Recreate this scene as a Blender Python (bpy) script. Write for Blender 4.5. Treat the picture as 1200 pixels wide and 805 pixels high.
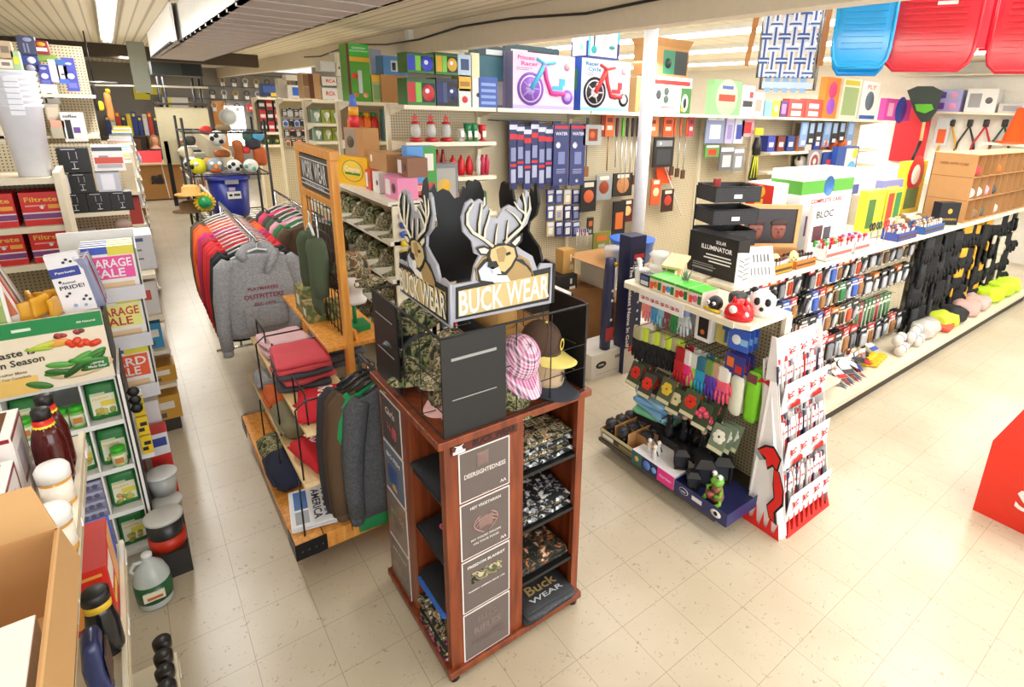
import bpy,bmesh,math,random
from mathutils import Vector,Matrix,Euler,noise
PI=math.pi
for o in list(bpy.data.objects): bpy.data.objects.remove(o)
SC=bpy.context.scene; COL=SC.collection
# ---------------- camera ----------------
FPX,PCX,PCY=652.12,673.4,327.4
CAM_LOC=Vector((-0.12622,-3.96952,2.56204))
CAM_ROT=Matrix.Rotation(-0.683239,3,'Z')@Matrix.Rotation(1.271458,3,'X')@Matrix.Rotation(0.0363932,3,'Z')
cd=bpy.data.cameras.new('camera'); cam=bpy.data.objects.new('camera',cd); COL.objects.link(cam)
cam.location=CAM_LOC; cam.rotation_euler=CAM_ROT.to_euler()
cd.sensor_width=36; cd.lens=FPX/1200*36
cd.shift_x=(600-PCX)/1200; cd.shift_y=(PCY-402.5)/1200
cd.clip_start=0.05; cd.clip_end=200
SC.camera=cam
# ---------------- world, exposure ----------------
SC.view_settings.view_transform='Standard'; SC.view_settings.look='None'
SC.view_settings.gamma=1; SC.view_settings.use_curve_mapping=False
SC.view_settings.exposure=0.6
w=bpy.data.worlds.new('world'); SC.world=w; w.use_nodes=True
w.node_tree.nodes['Background'].inputs[0].default_value=(0.93,0.96,1.0,1)
w.node_tree.nodes['Background'].inputs[1].default_value=0.9
def area(name,loc,rot,sx,sy,power,col=(1,0.985,0.96)):
    l=bpy.data.lights.new(name,'AREA'); l.shape='RECTANGLE'; l.size=sx; l.size_y=sy; l.energy=power; l.color=col
    o=bpy.data.objects.new(name,l); COL.objects.link(o); o.location=loc; o.rotation_euler=rot; return o
# daylight through the shop front behind the camera and fluorescent rows along the ceiling, plus fill lamps added to brighten the back
area('shop_front_daylight',(1.5,-8.3,1.9),(math.radians(82),0,0),9,2.6,200,(0.95,0.98,1.0))
for (lx,ly,p) in ((-0.05,2.0,70),(-0.05,5.2,70),(2.6,-3.6,95),(2.6,-1.0,75),(-0.6,-3.0,40),(5.4,-3.6,85),(5.0,0.2,85),(4.8,3.2,90),(8.2,-3.4,70),(8.2,-0.2,75),(8.4,3.2,110),(11,-1.5,90),(11.6,3,120),(0.2,9.5,110),(0.8,12.4,110),(3.5,7.5,130),(4.2,13.5,150),(7,9,110)):
    area('strip_and_fill_lamp',(lx,ly,3.12),(0,0,0),0.16,2.3,p*0.38)
# ---------------- helpers ----------------
def lin(c): return c/12.92 if c<=0.04045 else ((c+0.055)/1.055)**2.4
def rgb(h):
    h=h.lstrip('#'); return tuple(lin(int(h[i:i+2],16)/255) for i in (0,2,4))+(1,)
MC={}
def M(h,rough=0.5,metal=0.0,emit=0.0,alpha=1.0,var=0.06):
    k=(h,rough,metal,emit,alpha)
    if k in MC: return MC[k]
    m=bpy.data.materials.new('surface_'+h.strip('#')); m.use_nodes=True; nt=m.node_tree; b=nt.nodes['Principled BSDF']
    b.inputs['Base Color'].default_value=rgb(h); b.inputs['Roughness'].default_value=rough; b.inputs['Metallic'].default_value=metal
    if emit: b.inputs['Emission Color'].default_value=rgb(h); b.inputs['Emission Strength'].default_value=emit
    elif var:
        n=nt.nodes.new('ShaderNodeTexNoise'); n.inputs['Scale'].default_value=14; n.inputs['Detail'].default_value=2
        mx=nt.nodes.new('ShaderNodeMix'); mx.data_type='RGBA'
        c=rgb(h); mx.inputs[6].default_value=tuple(x*(1-var) for x in c[:3])+(1,); mx.inputs[7].default_value=tuple(min(1,x*(1+var)) for x in c[:3])+(1,)
        tc=nt.nodes.new('ShaderNodeTexCoord'); nt.links.new(tc.outputs['Object'],n.inputs['Vector'])
        nt.links.new(n.outputs[0],mx.inputs[0]); nt.links.new(mx.outputs[2],b.inputs['Base Color'])
    if alpha<1: b.inputs['Alpha'].default_value=alpha
    MC[k]=m; return m
def newmat(name,rough=0.6):
    m=bpy.data.materials.new(name); m.use_nodes=True; nt=m.node_tree; b=nt.nodes['Principled BSDF']; b.inputs['Roughness'].default_value=rough
    tc=nt.nodes.new('ShaderNodeTexCoord'); return m,nt,b,tc.outputs['Object']
def ramp(nt,fac,stops,inter='CONSTANT'):
    r=nt.nodes.new('ShaderNodeValToRGB'); r.color_ramp.interpolation=inter
    while len(r.color_ramp.elements)<len(stops): r.color_ramp.elements.new(0.5)
    for e,(p,c) in zip(r.color_ramp.elements,stops): e.position=p; e.color=rgb(c)
    nt.links.new(fac,r.inputs[0]); return r.outputs[0]
def patch(name,scale,stops,stretch=(1,1,1),rough=0.8,detail=3,inter='CONSTANT',dist=0.6):
    m,nt,b,v=newmat(name,rough)
    mp=nt.nodes.new('ShaderNodeMapping'); mp.inputs['Scale'].default_value=stretch; nt.links.new(v,mp.inputs[0])
    n=nt.nodes.new('ShaderNodeTexNoise'); n.inputs['Scale'].default_value=scale; n.inputs['Detail'].default_value=detail; n.inputs['Distortion'].default_value=dist
    nt.links.new(mp.outputs[0],n.inputs['Vector']); nt.links.new(ramp(nt,n.outputs[0],stops,inter),b.inputs['Base Color']); return m
CAMO=patch('camouflage_cloth',26,[(0,'#2c2a20'),(0.4,'#8a7f63'),(0.47,'#4f5236'),(0.54,'#c0b494'),(0.6,'#6a5a40')])
CAMO2=patch('green_camouflage_cloth',30,[(0,'#20281c'),(0.42,'#5b6a3c'),(0.5,'#a99d78'),(0.57,'#3b3a28'),(0.64,'#8a8f60')])
CAMOBOX=patch('green_brown_print',16,[(0,'#5c6b3a'),(0.45,'#8f8350'),(0.52,'#a98a55'),(0.6,'#6f7a45')])
PRINTS=[patch('dark_print_white',34,[(0,'#17191b'),(0.52,'#8f949a'),(0.6,'#e8e8e8')]),
          patch('dark_print_camo',30,[(0,'#1c2018'),(0.46,'#8a7a5a'),(0.52,'#2a3424'),(0.57,'#d8d2c0'),(0.62,'#b07a4a')]),
          patch('grey_print',40,[(0,'#3c3f40'),(0.5,'#2c2e2f'),(0.56,'#6f7374'),(0.62,'#c9b27a')]),
          patch('dark_print_orange',28,[(0,'#1f241d'),(0.5,'#5d5548'),(0.55,'#1f241d'),(0.59,'#d07a3c'),(0.66,'#d8d2c0')]),
          patch('pink_print',30,[(0,'#2b2628'),(0.48,'#d84f8c'),(0.53,'#2b2628'),(0.58,'#c9b9a4')])]
WOOD=patch('cherry_wood',5,[(0.3,'#602914'),(0.5,'#7c381b'),(0.7,'#8e4522')],(6,6,0.6),0.38,4,'LINEAR',0.3)
PINE=patch('pale_pine',5,[(0.3,'#d9b77f'),(0.5,'#e6c892'),(0.7,'#eed6a6')],(6,1,6),0.5,4,'LINEAR',0.2)
ORANGEWOOD=patch('varnished_orange_wood',5,[(0.3,'#c8802f'),(0.5,'#dd963f'),(0.7,'#e8a955')],(8,8,0.7),0.4,4,'LINEAR',0.2)
CARD=M('#b98a58',0.85); CARDD=M('#8a6137',0.9); WHITE=M('#eeeeec',0.45); BLACK=M('#141416',0.45); CREAM=M('#e3d7bd',0.5)
HEATHER=patch('heather_grey_cloth',90,[(0.3,'#86888c'),(0.7,'#a9abb0')],inter='LINEAR')
CHAR=patch('charcoal_cloth',80,[(0.3,'#3e4045'),(0.7,'#56585e')],inter='LINEAR')
def dotmat(name,base,hole,step=0.0254,r=0.22,ax=(0,2)):
    m,nt,b,v=newmat(name,0.6)
    s=nt.nodes.new('ShaderNodeSeparateXYZ'); nt.links.new(v,s.inputs[0]); c=nt.nodes.new('ShaderNodeCombineXYZ')
    for i,a in enumerate(ax):
        d=nt.nodes.new('ShaderNodeMath'); d.operation='DIVIDE'; d.inputs[1].default_value=step; nt.links.new(s.outputs[a],d.inputs[0])
        f=nt.nodes.new('ShaderNodeMath'); f.operation='FRACT'; nt.links.new(d.outputs[0],f.inputs[0])
        q=nt.nodes.new('ShaderNodeMath'); q.operation='SUBTRACT'; q.inputs[1].default_value=0.5; nt.links.new(f.outputs[0],q.inputs[0]); nt.links.new(q.outputs[0],c.inputs[i])
    l=nt.nodes.new('ShaderNodeVectorMath'); l.operation='LENGTH'; nt.links.new(c.outputs[0],l.inputs[0])
    nt.links.new(ramp(nt,l.outputs['Value'],[(0,hole),(r,base)]),b.inputs['Base Color']); return m
PEG=dotmat('pegboard_xz','#cfc2a4','#5d5340'); PEGY=dotmat('pegboard_yz','#cfc2a4','#5d5340',ax=(1,2))
# ---- pixel -> world on a known plane (the calibrated camera of the photograph) ----
def at(px,py,**k):
    d=CAM_ROT@Vector(((px-PCX)/FPX,-(py-PCY)/FPX,-1)); (a,v),=k.items(); i='XYZ'.index(a.upper())
    return CAM_LOC+d*((v-CAM_LOC[i])/d[i])
# ---- mesh builder ----
TXT={}
def textmesh(s):
    if s not in TXT:
        c=bpy.data.curves.new('t','FONT'); c.body=s; c.size=1; c.align_x='CENTER'; c.align_y='CENTER'; c.resolution_u=2; c.offset=0.02
        o=bpy.data.objects.new('t',c)
        me=bpy.data.meshes.new_from_object(o)
        TXT[s]=([v.co.copy() for v in me.vertices],[list(p.vertices) for p in me.polygons])
        bpy.data.objects.remove(o); bpy.data.meshes.remove(me); bpy.data.curves.remove(c)
    return TXT[s]
class MB:
    def __init__(s): s.v=[]; s.f=[]; s.m=[]; s.fm=[]; s.sm=[]; s.T=Matrix()
    def mi(s,m):
        if m not in s.m: s.m.append(m)
        return s.m.index(m)
    def add(s,vs,fs,m,smooth=False):
        b=len(s.v); i=s.mi(m); T=s.T
        s.v+=[T@Vector(v) for v in vs]
        for f in fs: s.f.append([b+x for x in f]); s.fm.append(i); s.sm.append(smooth)
        return s
    def box(s,x0,x1,y0,y1,z0,z1,m):
        return s.add([(x0,y0,z0),(x1,y0,z0),(x1,y1,z0),(x0,y1,z0),(x0,y0,z1),(x1,y0,z1),(x1,y1,z1),(x0,y1,z1)],
                     [(3,2,1,0),(4,5,6,7),(0,1,5,4),(1,2,6,5),(2,3,7,6),(3,0,4,7)],m)
    def hexa(s,bot,top,m):
        return s.add(list(bot)+list(top),[(3,2,1,0),(4,5,6,7),(0,1,5,4),(1,2,6,5),(2,3,7,6),(3,0,4,7)],m)
    def prism(s,pts,off,m):
        n=len(pts); off=Vector(off); p=[Vector(q) for q in pts]
        return s.add(p+[q+off for q in p],[tuple(range(n))[::-1],tuple(range(n,2*n))]+[(i,(i+1)%n,n+(i+1)%n,n+i) for i in range(n)],m)
    def tube(s,pts,r,m,n=8,cap=True):
        pts=[Vector(p) for p in pts]; rs=r if isinstance(r,(list,tuple)) else [r]*len(pts); vs=[]; fs=[]; up=None
        for i,p in enumerate(pts):
            d=(pts[min(i+1,len(pts)-1)]-pts[max(i-1,0)]).normalized()
            if up is None: up=Vector((0,0,1)) if abs(d.z)<0.9 else Vector((1,0,0))
            a=d.cross(up).normalized(); b=a.cross(d).normalized(); up=b
            for k in range(n):
                t=2*PI*k/n; vs.append(p+(a*math.cos(t)+b*math.sin(t))*rs[i])
        for i in range(len(pts)-1):
            for k in range(n): fs.append((i*n+k,i*n+(k+1)%n,(i+1)*n+(k+1)%n,(i+1)*n+k))
        if cap: fs.append(tuple(range(n))[::-1]); fs.append(tuple((len(pts)-1)*n+k for k in range(n)))
        return s.add(vs,fs,m,True)
    def lathe(s,prof,m,c=(0,0,0),n=16,sx=1,sy=1):
        vs=[]; fs=[]
        for r,z in prof:
            for k in range(n):
                t=2*PI*k/n; vs.append((c[0]+r*sx*math.cos(t),c[1]+r*sy*math.sin(t),c[2]+z))
        for i in range(len(prof)-1):
            for k in range(n): fs.append((i*n+k,i*n+(k+1)%n,(i+1)*n+(k+1)%n,(i+1)*n+k))
        fs.append(tuple(range(n))[::-1]); fs.append(tuple((len(prof)-1)*n+k for k in range(n)))
        return s.add(vs,fs,m,True)
    def ball(s,c,r,m,n=12,sx=1,sy=1,sz=1):
        h=n//2
        return s.lathe([(r*math.sin(PI*(i+0.02)/(h+0.04)),-r*sz*math.cos(PI*(i+0.02)/(h+0.04))) for i in range(h+1)],m,c,n,sx,sy)
    def loft(s,rings,m,n=16,cap=True):
        vs=[]; fs=[]
        for R in rings:
            cx,cy,cz,rx,ry=R[:5]; wv=R[5] if len(R)>5 else 0; ph=R[6] if len(R)>6 else 0
            for k in range(n):
                t=2*PI*k/n; q=1+wv*math.sin(5*t+ph)
                vs.append((cx+rx*math.copysign(abs(math.cos(t))**0.7,math.cos(t)),cy+ry*q*math.sin(t),cz+wv*0.01*math.sin(3*t)))
        for i in range(len(rings)-1):
            for k in range(n): fs.append((i*n+k,i*n+(k+1)%n,(i+1)*n+(k+1)%n,(i+1)*n+k))
        if cap: fs.append(tuple(range(n))[::-1]); fs.append(tuple((len(rings)-1)*n+k for k in range(n)))
        return s.add(vs,fs,m,True)
    def soft(s,x0,x1,y0,y1,z0,z1,m,seed=0,amp=0.01,n=6,r=None,fr=12):
        c=Vector(((x0+x1)/2,(y0+y1)/2,(z0+z1)/2)); h=Vector(((x1-x0)/2,(y1-y0)/2,(z1-z0)/2))
        r=min(h)*0.9 if r is None else r; bm=bmesh.new(); bmesh.ops.create_cube(bm,size=2); bmesh.ops.subdivide_edges(bm,edges=bm.edges[:],cuts=n,use_grid_fill=True)
        sd=Vector((seed*3.1,seed*1.7,0)); vs=[]
        for v in bm.verts:
            p=Vector((v.co.x*h.x,v.co.y*h.y,v.co.z*h.z)); q=Vector([max(-(h[i]-r),min(h[i]-r,p[i])) for i in range(3)])
            d=p-q
            if d.length>1e-6: p=q+d.normalized()*r
            p=p+c; nn=noise.noise_vector(p*fr+sd)*amp
            if p.z+nn.z<z0: nn.z=0
            vs.append(p+nn)
        bm.verts.index_update(); fs=[tuple(v.index for v in f.verts) for f in bm.faces]; bm.free()
        return s.add(vs,fs,m,True)
    def text(s,t,o,ux,uz,size,m,wd=None):
        vs,fs=textmesh(t); ux=Vector(ux).normalized(); uz=Vector(uz).normalized(); k=size
        kx=k
        if wd: 
            ww=max(v.x for v in vs)-min(v.x for v in vs); kx=wd/max(ww,1e-3)
        o=Vector(o); return s.add([o+ux*v.x*kx+uz*v.y*k for v in vs],fs,m)
    def px(s,pts,off,m,**k):
        return s.prism([at(x,y,**k) for x,y in pts],off,m)
    def build(s,name,parent=None,loc=None,rz=0,bevel=0,mw=True):
        me=bpy.data.meshes.new(name); me.from_pydata([tuple(v) for v in s.v],[],s.f)
        for m in s.m: me.materials.append(m)
        me.polygons.foreach_set('material_index',s.fm); me.polygons.foreach_set('use_smooth',s.sm)
        bm=bmesh.new(); bm.from_mesh(me); bmesh.ops.recalc_face_normals(bm,faces=bm.faces); bm.to_mesh(me); bm.free()
        o=bpy.data.objects.new(name,me); COL.objects.link(o)
        if parent: o.parent=parent
        if loc is not None: o.location=loc
        o.rotation_euler.z=rz
        if bevel: b=o.modifiers.new('b','BEVEL'); b.width=bevel; b.segments=2; b.limit_method='ANGLE'
        return o
def tag(o,label,cat,group=None,kind=None):
    o['label']=label; o['category']=cat
    if group: o['group']=group
    if kind: o['kind']=kind
    return o
def thing(name,label,cat,loc=(0,0,0),rz=0,group=None):
    o=bpy.data.objects.new(name,None); COL.objects.link(o); o.empty_display_size=0.1; o.location=loc; o.rotation_euler.z=rz
    return tag(o,label,cat,group)
def struct(name,mb,**k): o=mb.build(name,**k); o['kind']='structure'; return o
def dup(o,loc=None,rz=None,label=None,group=None,parent=None,mats=None):
    c=o.copy(); COL.objects.link(c); c.parent=parent
    if loc is not None: c.location=loc
    if rz is not None: c.rotation_euler.z=rz
    if label: c['label']=label
    if group: c['group']=group
    for ch in o.children: dup(ch,parent=c)
    return c
R=random.Random(7)
FX=-PI/2
def pt(o,label): o['label']=label; return o
# ================= STRUCTURE =================
def floor_mat():
    m,nt,b,v=newmat('vinyl_floor_tiles',0.28)
    s=nt.nodes.new('ShaderNodeSeparateXYZ'); nt.links.new(v,s.inputs[0]); ds=[]
    for a in (0,1):
        d=nt.nodes.new('ShaderNodeMath'); d.operation='PINGPONG'; d.inputs[1].default_value=0.1524; nt.links.new(s.outputs[a],d.inputs[0]); ds.append(d.outputs[0])
    mn=nt.nodes.new('ShaderNodeMath'); mn.operation='MINIMUM'; nt.links.new(ds[0],mn.inputs[0]); nt.links.new(ds[1],mn.inputs[1])
    sc=nt.nodes.new('ShaderNodeMath'); sc.operation='MULTIPLY'; sc.inputs[1].default_value=100; nt.links.new(mn.outputs[0],sc.inputs[0])
    n=nt.nodes.new('ShaderNodeTexNoise'); n.inputs['Scale'].default_value=1.6; n.inputs['Detail'].default_value=6; nt.links.new(v,n.inputs['Vector'])
    base=ramp(nt,n.outputs[0],[(0.3,'#bfb299'),(0.7,'#cfc4ae')],'LINEAR')
    n2=nt.nodes.new('ShaderNodeTexNoise'); n2.inputs['Scale'].default_value=34; n2.inputs['Detail'].default_value=2; n2.inputs['Distortion'].default_value=1.5; nt.links.new(v,n2.inputs['Vector'])
    fl=ramp(nt,n2.outputs[0],[(0.0,'#ffffff'),(0.70,'#a4957a'),(0.76,'#81735c')],'LINEAR')
    mu=nt.nodes.new('ShaderNodeMix'); mu.data_type='RGBA'; mu.blend_type='MULTIPLY'; mu.inputs[0].default_value=0.45
    fl2=ramp(nt,n2.outputs[0],[(0.0,'#ffffff'),(0.655,'#ffffff'),(0.70,'#8a7b60')],'LINEAR')
    nt.links.new(base,mu.inputs[6]); nt.links.new(fl2,mu.inputs[7])
    seam=ramp(nt,sc.outputs[0],[(0,'#a0937a'),(0.22,'#ffffff')],'LINEAR')
    m2=nt.nodes.new('ShaderNodeMix'); m2.data_type='RGBA'; m2.blend_type='MULTIPLY'; m2.inputs[0].default_value=0.85
    nt.links.new(mu.outputs[2],m2.inputs[6]); nt.links.new(seam,m2.inputs[7]); nt.links.new(m2.outputs[2],b.inputs['Base Color'])
    return m
struct('floor',MB().box(-2.6,13.1,-8.6,16.6,-0.05,0,floor_mat()))
def ribs(name,ax,step,a,c):
    m,nt,b,v=newmat(name,0.6); s=nt.nodes.new('ShaderNodeSeparateXYZ'); nt.links.new(v,s.inputs[0])
    d=nt.nodes.new('ShaderNodeMath'); d.operation='PINGPONG'; d.inputs[1].default_value=step; nt.links.new(s.outputs[ax],d.inputs[0])
    q=nt.nodes.new('ShaderNodeMath'); q.operation='DIVIDE'; q.inputs[1].default_value=step; nt.links.new(d.outputs[0],q.inputs[0])
    nt.links.new(ramp(nt,q.outputs[0],[(0,c),(0.12,a),(0.8,a),(1,c)],'LINEAR'),b.inputs['Base Color']); return m
PLANK=ribs('ceiling_planks',0,0.10,'#e8dfca','#a89b82')
PLANKR=ribs('ceiling_planks_right',1,0.30,'#ece3cf','#d8cdb4')
WALL=M('#d9d4c8',0.8); GREYWALL=M('#8f8f92',0.8)
cl=MB().box(-2.6,2.6,-8.6,16.6,3.30,3.36,PLANK); cl.box(2.6,13.1,-8.6,16.6,3.66,3.72,PLANKR); struct('ceiling',cl)
struct('wall_left',MB().box(-2.6,-2.5,-8.6,16.6,0,3.3,WALL))
struct('wall_right',MB().box(13.0,13.1,-8.6,16.6,0,3.66,M('#eeeae0',0.7)))
wb=MB().box(-2.6,5.2,16.5,16.6,0,3.3,M('#8b8780',0.8)); wb.box(5.2,13.0,16.5,16.6,0,3.66,GREYWALL); struct('wall_back',wb)
# dropped soffit with a corrugated underside
sf=MB(); sx0,sx1=0.46,0.995
sf.box(sx0,sx0+0.02,-5.5,5.2,3.0,3.3,M('#f4f2ee',0.5)); sf.box(0.40,0.42,2.3,5.8,3.0,3.3,M('#f4f2ee',0.5))
sf.box(sx1-0.02,sx1,-5.5,5.8,3.0,3.3,M('#e9e2d2',0.6)); sf.box(0.40,sx1,5.78,5.8,3.0,3.3,M('#d9d3c6'))
for i in range(38):
    y=-5.5+i*0.3; sf.box(sx0-(0.06 if y>2.3 else 0),sx1,y,y+0.26,3.0,3.02,M('#bdb3b2',0.5)); sf.box(sx0-(0.06 if y>2.3 else 0),sx1,y+0.26,y+0.30,3.015,3.025,M('#d8d0cf',0.5))
struct('trim_1',sf)
bm_=MB().box(2.50,2.62,-8,16.5,3.05,3.70,M('#e6dccb',0.6)); struct('trim_2',bm_)

struct('trim_4',MB().box(-2.5,2.2,8.6,8.9,3.08,3.3,M('#4d4338',0.8)))
struct('trim_5',MB().box(0.22,0.44,7.6,7.8,2.55,3.3,M('#9fa69c',0.6)))
for i,(x,y) in enumerate(((4.55,0.62),(6.2,8.0),(4.6,12.0))):
    c=MB().tube([(x,y,0),(x,y,3.66)],0.075,M('#dfe2ea',0.35),24); c.tube([(x,y,3.50),(x,y,3.659)],0.10,M('#dfe2ea',0.35),24); struct('trim_%d'%(6+i),c)
# fluorescent fixtures
def fixture(x,y0,y1,label,z=3.3,w=0.13):
    t=thing('fluorescent_light',label,'ceiling light',(x,(y0+y1)/2,z),0,'fluorescent strip lights'); L=(y1-y0)/2
    MB().box(-w/2,w/2,-L,L,-0.07,0,M('#e8e8e6',0.4)).build('housing',t)
    MB().box(-w/3,w/3,-L+0.04,L-0.04,-0.10,-0.071,M('#fffdf6',emit=7)).build('tube',t)
fixture(-0.02,-1.6,6.6,'long fluorescent strip light on the ceiling above the left aisle')
for x,y0,y1,d in ((3.7,-6,12,'closest beside the beam'),(5.0,-6,12,'nearest to the central beam'),(6.4,-6,12,'second from the central beam'),(8.2,-6,12,'third from the central beam'),(10.4,-6,12,'farthest from the central beam')):
    fixture(x,y0,y1,'long fluorescent strip light over the right hall, '+d,3.66,.3)
cb=MB(); cb.tube([(2.47,-3.5+i*0.9,3.20+0.035*math.sin(i*1.7)) for i in range(12)],0.010,BLACK,6)
tag(cb.build('electric_cable'),'black cable sagging along the white ceiling beam','cable')
sm=MB().box(-0.05,0.0,-0.05,0.05,-0.05,0.05,WHITE); p_=at(482,41,x=2.5); tag(sm.build('sensor_box',loc=p_),'small white sensor box fixed on the ceiling beam','sensor')

# ================= KIOSK =================
K=thing('merchandise_kiosk','four-sided cherry wood display kiosk with shirt shelves and slogan posters','display stand',(1.06,-1.81,0))
WM=0.365
k=MB(); k.box(-0.385,0.385,-0.385,0.385,0.035,0.075,WOOD); k.build('plinth',K,bevel=0.006)
k=MB(); k.box(-0.395,0.395,-0.38,0.39,1.25,1.285,WOOD); k.build('top_board',K,bevel=0.004)
for cx,cy in ((-0.35,-0.35),(0.35,-0.35),(-0.35,0.35),(0.35,0.35)): MB().tube([(cx,cy,0),(cx,cy,0.035)],0.025,BLACK).build('caster',K)
def rot4(i): return Matrix.Rotation(-PI/2*i,4,'Z')
SHZ=(0.33,0.64,0.95)
for i in range(4):
    T=rot4(i)
    m=MB(); m.T=T; m.box(-WM,-0.005,-WM,-WM+0.02,0.075,1.25,WOOD); m.box(-0.005,0.015,-WM,-WM+0.36,0.075,1.25,WOOD); m.build('side_panel',K)
    m=MB(); m.T=T; m.box(WM-0.042,WM-0.021,-WM-0.001,-WM+0.03,0.075,1.25,WOOD); m.build('corner_post',K)
    for z in SHZ:
        m=MB(); m.T=T; m.box(0.015,WM-0.02,-WM+0.004,-0.012,z-0.018,z,BLACK); m.build('shelf',K)
def poster(i,z0,z1,x0,x1,bg,lines,art):
    T=rot4(i); m=MB(); m.T=T; y=-WM-0.001
    m.box(x0,x1,y-0.003,y,z0,z1,M('#e4e4e2',0.25)); m.box(x0+0.006,x1-0.006,y-0.0045,y-0.003,z0+0.006,z1-0.006,bg)
    for (s,fx,fz,sz,col,wd) in lines: m.text(s,(x0+(x1-x0)*fx,y-0.0055,z0+(z1-z0)*fz),(1,0,0),(0,0,1),sz,M(col,0.5,var=0),wd)
    for a in art:
        cx=x0+(x1-x0)*a[0]; cz=z0+(z1-z0)*a[1]; r=a[2]; mt=a[3]
        if len(a)>4: m.soft(cx-r*a[4],cx+r*a[4],y-0.007,y-0.003,cz-r,cz+r,mt,3,0.004,5,0.002,60)
        else:
            for q in (-1,1):
                m.tube([(cx+q*r*(0.2+0.8*math.sin(t*PI/6)),y-0.006,cz-r+t*r*0.3) for t in range(6)],0.003,mt,4)
                for t in (2,3,4): m.tube([(cx+q*r*(0.2+0.8*math.sin(t*PI/6)),y-0.006,cz-r+t*r*0.3),(cx+q*r*(0.45),y-0.006,cz-r+(t+1.2)*r*0.3)],0.0025,mt,4)
    return m
pg=M('#675c59',0.22); pr=M('#8a6c64',0.5)
P0=[(0.955,1.20,[('DEERSIGHTEDNESS',.5,.5,.03,'#d8d0cc',.20),('ΛΛ',.86,.13,.02,'#e8e8e8',.03),('www',.5,.05,.006,'#aaaaaa',.04)],[(0.45,0.76,0.032,M('#7e6560',.5),0.9)]),
      (0.655,0.945,[('HEY VEGETARIAN',.5,.88,.02,'#ddd8d4',.15),('MY FOOD POOPS',.5,.3,.015,'#ddd8d4',.15),('ON YOUR FOOD',.5,.22,.015,'#ddd8d4',.13),('ΛΛ',.86,.1,.02,'#e8e8e8',.03)],[(0.5,0.58,0.06,M('#b98f88',.5)),(0.5,0.55,0.03,pr,1.2)]),
      (0.36,0.645,[('FREEDOM BLANKET',.5,.86,.02,'#e4e0dc',.19),('WARMIN\' AMERICA SINCE 1776',.5,.38,.012,'#e4e0dc',.19)],[(0.5,0.62,0.03,CAMO,2.6)]),
      (0.075,0.35,[('BIG',.5,.76,.05,'#776560',.1),('RIFLES',.5,.55,.05,'#83706a',.14),('RIGHTS',.5,.32,.05,'#5e504d',.16)],[])]
for z0,z1,ls,ar in P0: pt(poster(0,z0,z1,-0.305,-0.06,pg,ls,ar).build('poster',K),'grey slogan poster with a white border reading '+ls[0][0])
P1=[(0.94,1.20,M('#5a4f4c',.22),[('Girls',.5,.72,.05,'#c9bdb8',.12),('Hunt',.55,.4,.05,'#b3545a',.12)],[(0.65,0.35,0.03,M('#a84a50'),0.7)]),
      (0.655,0.93,M('#6d7486',.22),[('BIG FISH',.5,.78,.035,'#dfe4ec',.17)],[(0.45,0.4,0.05,M('#33508a'),1.2),(0.5,0.2,0.02,M('#c99a4a'),1.4)]),
      (0.36,0.645,M('#84736c',.22),[('WINGS',.5,.6,.04,'#a8958c',.17)],[(0.5,0.45,0.03,M('#6f5c55'),1.5)]),
      (0.085,0.35,M('#6b5f5c',.22),[('DUCK DYNAMITE',.5,.76,.02,'#d8d0cc',.17),('Big Bucks',.5,.4,.04,'#a8958c',.15)],[])]
for z0,z1,bg,ls,ar in P1: pt(poster(1,z0,z1,-0.335,-0.085,bg,ls,ar).build('poster',K),'faded slogan poster with a white border on the aisle side')
m=MB(); y=-WM-0.002; m.box(-0.33,-0.02,y-0.004,y,1.205,1.245,M('#5a1d14',0.4)); m.text('BUCK WEAR',(-0.135,y-0.006,1.226),(1,0,0),(0,0,1),0.04,M('#1b0f0c'),0.21)
m.box(-0.335,-0.27,y-0.006,y-0.004,1.203,1.245,M('#4a1a12')); m.prism([(-0.32,y-0.008,1.222),(-0.285,y-0.008,1.222),(-0.292,y-0.008,1.236),(-0.28,y-0.008,1.245),(-0.297,y-0.008,1.24),(-0.308,y-0.008,1.24),(-0.325,y-0.008,1.245),(-0.313,y-0.008,1.236)],(0,0.002,0),WHITE); m.box(-0.33,-0.275,y-0.008,y-0.006,1.207,1.219,WHITE)
m.build('brand_plate',K)
# folded shirts on the kiosk shelves
def folded(w,d,h,mats,seed=0,n=3,edge=None):
    m=MB(); hh=h/n
    for i in range(n):
        r=random.Random(seed*9+i); ox=r.uniform(-.01,.01); oy=r.uniform(-.008,.008)
        m.soft(-w/2+ox,w/2+ox,-d/2+oy,d/2+oy,i*hh,(i+1)*hh*0.99,mats[i%len(mats)],seed+i*1.3,0.009,5,hh*0.5,14)
        m.soft(-w/2+ox+0.01,w/2+ox-.01,-d/2+oy-0.004,-d/2+oy+0.05,i*hh+hh*0.45,i*hh+hh*0.55,mats[(i+1)%len(mats)],seed+i,0.004,3,hh*0.04,14)
    return m
def shirt_pile(i,z,h,mats,label,n,seed,group,d=0.30,oy=0.0,txt=None,w=0.30):
    m=folded(w,d,h,mats,seed,n); c=Vector((0.175,-0.19+oy,0)); p=rot4(i)@c
    if txt:
        for s,dy,sz,col,wd in txt: m.text(s,(0,-d/2+dy,h*0.99+0.008),(1,0,0),(0,1,0),sz,M(col,0.8),wd)
    for q in range(n): pass
    o=m.build('folded_shirt',loc=(1.06+p.x,-1.81+p.y,z),rz=-PI/2*i)
    return tag(o,label,'shirt',group)
g_='shirts folded on the kiosk shelves'
PZ=(0.078,0.332,0.642,0.952)
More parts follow.
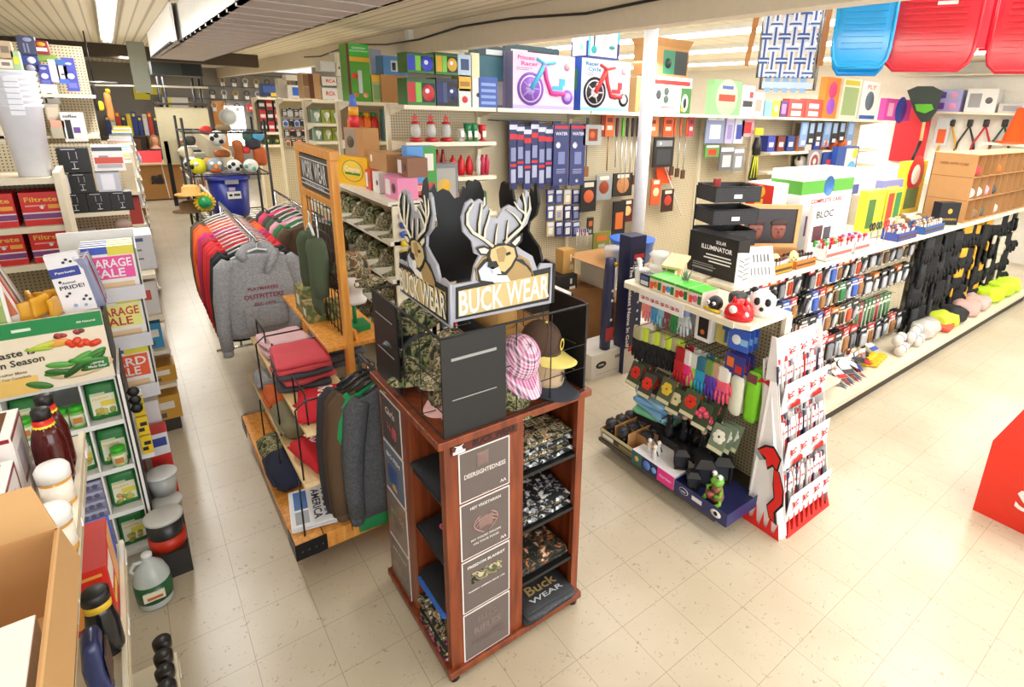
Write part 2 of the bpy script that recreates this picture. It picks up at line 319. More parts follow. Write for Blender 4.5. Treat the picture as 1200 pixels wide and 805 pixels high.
def pile(i,lvl,cnt,mats,lab,seed,hh=0.026,**kw):
    for q in range(cnt): shirt_pile(i,PZ[lvl]+q*(hh+0.001),hh,[mats[q%len(mats)]],lab+(', top of pile' if q==cnt-1 else (', bottom of pile' if q==0 else (', second from bottom' if q==1 else (', third from bottom' if q==2 else ', fourth from bottom')))),1,seed+q,g_,txt=kw.get('txt') if q==cnt-1 else None,oy=kw.get('oy',0),d=kw.get('d',.3))
pile(0,3,4,[PRINTS[0],PRINTS[1]],'tan lettered black shirt on the top front shelf',1,.03,txt=[('SIGHTEDNESS',.06,.05,'#d9cfa8',.24),('DEER',.15,.06,'#d9cfa8',.2)])
pile(0,2,3,[PRINTS[0],PRINTS[1]],'black and white deer shirt on second front shelf',11,.026,txt=[('VEGETARIAN',.24,.04,'#e8e8e8',.24)])
pile(0,1,2,[PRINTS[3]],'orange printed camouflage shirt on third front shelf',21,.026)
pile(0,0,3,[M('#34363a',.8),CHAR],'charcoal lettered shirt in the bottom front cubby',31,.026,oy=-0.04,d=.34,txt=[('FREEDOM',.20,.07,'#5b5f60',.24),('Buck',.11,.08,'#b59a62',.18),('WEAR',.05,.04,'#c8ccd4',.2)])
pile(1,3,2,[M('#15171c',.8)],'white scripted black shirt on the top side shelf',41,.02,oy=-.035,txt=[('Wild',.22,.08,'#d8d8d8',.12)])
pile(1,2,1,[M('#15171c',.8)],'black shirt with a pink print on the second side shelf',51,.03,oy=-.035,txt=[('LOVE',.2,.09,'#e05a90',.16),('88',.1,.08,'#e05a90',.1)])
pile(1,1,2,[M('#2a62b8',.8),M('#15171c',.8)],'blue and black shirt on the third side shelf',61,.03,oy=-.035,txt=[('FISH',.2,.07,'#d8e4f4',.16)])
pile(1,0,5,[PRINTS[4],PRINTS[1],M('#1a1c20',.8)],'pink printed dark shirt in the bottom side cubby',71,.03,oy=-.04)

# ---- cage with black panels on the kiosk ----
G=thing('cap_cage','black wire cap cage with black corner panels standing on the kiosk','display rack',(1.06,-1.81,1.285)); gz=0.43; gw=0.36
m=MB()
for z in (0.004,gz): m.tube([(-gw,-gw,z),(gw,-gw,z),(gw,gw,z),(-gw,gw,z),(-gw,-gw,z)],0.006 if z>.1 else .004,BLACK,6)
for a in (0.25,0.5): m.tube([(-gw,-gw,gz*a*1.1),(gw,-gw,gz*a*1.1),(gw,gw,gz*a*1.1),(-gw,gw,gz*a*1.1),(-gw,-gw,gz*a*1.1)],0.0025,BLACK,5)
m.build('frame',G)
for i in range(4):
    m=MB(); m.T=rot4(i); m.box(-gw,-gw+0.285,-gw-0.004,-gw+0.006,0.0,gz,BLACK)
    for zz in (0.16,0.33): m.box(-gw+0.04,-gw+0.24,-gw-0.006,-gw-0.004,zz+0.0,zz+0.004+(0.008 if zz>.3 and i==0 else 0),M('#9a9a98',.3))
    m.build('corner_panel',G)
    m=MB(); m.T=rot4(i)
    for xx in (-0.02,0.16): m.tube([(xx,-gw,gz),(xx,-gw,0.02),(xx,-0.18,0.01)],0.0028,BLACK,5)
    for zz in (0.12,0.25): m.tube([(-0.04,-gw+0.005,zz),(-0.04,-0.15,zz-.01),(0.30,-0.15,zz-.01),(0.30,-gw+0.005,zz)],0.0028,BLACK,5)
    m.build('cap_hook',G)

# ---- caps ----
def cap(label,loc,rz=0,cr=CAMO,br=None,logo=None,pitch=0.0,s=1.0,group='caps for sale',cat='cap',side=None):
    br=br or cr; t=thing('baseball_cap',label,cat,loc,rz,group); t.rotation_euler=(pitch,0,rz); t.scale=(s,s,s)
    m=MB(); prof=[]
    for i in range(8):
        a=PI/2*i/7; prof.append((0.088*math.cos(a)**0.75+0.001,0.125*math.sin(a)**1.05))
    m.lathe(prof,cr,(0,0,0.01),20,0.93,1.12)
    for q in range(6):
        a0=PI/6+q*PI/3; m.tube([(0.088*math.cos(a)**.75*math.cos(a0)*.94,0.088*math.cos(a)**.75*math.sin(a0)*1.13,0.012+0.125*math.sin(a)**1.05) for a in [PI/2*j/6*.98 for j in range(7)]],0.0013,side or cr,4)
    m.build('crown',t)
    m=MB(); vs=[]; fs=[]; nx,ny=12,5
    for lay in (0,1):
        for j in range(ny+1):
            for i in range(nx+1):
                a=PI*(0.07+0.86*i/nx); rr=j/ny; ins=Vector((0.085*math.cos(a)*1.0,-0.098*math.sin(a),0)); ot=Vector((0.088*math.cos(a),-0.098*math.sin(a)-0.085*math.sin(a)**0.6,0))
                p=ins.lerp(ot,rr); vs.append((p.x,p.y,0.016-9.0*p.x*p.x*0.45*rr-0.010*rr-0.003*lay))
    W=nx+1; L=W*(ny+1)
    for j in range(ny):
        for i in range(nx):
            a=j*W+i; fs.append((a,a+1,a+W+1,a+W)); fs.append((L+a,L+a+W,L+a+W+1,L+a+1))
    for i in range(nx): a=ny*W+i; fs.append((a,a+1,L+a+1,L+a))
    m.add(vs,fs,br,True); m.build('brim',t)
    MB().ball((0,0,0.136),0.008,side or br,8,sz=.6).build('button',t)
    if logo:
        m=MB(); txt,col,sz=logo
        m.text(txt,(0,-0.096,0.062),(1,0,0),(0,.28,1),sz,M(col,.7)); m.T=Matrix(); m.build('badge',t)
    return t
tanc=M('#b79f80',.8); navy=M('#2b303c',.8)
zc=1.29
cap('tan cap with a navy brim and black deer mark, at the cage corner',(1.255,-2.04,zc+.05),.45,tanc,navy,('X','#14161a',.06),.25,1.15)
cap('brown cap with a yellow brim and round badge on the upper wire of the cage',(1.245,-2.04,zc+.20),.6,M('#4f3a2b',.85),M('#e3d274',.7),('O','#e8d25a',.075),.25,1.05)
PLAID=None
def plaid():
    m,nt,b,v=newmat('pink_plaid_cloth',.8); s=nt.nodes.new('ShaderNodeSeparateXYZ'); nt.links.new(v,s.inputs[0]); outs=[]
    for a in (0,2):
        d=nt.nodes.new('ShaderNodeMath'); d.operation='PINGPONG'; d.inputs[1].default_value=.014; nt.links.new(s.outputs[a],d.inputs[0])
        q=nt.nodes.new('ShaderNodeMath'); q.operation='DIVIDE'; q.inputs[1].default_value=.014; nt.links.new(d.outputs[0],q.inputs[0]); outs.append(ramp(nt,q.outputs[0],[(0,'#6a4a6a'),(.3,'#e6cfdc'),(.75,'#c86a9a')]))
    mx=nt.nodes.new('ShaderNodeMix'); mx.data_type='RGBA'; mx.inputs[0].default_value=.5; nt.links.new(outs[0],mx.inputs[6]); nt.links.new(outs[1],mx.inputs[7]); nt.links.new(mx.outputs[2],b.inputs[0]); return m
PL=plaid()
cap('pink plaid cap hanging brim down on the front of the cage',(1.08,-2.10,zc+.21),.1,PL,PL,None,.75,1.05)
cap('camouflage cap under the pink plaid cap on the kiosk top',(1.075,-2.02,zc+.03),.1,CAMO2,CAMO2,('W','#c8c8c0',.05),.35,1.05)
cap('camouflage cap between the cage wires behind the front black panel',(0.87,-1.93,zc+.20),-1.2,CAMO,CAMO,None,.3,1.1)
cap('tan camouflage cap with a pale pink brim at the side of the cage',(0.86,-1.92,zc+.03),-1.2,CAMO,M('#e9b9b8',.8),None,.3,1.05)
cap('light pink cap lowest at the side of the cage',(0.87,-2.0,zc+.004),-1.0,M('#e8b4b4',.8),M('#e8b4b4',.8),None,.2,1.0)
cap('dark camouflage cap deep at the side of the cage',(0.85,-1.70,zc+.10),-1.6,CAMO2,CAMO2,None,.3,1.1)
cap('green camouflage cap on the upper side wire',(0.86,-1.62,zc+.26),-1.5,CAMO2,BLACK,None,.3,1.1)
cap('camouflage cap low at the far side corner of the cage',(0.83,-1.60,zc+.02),-1.4,CAMO2,CAMO,None,.3,1.0)
cap('tan cap inside the cage under the deer sign',(1.12,-1.85,zc+.30),.5,M('#b5894a',.8),M('#b5894a',.8),None,.2,1.1)
cap('camouflage cap at the back corner of the cage',(1.28,-1.75,zc+.05),1.4,CAMO,BLACK,None,.2,1.1)

# ---- deer signs (crown) ----
SG=thing('deer_sign','four-sided cardboard crown sign with antlered deer and BUCK WEAR lettering on the cap cage','sign',(0,0,0))
GR=M('#a9abb6',.4); IV=M('#e6dfca',.5); DK=M('#1d1b19',.5); TN=M('#a98d5c',.6); TN2=M('#cdb780',.6)
def shift(pts,a,b,y): return [(x,yy) for x,yy in pts]
# plate outlines traced on the plane y=-2.10 (front) and x=0.79 (side)
FY=-2.085; SX=0.785
plate=[(531,334),(531,378),(646,355),(648,309),(634,309),(630,317),(624,300),(612,293),(604,287),(606,275),(618,262),(623,245),(620,226),(616,222),(614,240),(608,231),(605,244),(597,240),(590,244),(583,256),(576,255),(571,240),(566,246),(566,236),(562,233),(556,237),(553,233),(546,238),(541,255),(543,272),(553,283),(556,297),(562,300),(556,312),(553,330)]
m=MB(); m.px(plate,(0,0.012,0),GR,y=FY); m.px([(534,337),(534,374),(643,352),(645,313)],(0,-0.003,0),DK,y=FY-.001)
m.px([(537,341),(537,371),(641,349),(642,320)],(0,-0.003,0),TN2,y=FY-.004)
a0=at(540,356,y=FY-.006); a1=at(640,334,y=FY-.006)
cc=(a0+a1)/2+Vector((0,0,-.008))
def bigtxt(m,s,c,ux,wd,h,dn):
    for off,col in ((0,'#151515'),(0.002,'#f3efdf')):
        hh=h*(1.12 if off==0 else 1.0); ww=wd*(1.02 if off==0 else .99); m.text(s,Vector(c)+Vector(dn)*off,ux,(0,0,1),hh,M(col,.5,var=0),ww)
bigtxt(m,'BUCK WEAR',cc+Vector((0,0,0.0)),(1,0,0),0.44,0.14,(0,-1,0))
m.build('front_sign',SG)
def deer(m,P,off,dep):
    # P maps sign coordinates (photo pixels of the front deer) to a point on its plane
    def poly(pts,mt,d): m.prism([P(x,y)+dep*d for x,y in pts],dep*0.0015,mt)
    def antler(pts,r): 
        q=[P(x,y)+dep*.006 for x,y in pts]; m.tube(q,[rr*1.35 for rr in r],DK,6); m.tube([p+dep*.004 for p in q],r,IV,6)
    poly([(560,330),(556,315),(566,304),(585,300),(612,304),(622,315),(626,330),(600,336)],DK,.003)
    poly([(563,328),(560,317),(569,307),(580,304),(578,330)],M('#c9cfe4'),.0045)
    poly([(581,332),(583,312),(592,302),(606,306),(616,312),(622,320),(621,331),(600,335)],TN,.0045)
    poly([(572,322),(584,319),(593,322),(597,329),(578,331)],WHITE,.006)
    poly([(571,290),(580,286),(592,284),(603,288),(606,300),(600,312),(592,322),(582,322),(573,312),(570,300)],DK,.007)
    poly([(574,292),(582,288),(592,287),(601,290),(603,300),(597,311),(590,318),(582,316),(576,308),(573,300)],TN2,.0085)
    poly([(580,292),(588,288),(592,292),(589,306),(583,306)],TN,.010)
    poly([(571,306),(580,305),(583,311),(576,315),(570,312)],DK,.0105)
    poly([(573,312),(583,313),(586,320),(577,320)],WHITE,.0105)
    poly([(591,296),(596,294),(597,297),(592,299)],DK,.0105)
    poly([(556,290),(566,287),(574,291),(571,299),(561,298)],DK,.0105); poly([(559,291),(566,289.5),(571,292),(568,296.5),(562,296)],IV,.012)
    poly([(596,284),(604,276),(611,272),(610,282),(602,290)],DK,.0105); poly([(598,284),(604,278),(608,275.5),(607,281),(602,287)],IV,.012)
    A=0.0072
    antler([(576,288),(566,280),(553,272),(546,262),(546,250),(553,238)],[A,A,A,A*.9,A*.7,A*.4])
    antler([(560,276),(560,262),(562,248),(563,238)],[A*.8,A*.8,A*.6,A*.4]); antler([(566,280),(567,268),(571,256),(573,246)],[A*.8,A*.7,A*.6,A*.3])
    antler([(549,268),(546,256),(549,242)],[A*.6,A*.6,A*.3]); antler([(579,286),(580,274),(582,262)],[A*.6,A*.5,A*.3])
    antler([(590,284),(598,276),(609,266),(614,254),(614,240),(611,226)],[A,A,A,A*.9,A*.7,A*.4])
    antler([(611,264),(604,254),(600,250),(592,245)],[A*.8,A*.7,A*.5,A*.3]); antler([(614,250),(606,244),(601,236)],[A*.7,A*.6,A*.3]); antler([(614,256),(619,244),(619,230)],[A*.7,A*.6,A*.3])
    antler([(592,280),(593,268),(594,258)],[A*.6,A*.5,A*.3])
m=MB(); deer(m,lambda x,y: at(x,y,y=FY),None,Vector((0,-1,0))); m.build('front_deer',SG)
m=MB(); m.tube([at(x,y,y=FY+.003) for x,y in ((559,328),(557,314),(566,302),(582,296),(602,297),(618,306),(624,322))],.008,TN,8); m.build('front_rope',SG)
# the side sign: the same drawing turned a quarter onto the aisle side
b0=at(531,378,y=FY); b1=at(646,355,y=FY); WF=b1.x-b0.x
fc=at(528,380,x=SX); bk=at(469,334,x=SX); WS=bk.y-fc.y
def side(x,y):
    p=at(x,y,y=FY); u=(p.x-b0.x)/WF; return Vector((SX,bk.y-u*WS,p.z-0.01))
m=MB(); m.prism([side(*q) for q in plate],(0.012,0,0),GR); m.prism([side(*q)+Vector((-.003,0,0)) for q in [(534,337),(534,374),(643,352),(645,313)]],(-.002,0,0),DK); m.prism([side(*q)+Vector((-.006,0,0)) for q in [(537,341),(537,371),(641,349),(642,320)]],(-.002,0,0),TN2)
c1=(side(540,356)+side(640,334))/2+Vector((-.009,0,-.008)); bigtxt(m,'BUCK WEAR',c1,(0,-1,0),WS*.92,0.14,(-1,0,0)); m.build('side_sign',SG)
m=MB(); deer(m,side,None,Vector((-1,0,0))); m.build('side_deer',SG)
# the two far signs seen from their plain black backs
far1=MB(); far1.prism([Vector((b1.x+0.002,bk.y-(at(x,y,y=FY).x-b0.x)/WF*WS,at(x,y,y=FY).z+.0)) for x,y in plate],(0.012,0,0),BLACK); far1.build('far_side_sign',SG)
far2=MB(); far2.prism([Vector((b1.x-(at(x,y,y=FY).x-b0.x),bk.y,at(x,y,y=FY).z)) for x,y in plate],(0,0.012,0),BLACK); far2.build('back_sign',SG)
# ================= PRODUCT BOX / GARMENT BUILDERS =================
def cell(m,x0,x1,z0,z1,y,art,r):
    w=x1-x0; h=z1-z0
    dd=.0006
    for a in art:
        k=a[0]; dd+=.0004
        if k=='r': m.box(x0+w*a[1],x0+w*a[3],y-dd,y,z0+h*a[2],z0+h*a[4],M(a[5],.4,var=0))
        elif k=='o': m.T,T0=m.T@Matrix.Translation((x0+w*a[1],y,z0+h*a[2]))@Matrix.Rotation(PI/2,4,'X'),m.T; m.lathe([(0.001,dd+.0003),(a[3]*w,dd),(a[3]*w,0)],M(a[4],.4,var=0),(0,0,0),14,1,a[5] if len(a)>5 else 1); m.T=T0
        elif k=='t': m.text(a[1],(x0+w*a[2],y-dd-.0004,z0+h*a[3]),(1,0,0),(0,0,1),a[4]*h,M(a[5],.4,var=0),a[6]*w if len(a)>6 else None)
def carton(name,label,cat,loc,w,d,h,col,art=(),side=(),rz=0,group=None,flap=False,top=None,seed=0,lid=None):
    m=MB(); b=M(col,.45) if isinstance(col,str) else col; m.box(-w/2,w/2,0,d,0,h,b); r=random.Random(seed)
    m.box(-w/2+.002,w/2-.002,d*.49,d*.51,h,h+.0008,M('#c9b48c',.3)) if not isinstance(col,str) else None
    if top: m.box(-w/2+.001,w/2-.001,.001,d-.001,h,h+.0012,M(top,.45))
    cell(m,-w/2,w/2,0,h,0,art,r)
    if side:
        T0=m.T; m.T=Matrix.Translation((-w/2,d/2,0))@Matrix.Rotation(-PI/2,4,'Z'); cell(m,-d/2,d/2,0,h,0,side,r); m.T=T0
    if flap:
        m.hexa([(-w/2,0,h),(w/2,0,h),(w/2,.003,h),(-w/2,.003,h)],[(-w/2-.0,-h*.18,h+h*.28),(w/2,-h*.18,h+h*.28),(w/2,-h*.18+.003,h+h*.28),(-w/2,-h*.18+.003,h+h*.28)],b)
        m.hexa([(-w/2,0,h),(-w/2+.003,0,h),(-w/2+.003,d,h),(-w/2,d,h)],[(-w/2-h*.2,0,h+h*.2),(-w/2-h*.2+.003,0,h+h*.2),(-w/2-h*.2+.003,d,h+h*.2),(-w/2-h*.2,d,h+h*.2)],b)
    o=m.build(name,loc=loc,rz=rz,bevel=0.0015 if max(w,h)>.12 and flap is False else 0); return tag(o,label,cat,group)
def pbox(name,label,cat,x0,yt,x1,yb,Y,d,col,art=(),side=(),z=None,**k):
    """a box whose front stands on plane y=Y; width and height measured in the photograph"""
    A=at(x0,yb,y=Y); B=at(x1,yb,y=Y); Tp=at((x0+x1)/2,yt,y=Y); Bt=at((x0+x1)/2,yb,y=Y); z0=Bt.z if z is None else z
    return carton(name,label,cat,((A.x+B.x)/2,Y,z0),B.x-A.x,d,Tp.z-(Bt.z if z is None else z0),col,art,side,**k)
def xbox(name,label,cat,x0,yt,x1,yb,X,d,col,art=(),side=(),z=None,**k):
    """same for a face on plane x=X looking to -X (x0 = far end)"""
    A=at(x0,yb,x=X); B=at(x1,yb,x=X); Tp=at((x0+x1)/2,yt,x=X); Bt=at((x0+x1)/2,yb,x=X); z0=Bt.z if z is None else z
    return carton(name,label,cat,(X,(A.y+B.y)/2,z0),abs(A.y-B.y),d,Tp.z-z0,col,art,side,rz=FX,**k)
def garment(name,label,cat,loc,rz=0,mat=None,w=.44,h=.66,t=.055,sleeve=.55,hood=False,group=None,txt=None,seed=0,hang='#e8e8e8',cuff=None):
    m=MB(); r=random.Random(seed); rings=[]; ph=r.uniform(0,6)
    for i in range(9):
        q=i/8; z=-h+q*(h-.05); rings.append((0,r.uniform(-.004,.004),z,w/2*(0.98+.05*math.sin(q*3)),t*(.75+.35*math.sin(q*PI)),.16*(1-q*.6),ph+q*1.1))
    rings+=[(0,0,-.03,w*.42,t*.8,.02,ph),(0,0,-.005,w*.25,t*.8),(0,0,.012,w*.16,t*.7)]
    m.loft(rings,mat,24); o=m.build(name,loc=loc,rz=rz); tag(o,label,cat,group)
    for s in (-1,1):
        m=MB(); L=sleeve; pts=[(s*w*.40,0,-.035),(s*(w*.47),0,-.08),(s*(w*.52+.015),.005,-.08-L*.4),(s*(w*.54+.02),-.004,-.08-L*.75),(s*(w*.53+.02),0,-.08-L)]
        m.tube(pts,[.045,.062,.056,.047,.042],mat,10)
        if L>.4: m.tube([pts[-1],(pts[-1][0],0,pts[-1][2]-.05)],[.038,.034],cuff or mat,10)
        m.build('sleeve',o)
    if hood:
        m=MB(); m.tube([(-.09,-.05,-.02),(-.11,-.02,-.01+.02),(-.07,.05,.03),(0,.075,.04),(.07,.05,.03),(.11,-.02,0),(.09,-.05,-.03),(.03,-.075,-.13)],[.028,.036,.042,.045,.042,.036,.03,.02],mat,10); m.build('hood',o)
        m=MB(); m.soft(-.14,.14,-t-.03,-t+.01,-h+.08,-h+.25,mat,seed,.004,5,.012); m.build('pocket',o)
    if txt:
        m=MB()
        for s_,dz,sz,col,wd in txt: m.text(s_,(0,-t*1.22,-dz),(1,0,0),(0,0,1),sz,M(col,.8),wd)
        m.build('print',o)
    hg=MB(); hc=M(hang,.35); hg.tube([(-w*.36,0,-.015),(-w*.2,0,.018),(0,0,.045),(w*.2,0,.018),(w*.36,0,-.015)],.008,hc,6); hg.tube([(0,0,.045),(0,0,.075),(.015,0,.09),(.018,0,.105),(0,0,.12),(-.018,0,.108)],.0035,hc,6)
    ho=hg.build('clothes_hanger',loc=loc,rz=rz); tag(ho,'hanger carrying the '+label,'hanger','clothes hangers'); return o
# ---------------- rolling clothes rack ----------------
RX,RZ=0.545,1.57
t=thing('clothes_rack','chrome rolling rack full of hoodies and shirts beside the left aisle','clothes rack',(RX,1.4,0)); CH=M('#b9bcc0',.2,1.0)
MB().tube([(0,-.92,RZ),(0,.9,RZ)],.013,CH).build('rail',t)
for y in (-.62,.88): MB().tube([(0,y,RZ),(0,y,.08)],.012,CH).build('upright',t); MB().tube([(-.22,y,.08),(.22,y,.08)],.014,CH).build('foot',t)
gl=[('hoodie','grey hoodie with red lettering nearest on the clothes rack',HEATHER,.62,True,[('OUTFITTERS',.30,.05,'#8d3a44',.26),('EST. 1972',.36,.03,'#8d3a44',.14),('PLAYMAKERS',.24,.035,'#8d3a44',.2)]),
      ('sweatshirt','black sweatshirt right behind the grey hoodie',M('#17181c',.9),.6,False,None),('sweatshirt','second black sweatshirt behind the grey hoodie',M('#1b1c22',.9),.6,False,None),
      ('sweatshirt','bright red sweatshirt, nearest of the red ones',M('#d3202b',.85),.6,False,[('BADGERS',.2,.06,'#f0e8e8',.3)]),('sweatshirt','bright red sweatshirt, second of the red ones',M('#c81e28',.85),.6,False,None),
      ('sweatshirt','red sweatshirt, third of the red ones',M('#d8282f',.85),.6,False,None),('sweatshirt','dark red sweatshirt behind the bright red ones',M('#b01a2a',.85),.6,False,None),
      ('sweatshirt','raspberry sweatshirt with white sleeve print on the rack',M('#b3285c',.85),.6,False,[('RED',.2,.08,'#f3dfe6',.2)]),('sweatshirt','magenta sweatshirt in the middle of the rack',M('#c42a70',.85),.6,False,None),
      ('tee_shirt','orange shirt, nearest of the orange ones on the rack',M('#ef5f22',.85),.22,False,None),('sweatshirt','orange sweatshirt in the middle of the orange ones',M('#f26a28',.85),.6,False,None),
      ('sweatshirt','orange sweatshirt farthest of the orange ones',M('#e8591f',.85),.6,False,None),('jacket','brown jacket at the far end of the rack',M('#6d4a35',.9),.6,False,None),('jacket','dark olive jacket last on the rack',M('#4a4a38',.9),.6,False,None)]
yy=.50
for i,(n,l,mt,sl,hd,tx) in enumerate(gl):
    garment(n,l,'shirt',(RX,yy+(0.04 if i==0 else 0),RZ-.115),R.uniform(-.12,.12),mt,w=.46 if i else .48,h=.70 if i else .62,sleeve=sl,hood=hd,group='garments on the clothes rack',txt=tx,seed=i)
    yy+=(.20 if i==0 else .12)
# small second rack
t=thing('clothes_rack','second clothes rack of green and pink shirts behind the wooden cart sign','clothes rack',(1.08,1.75,0))
MB().tube([(0,-.8,1.62),(0,.8,1.62)],.012,CH).build('rail',t)
for y in (-.78,.78): MB().tube([(0,y,1.62),(0,y,.08)],.012,CH).build('upright',t); MB().tube([(-.2,y,.08),(.2,y,.08)],.014,CH).build('foot',t)
for i,(c,l) in enumerate((('#5b4a38','brown jacket nearest on the second rack'),('#2c7a45','bright green shirt on the second rack'),('#e39aae','light pink shirt on the second rack'),('#3b5a3c','dark green shirt on the second rack'),('#4c4a44','charcoal shirt on the second rack'),('#e0436a','hot pink shirt on the second rack'),('#3a3b3e','black shirt at the far end of the second rack'))):
    garment('tee_shirt',l,'shirt',(1.08,1.2+i*.16,1.505),R.uniform(-.1,.1),M(c,.85),sleeve=.3,group='garments on the second rack',seed=40+i,h=.62)
# ---------------- wooden cart ----------------
CT=thing('wooden_cart','orange wooden platform cart with pine shelves of folded clothes','cart',(0,0,0))
m=MB()
for i in range(5): m.box(.28+i*.15,.425+i*.15,-1.17,.45,.20,.25,ORANGEWOOD)
m.box(.28,1.03,-1.17,-1.12,.15,.20,ORANGEWOOD); m.box(.28,1.03,.40,.45,.15,.20,ORANGEWOOD); m.build('deck',CT,bevel=.003)
for x,y in ((.28,-1.17),(1.03,-1.17),(.28,.45),(1.03,.45)):
    m=MB(); sx=1 if x<.5 else-1; sy=1 if y<0 else-1; m.box(min(x-.004*sx,x+.16*sx),max(x-.004*sx,x+.16*sx),min(y-.004*sy,y),max(y-.004*sy,y),.15,.252,M('#1c1c1e',.4,.6)); m.box(min(x-.004*sx,x),max(x-.004*sx,x),min(y,y+.16*sy),max(y,y+.16*sy),.15,.252,M('#1c1c1e',.4,.6))
    for q in range(4): m.ball((x+sx*(.03+.035*q),y-.005*sy,.2),.007,M('#55565a',.3,.8),6)
    m.build('corner_bracket',CT)
for x,y in ((.42,-.98),(.9,-.98),(.42,.28),(.9,.28)):
    m=MB(); m.T=Matrix.Translation((x,y,.065))@Matrix.Rotation(PI/2,4,'Y'); m.lathe([(.03,-.022),(.063,-.02),(.065,0),(.063,.02),(.03,.022)],M('#26262a',.6),(0,0,0),16); m.build('wheel',CT)
    MB().box(x-.03,x+.03,y-.03,y+.03,.09,.15,M('#2e2e32',.4,.7)).build('wheel_fork',CT)
MB().box(.36,.70,-1.17,.40,.575,.60,PINE).build('shelf',CT,bevel=.003)
MB().box(.40,.72,-1.17,.36,.875,.90,PINE).build('shelf',CT,bevel=.003)
MB().box(.63,.98,-.82,.30,1.165,1.19,ORANGEWOOD).build('top_shelf',CT,bevel=.003)
m=MB(); m.prism([(.80,-.80,1.19),(.80,-.45,1.19),(.80,-.5,1.20),(.80,-.75,1.24)],(.02,0,0),ORANGEWOOD); m.build('shelf_edge',CT)
m=MB(); m.box(.73,.77,-.84,-.78,.25,2.27,ORANGEWOOD); m.build('post',CT,bevel=.003)
m=MB(); m.box(.73,.77,-.18,-.12,.25,2.27,ORANGEWOOD); m.build('post',CT,bevel=.003)
MB().box(.725,.775,-.86,-.10,2.25,2.30,ORANGEWOOD).build('top_rail',CT,bevel=.003); MB().box(.73,.77,-.78,-.18,1.99,2.03,ORANGEWOOD).build('cross_rail',CT,bevel=.003)
m=MB(); m.box(.735,.765,-.78,-.18,2.04,2.24,M('#25282f',.4)); wt=M('#d8d8da',.5)
for zz in (2.06,2.085,2.215): m.box(.7335,.735,-.77,-.19,zz,zz+.006,wt)
m.text('WORK',(.732,-.345,2.15),(0,-1,0),(0,0,1),.15,wt,.24); m.text('WEAR',(.732,-.615,2.15),(0,-1,0),(0,0,1),.15,wt,.24); m.text('OUTFITTERS',(.732,-.48,2.073),(0,-1,0),(0,0,1),.018,wt,.4)
for dz in (0,): pass
m.build('sign_board',CT)
m=MB()
for i in range(9): m.tube([(.75,-.76+i*.07,1.2),(.75,-.76+i*.07,1.99)],.0028,BLACK,5)
for i in range(10): m.tube([(.75,-.78,1.22+i*.083),(.75,-.18,1.22+i*.083)],.0028,BLACK,5)
m.build('wire_grid',CT)
for y,in ((-1.12,),(-.6,),(-.1,)): 
    m=MB(); m.tube([(.37,y,.60),(.37,y,1.02),(.42,y,1.06),(.66,y,1.06)],.005,BLACK,6); m.tube([(.43,y+.03,.9),(.43,y+.03,1.08),(.43,y+.30,1.08),(.43,y+.30,.9)],.005,BLACK,6); m.tube([(.34,y,.25),(.345,y,.62)],.005,BLACK,6); m.build('wire_guard',CT)
for x,y in ((.74,-1.12),(.74,.32)): MB().box(x,x+.03,y-.02,y+.02,.25,1.165,ORANGEWOOD).build('post',CT)
def fold(label,x,y,z,w,d,h,mat,seed,rz=0,amp=.01,txt=None,name='folded_shirt',cat='shirt',group='folded clothes on the wooden cart',tilt=0):
    m=MB(); m.soft(-w/2,w/2,-d/2,d/2,0,h,mat,seed,amp,8,h*.48,11)
    m.tube([(-w/2+.01,-d/2+.006,h*.55),(0,-d/2-.002,h*.5),(w/2-.01,-d/2+.006,h*.55)],h*.08,mat,5)
    if txt:
        for s_,dx,dy,sz,col,wd in txt: m.text(s_,(dx,dy,h+.009),(1,0,0),(0,1,0),sz,M(col,.8),wd)
    o=m.build(name,loc=(x,y,z),rz=rz); return tag(o,label,cat,group)
F9=-PI/2
fold('pale pink folded shirt, lower of the two at the far end of the upper shelf',.56,.02,.903,.34,.30,.05,M('#e9bfc6',.9),3,F9)
fold('pale pink folded shirt on top of another at the far end of the shelf',.55,.0,.955,.30,.28,.05,M('#efc9cf',.9),4,F9+.1)
fold('black folded shirt with orange tag behind the pink ones',.56,-.25,.903,.22,.26,.06,M('#1c1d22',.9),5,F9)
for q,(c,l) in enumerate((('#43464c','charcoal folded shirt at the bottom of the coral pile'),('#c24a52','coral folded shirt, lowest coral one in its pile'),('#4a4d54','charcoal folded shirt halfway up the coral pile'),('#cf4d57','coral folded shirt second from the top of its pile'),('#d9535e','coral folded raglan shirt on top of its pile'))):
    fold(l,.54+.008*(q%2),-.52,.903+q*.038,.34,.30,.037,M(c,.9),10+q,F9+R.uniform(-.12,.12))
for q in range(3): fold('dark charcoal folded shirt, %s of its pile at the back of the upper shelf'%('bottom','middle','top')[q],.78,-.40,1.0-.095+.0+q*.055,.26,.3,.05,CHAR,20+q,F9+R.uniform(-.15,.15))
fold('red folded team shirt with white lettering on the upper shelf',.56,-.93,.903,.38,.28,.035,M('#c91f2e',.9),30,F9-.25,txt=[('RAIDERS',0,0,.11,'#f2eaea',.30)])
fold('second red folded shirt under the lettered one on the upper shelf',.59,-.92,.93-.027,.30,.26,.02,M('#b51b28',.9),31,F9+.5)
fold('light grey folded garment at the far end of the lower shelf',.46,.12,.603,.26,.2,.10,HEATHER,33,F9)
fold('burnt orange folded shirt on the lower shelf',.46,-.20,.603,.28,.2,.11,M('#c8602c',.9),34,F9)
fold('olive tan folded shirt on the lower shelf',.47,-.55,.603,.36,.22,.13,M('#7e775c',.9),35,F9,amp=.016)
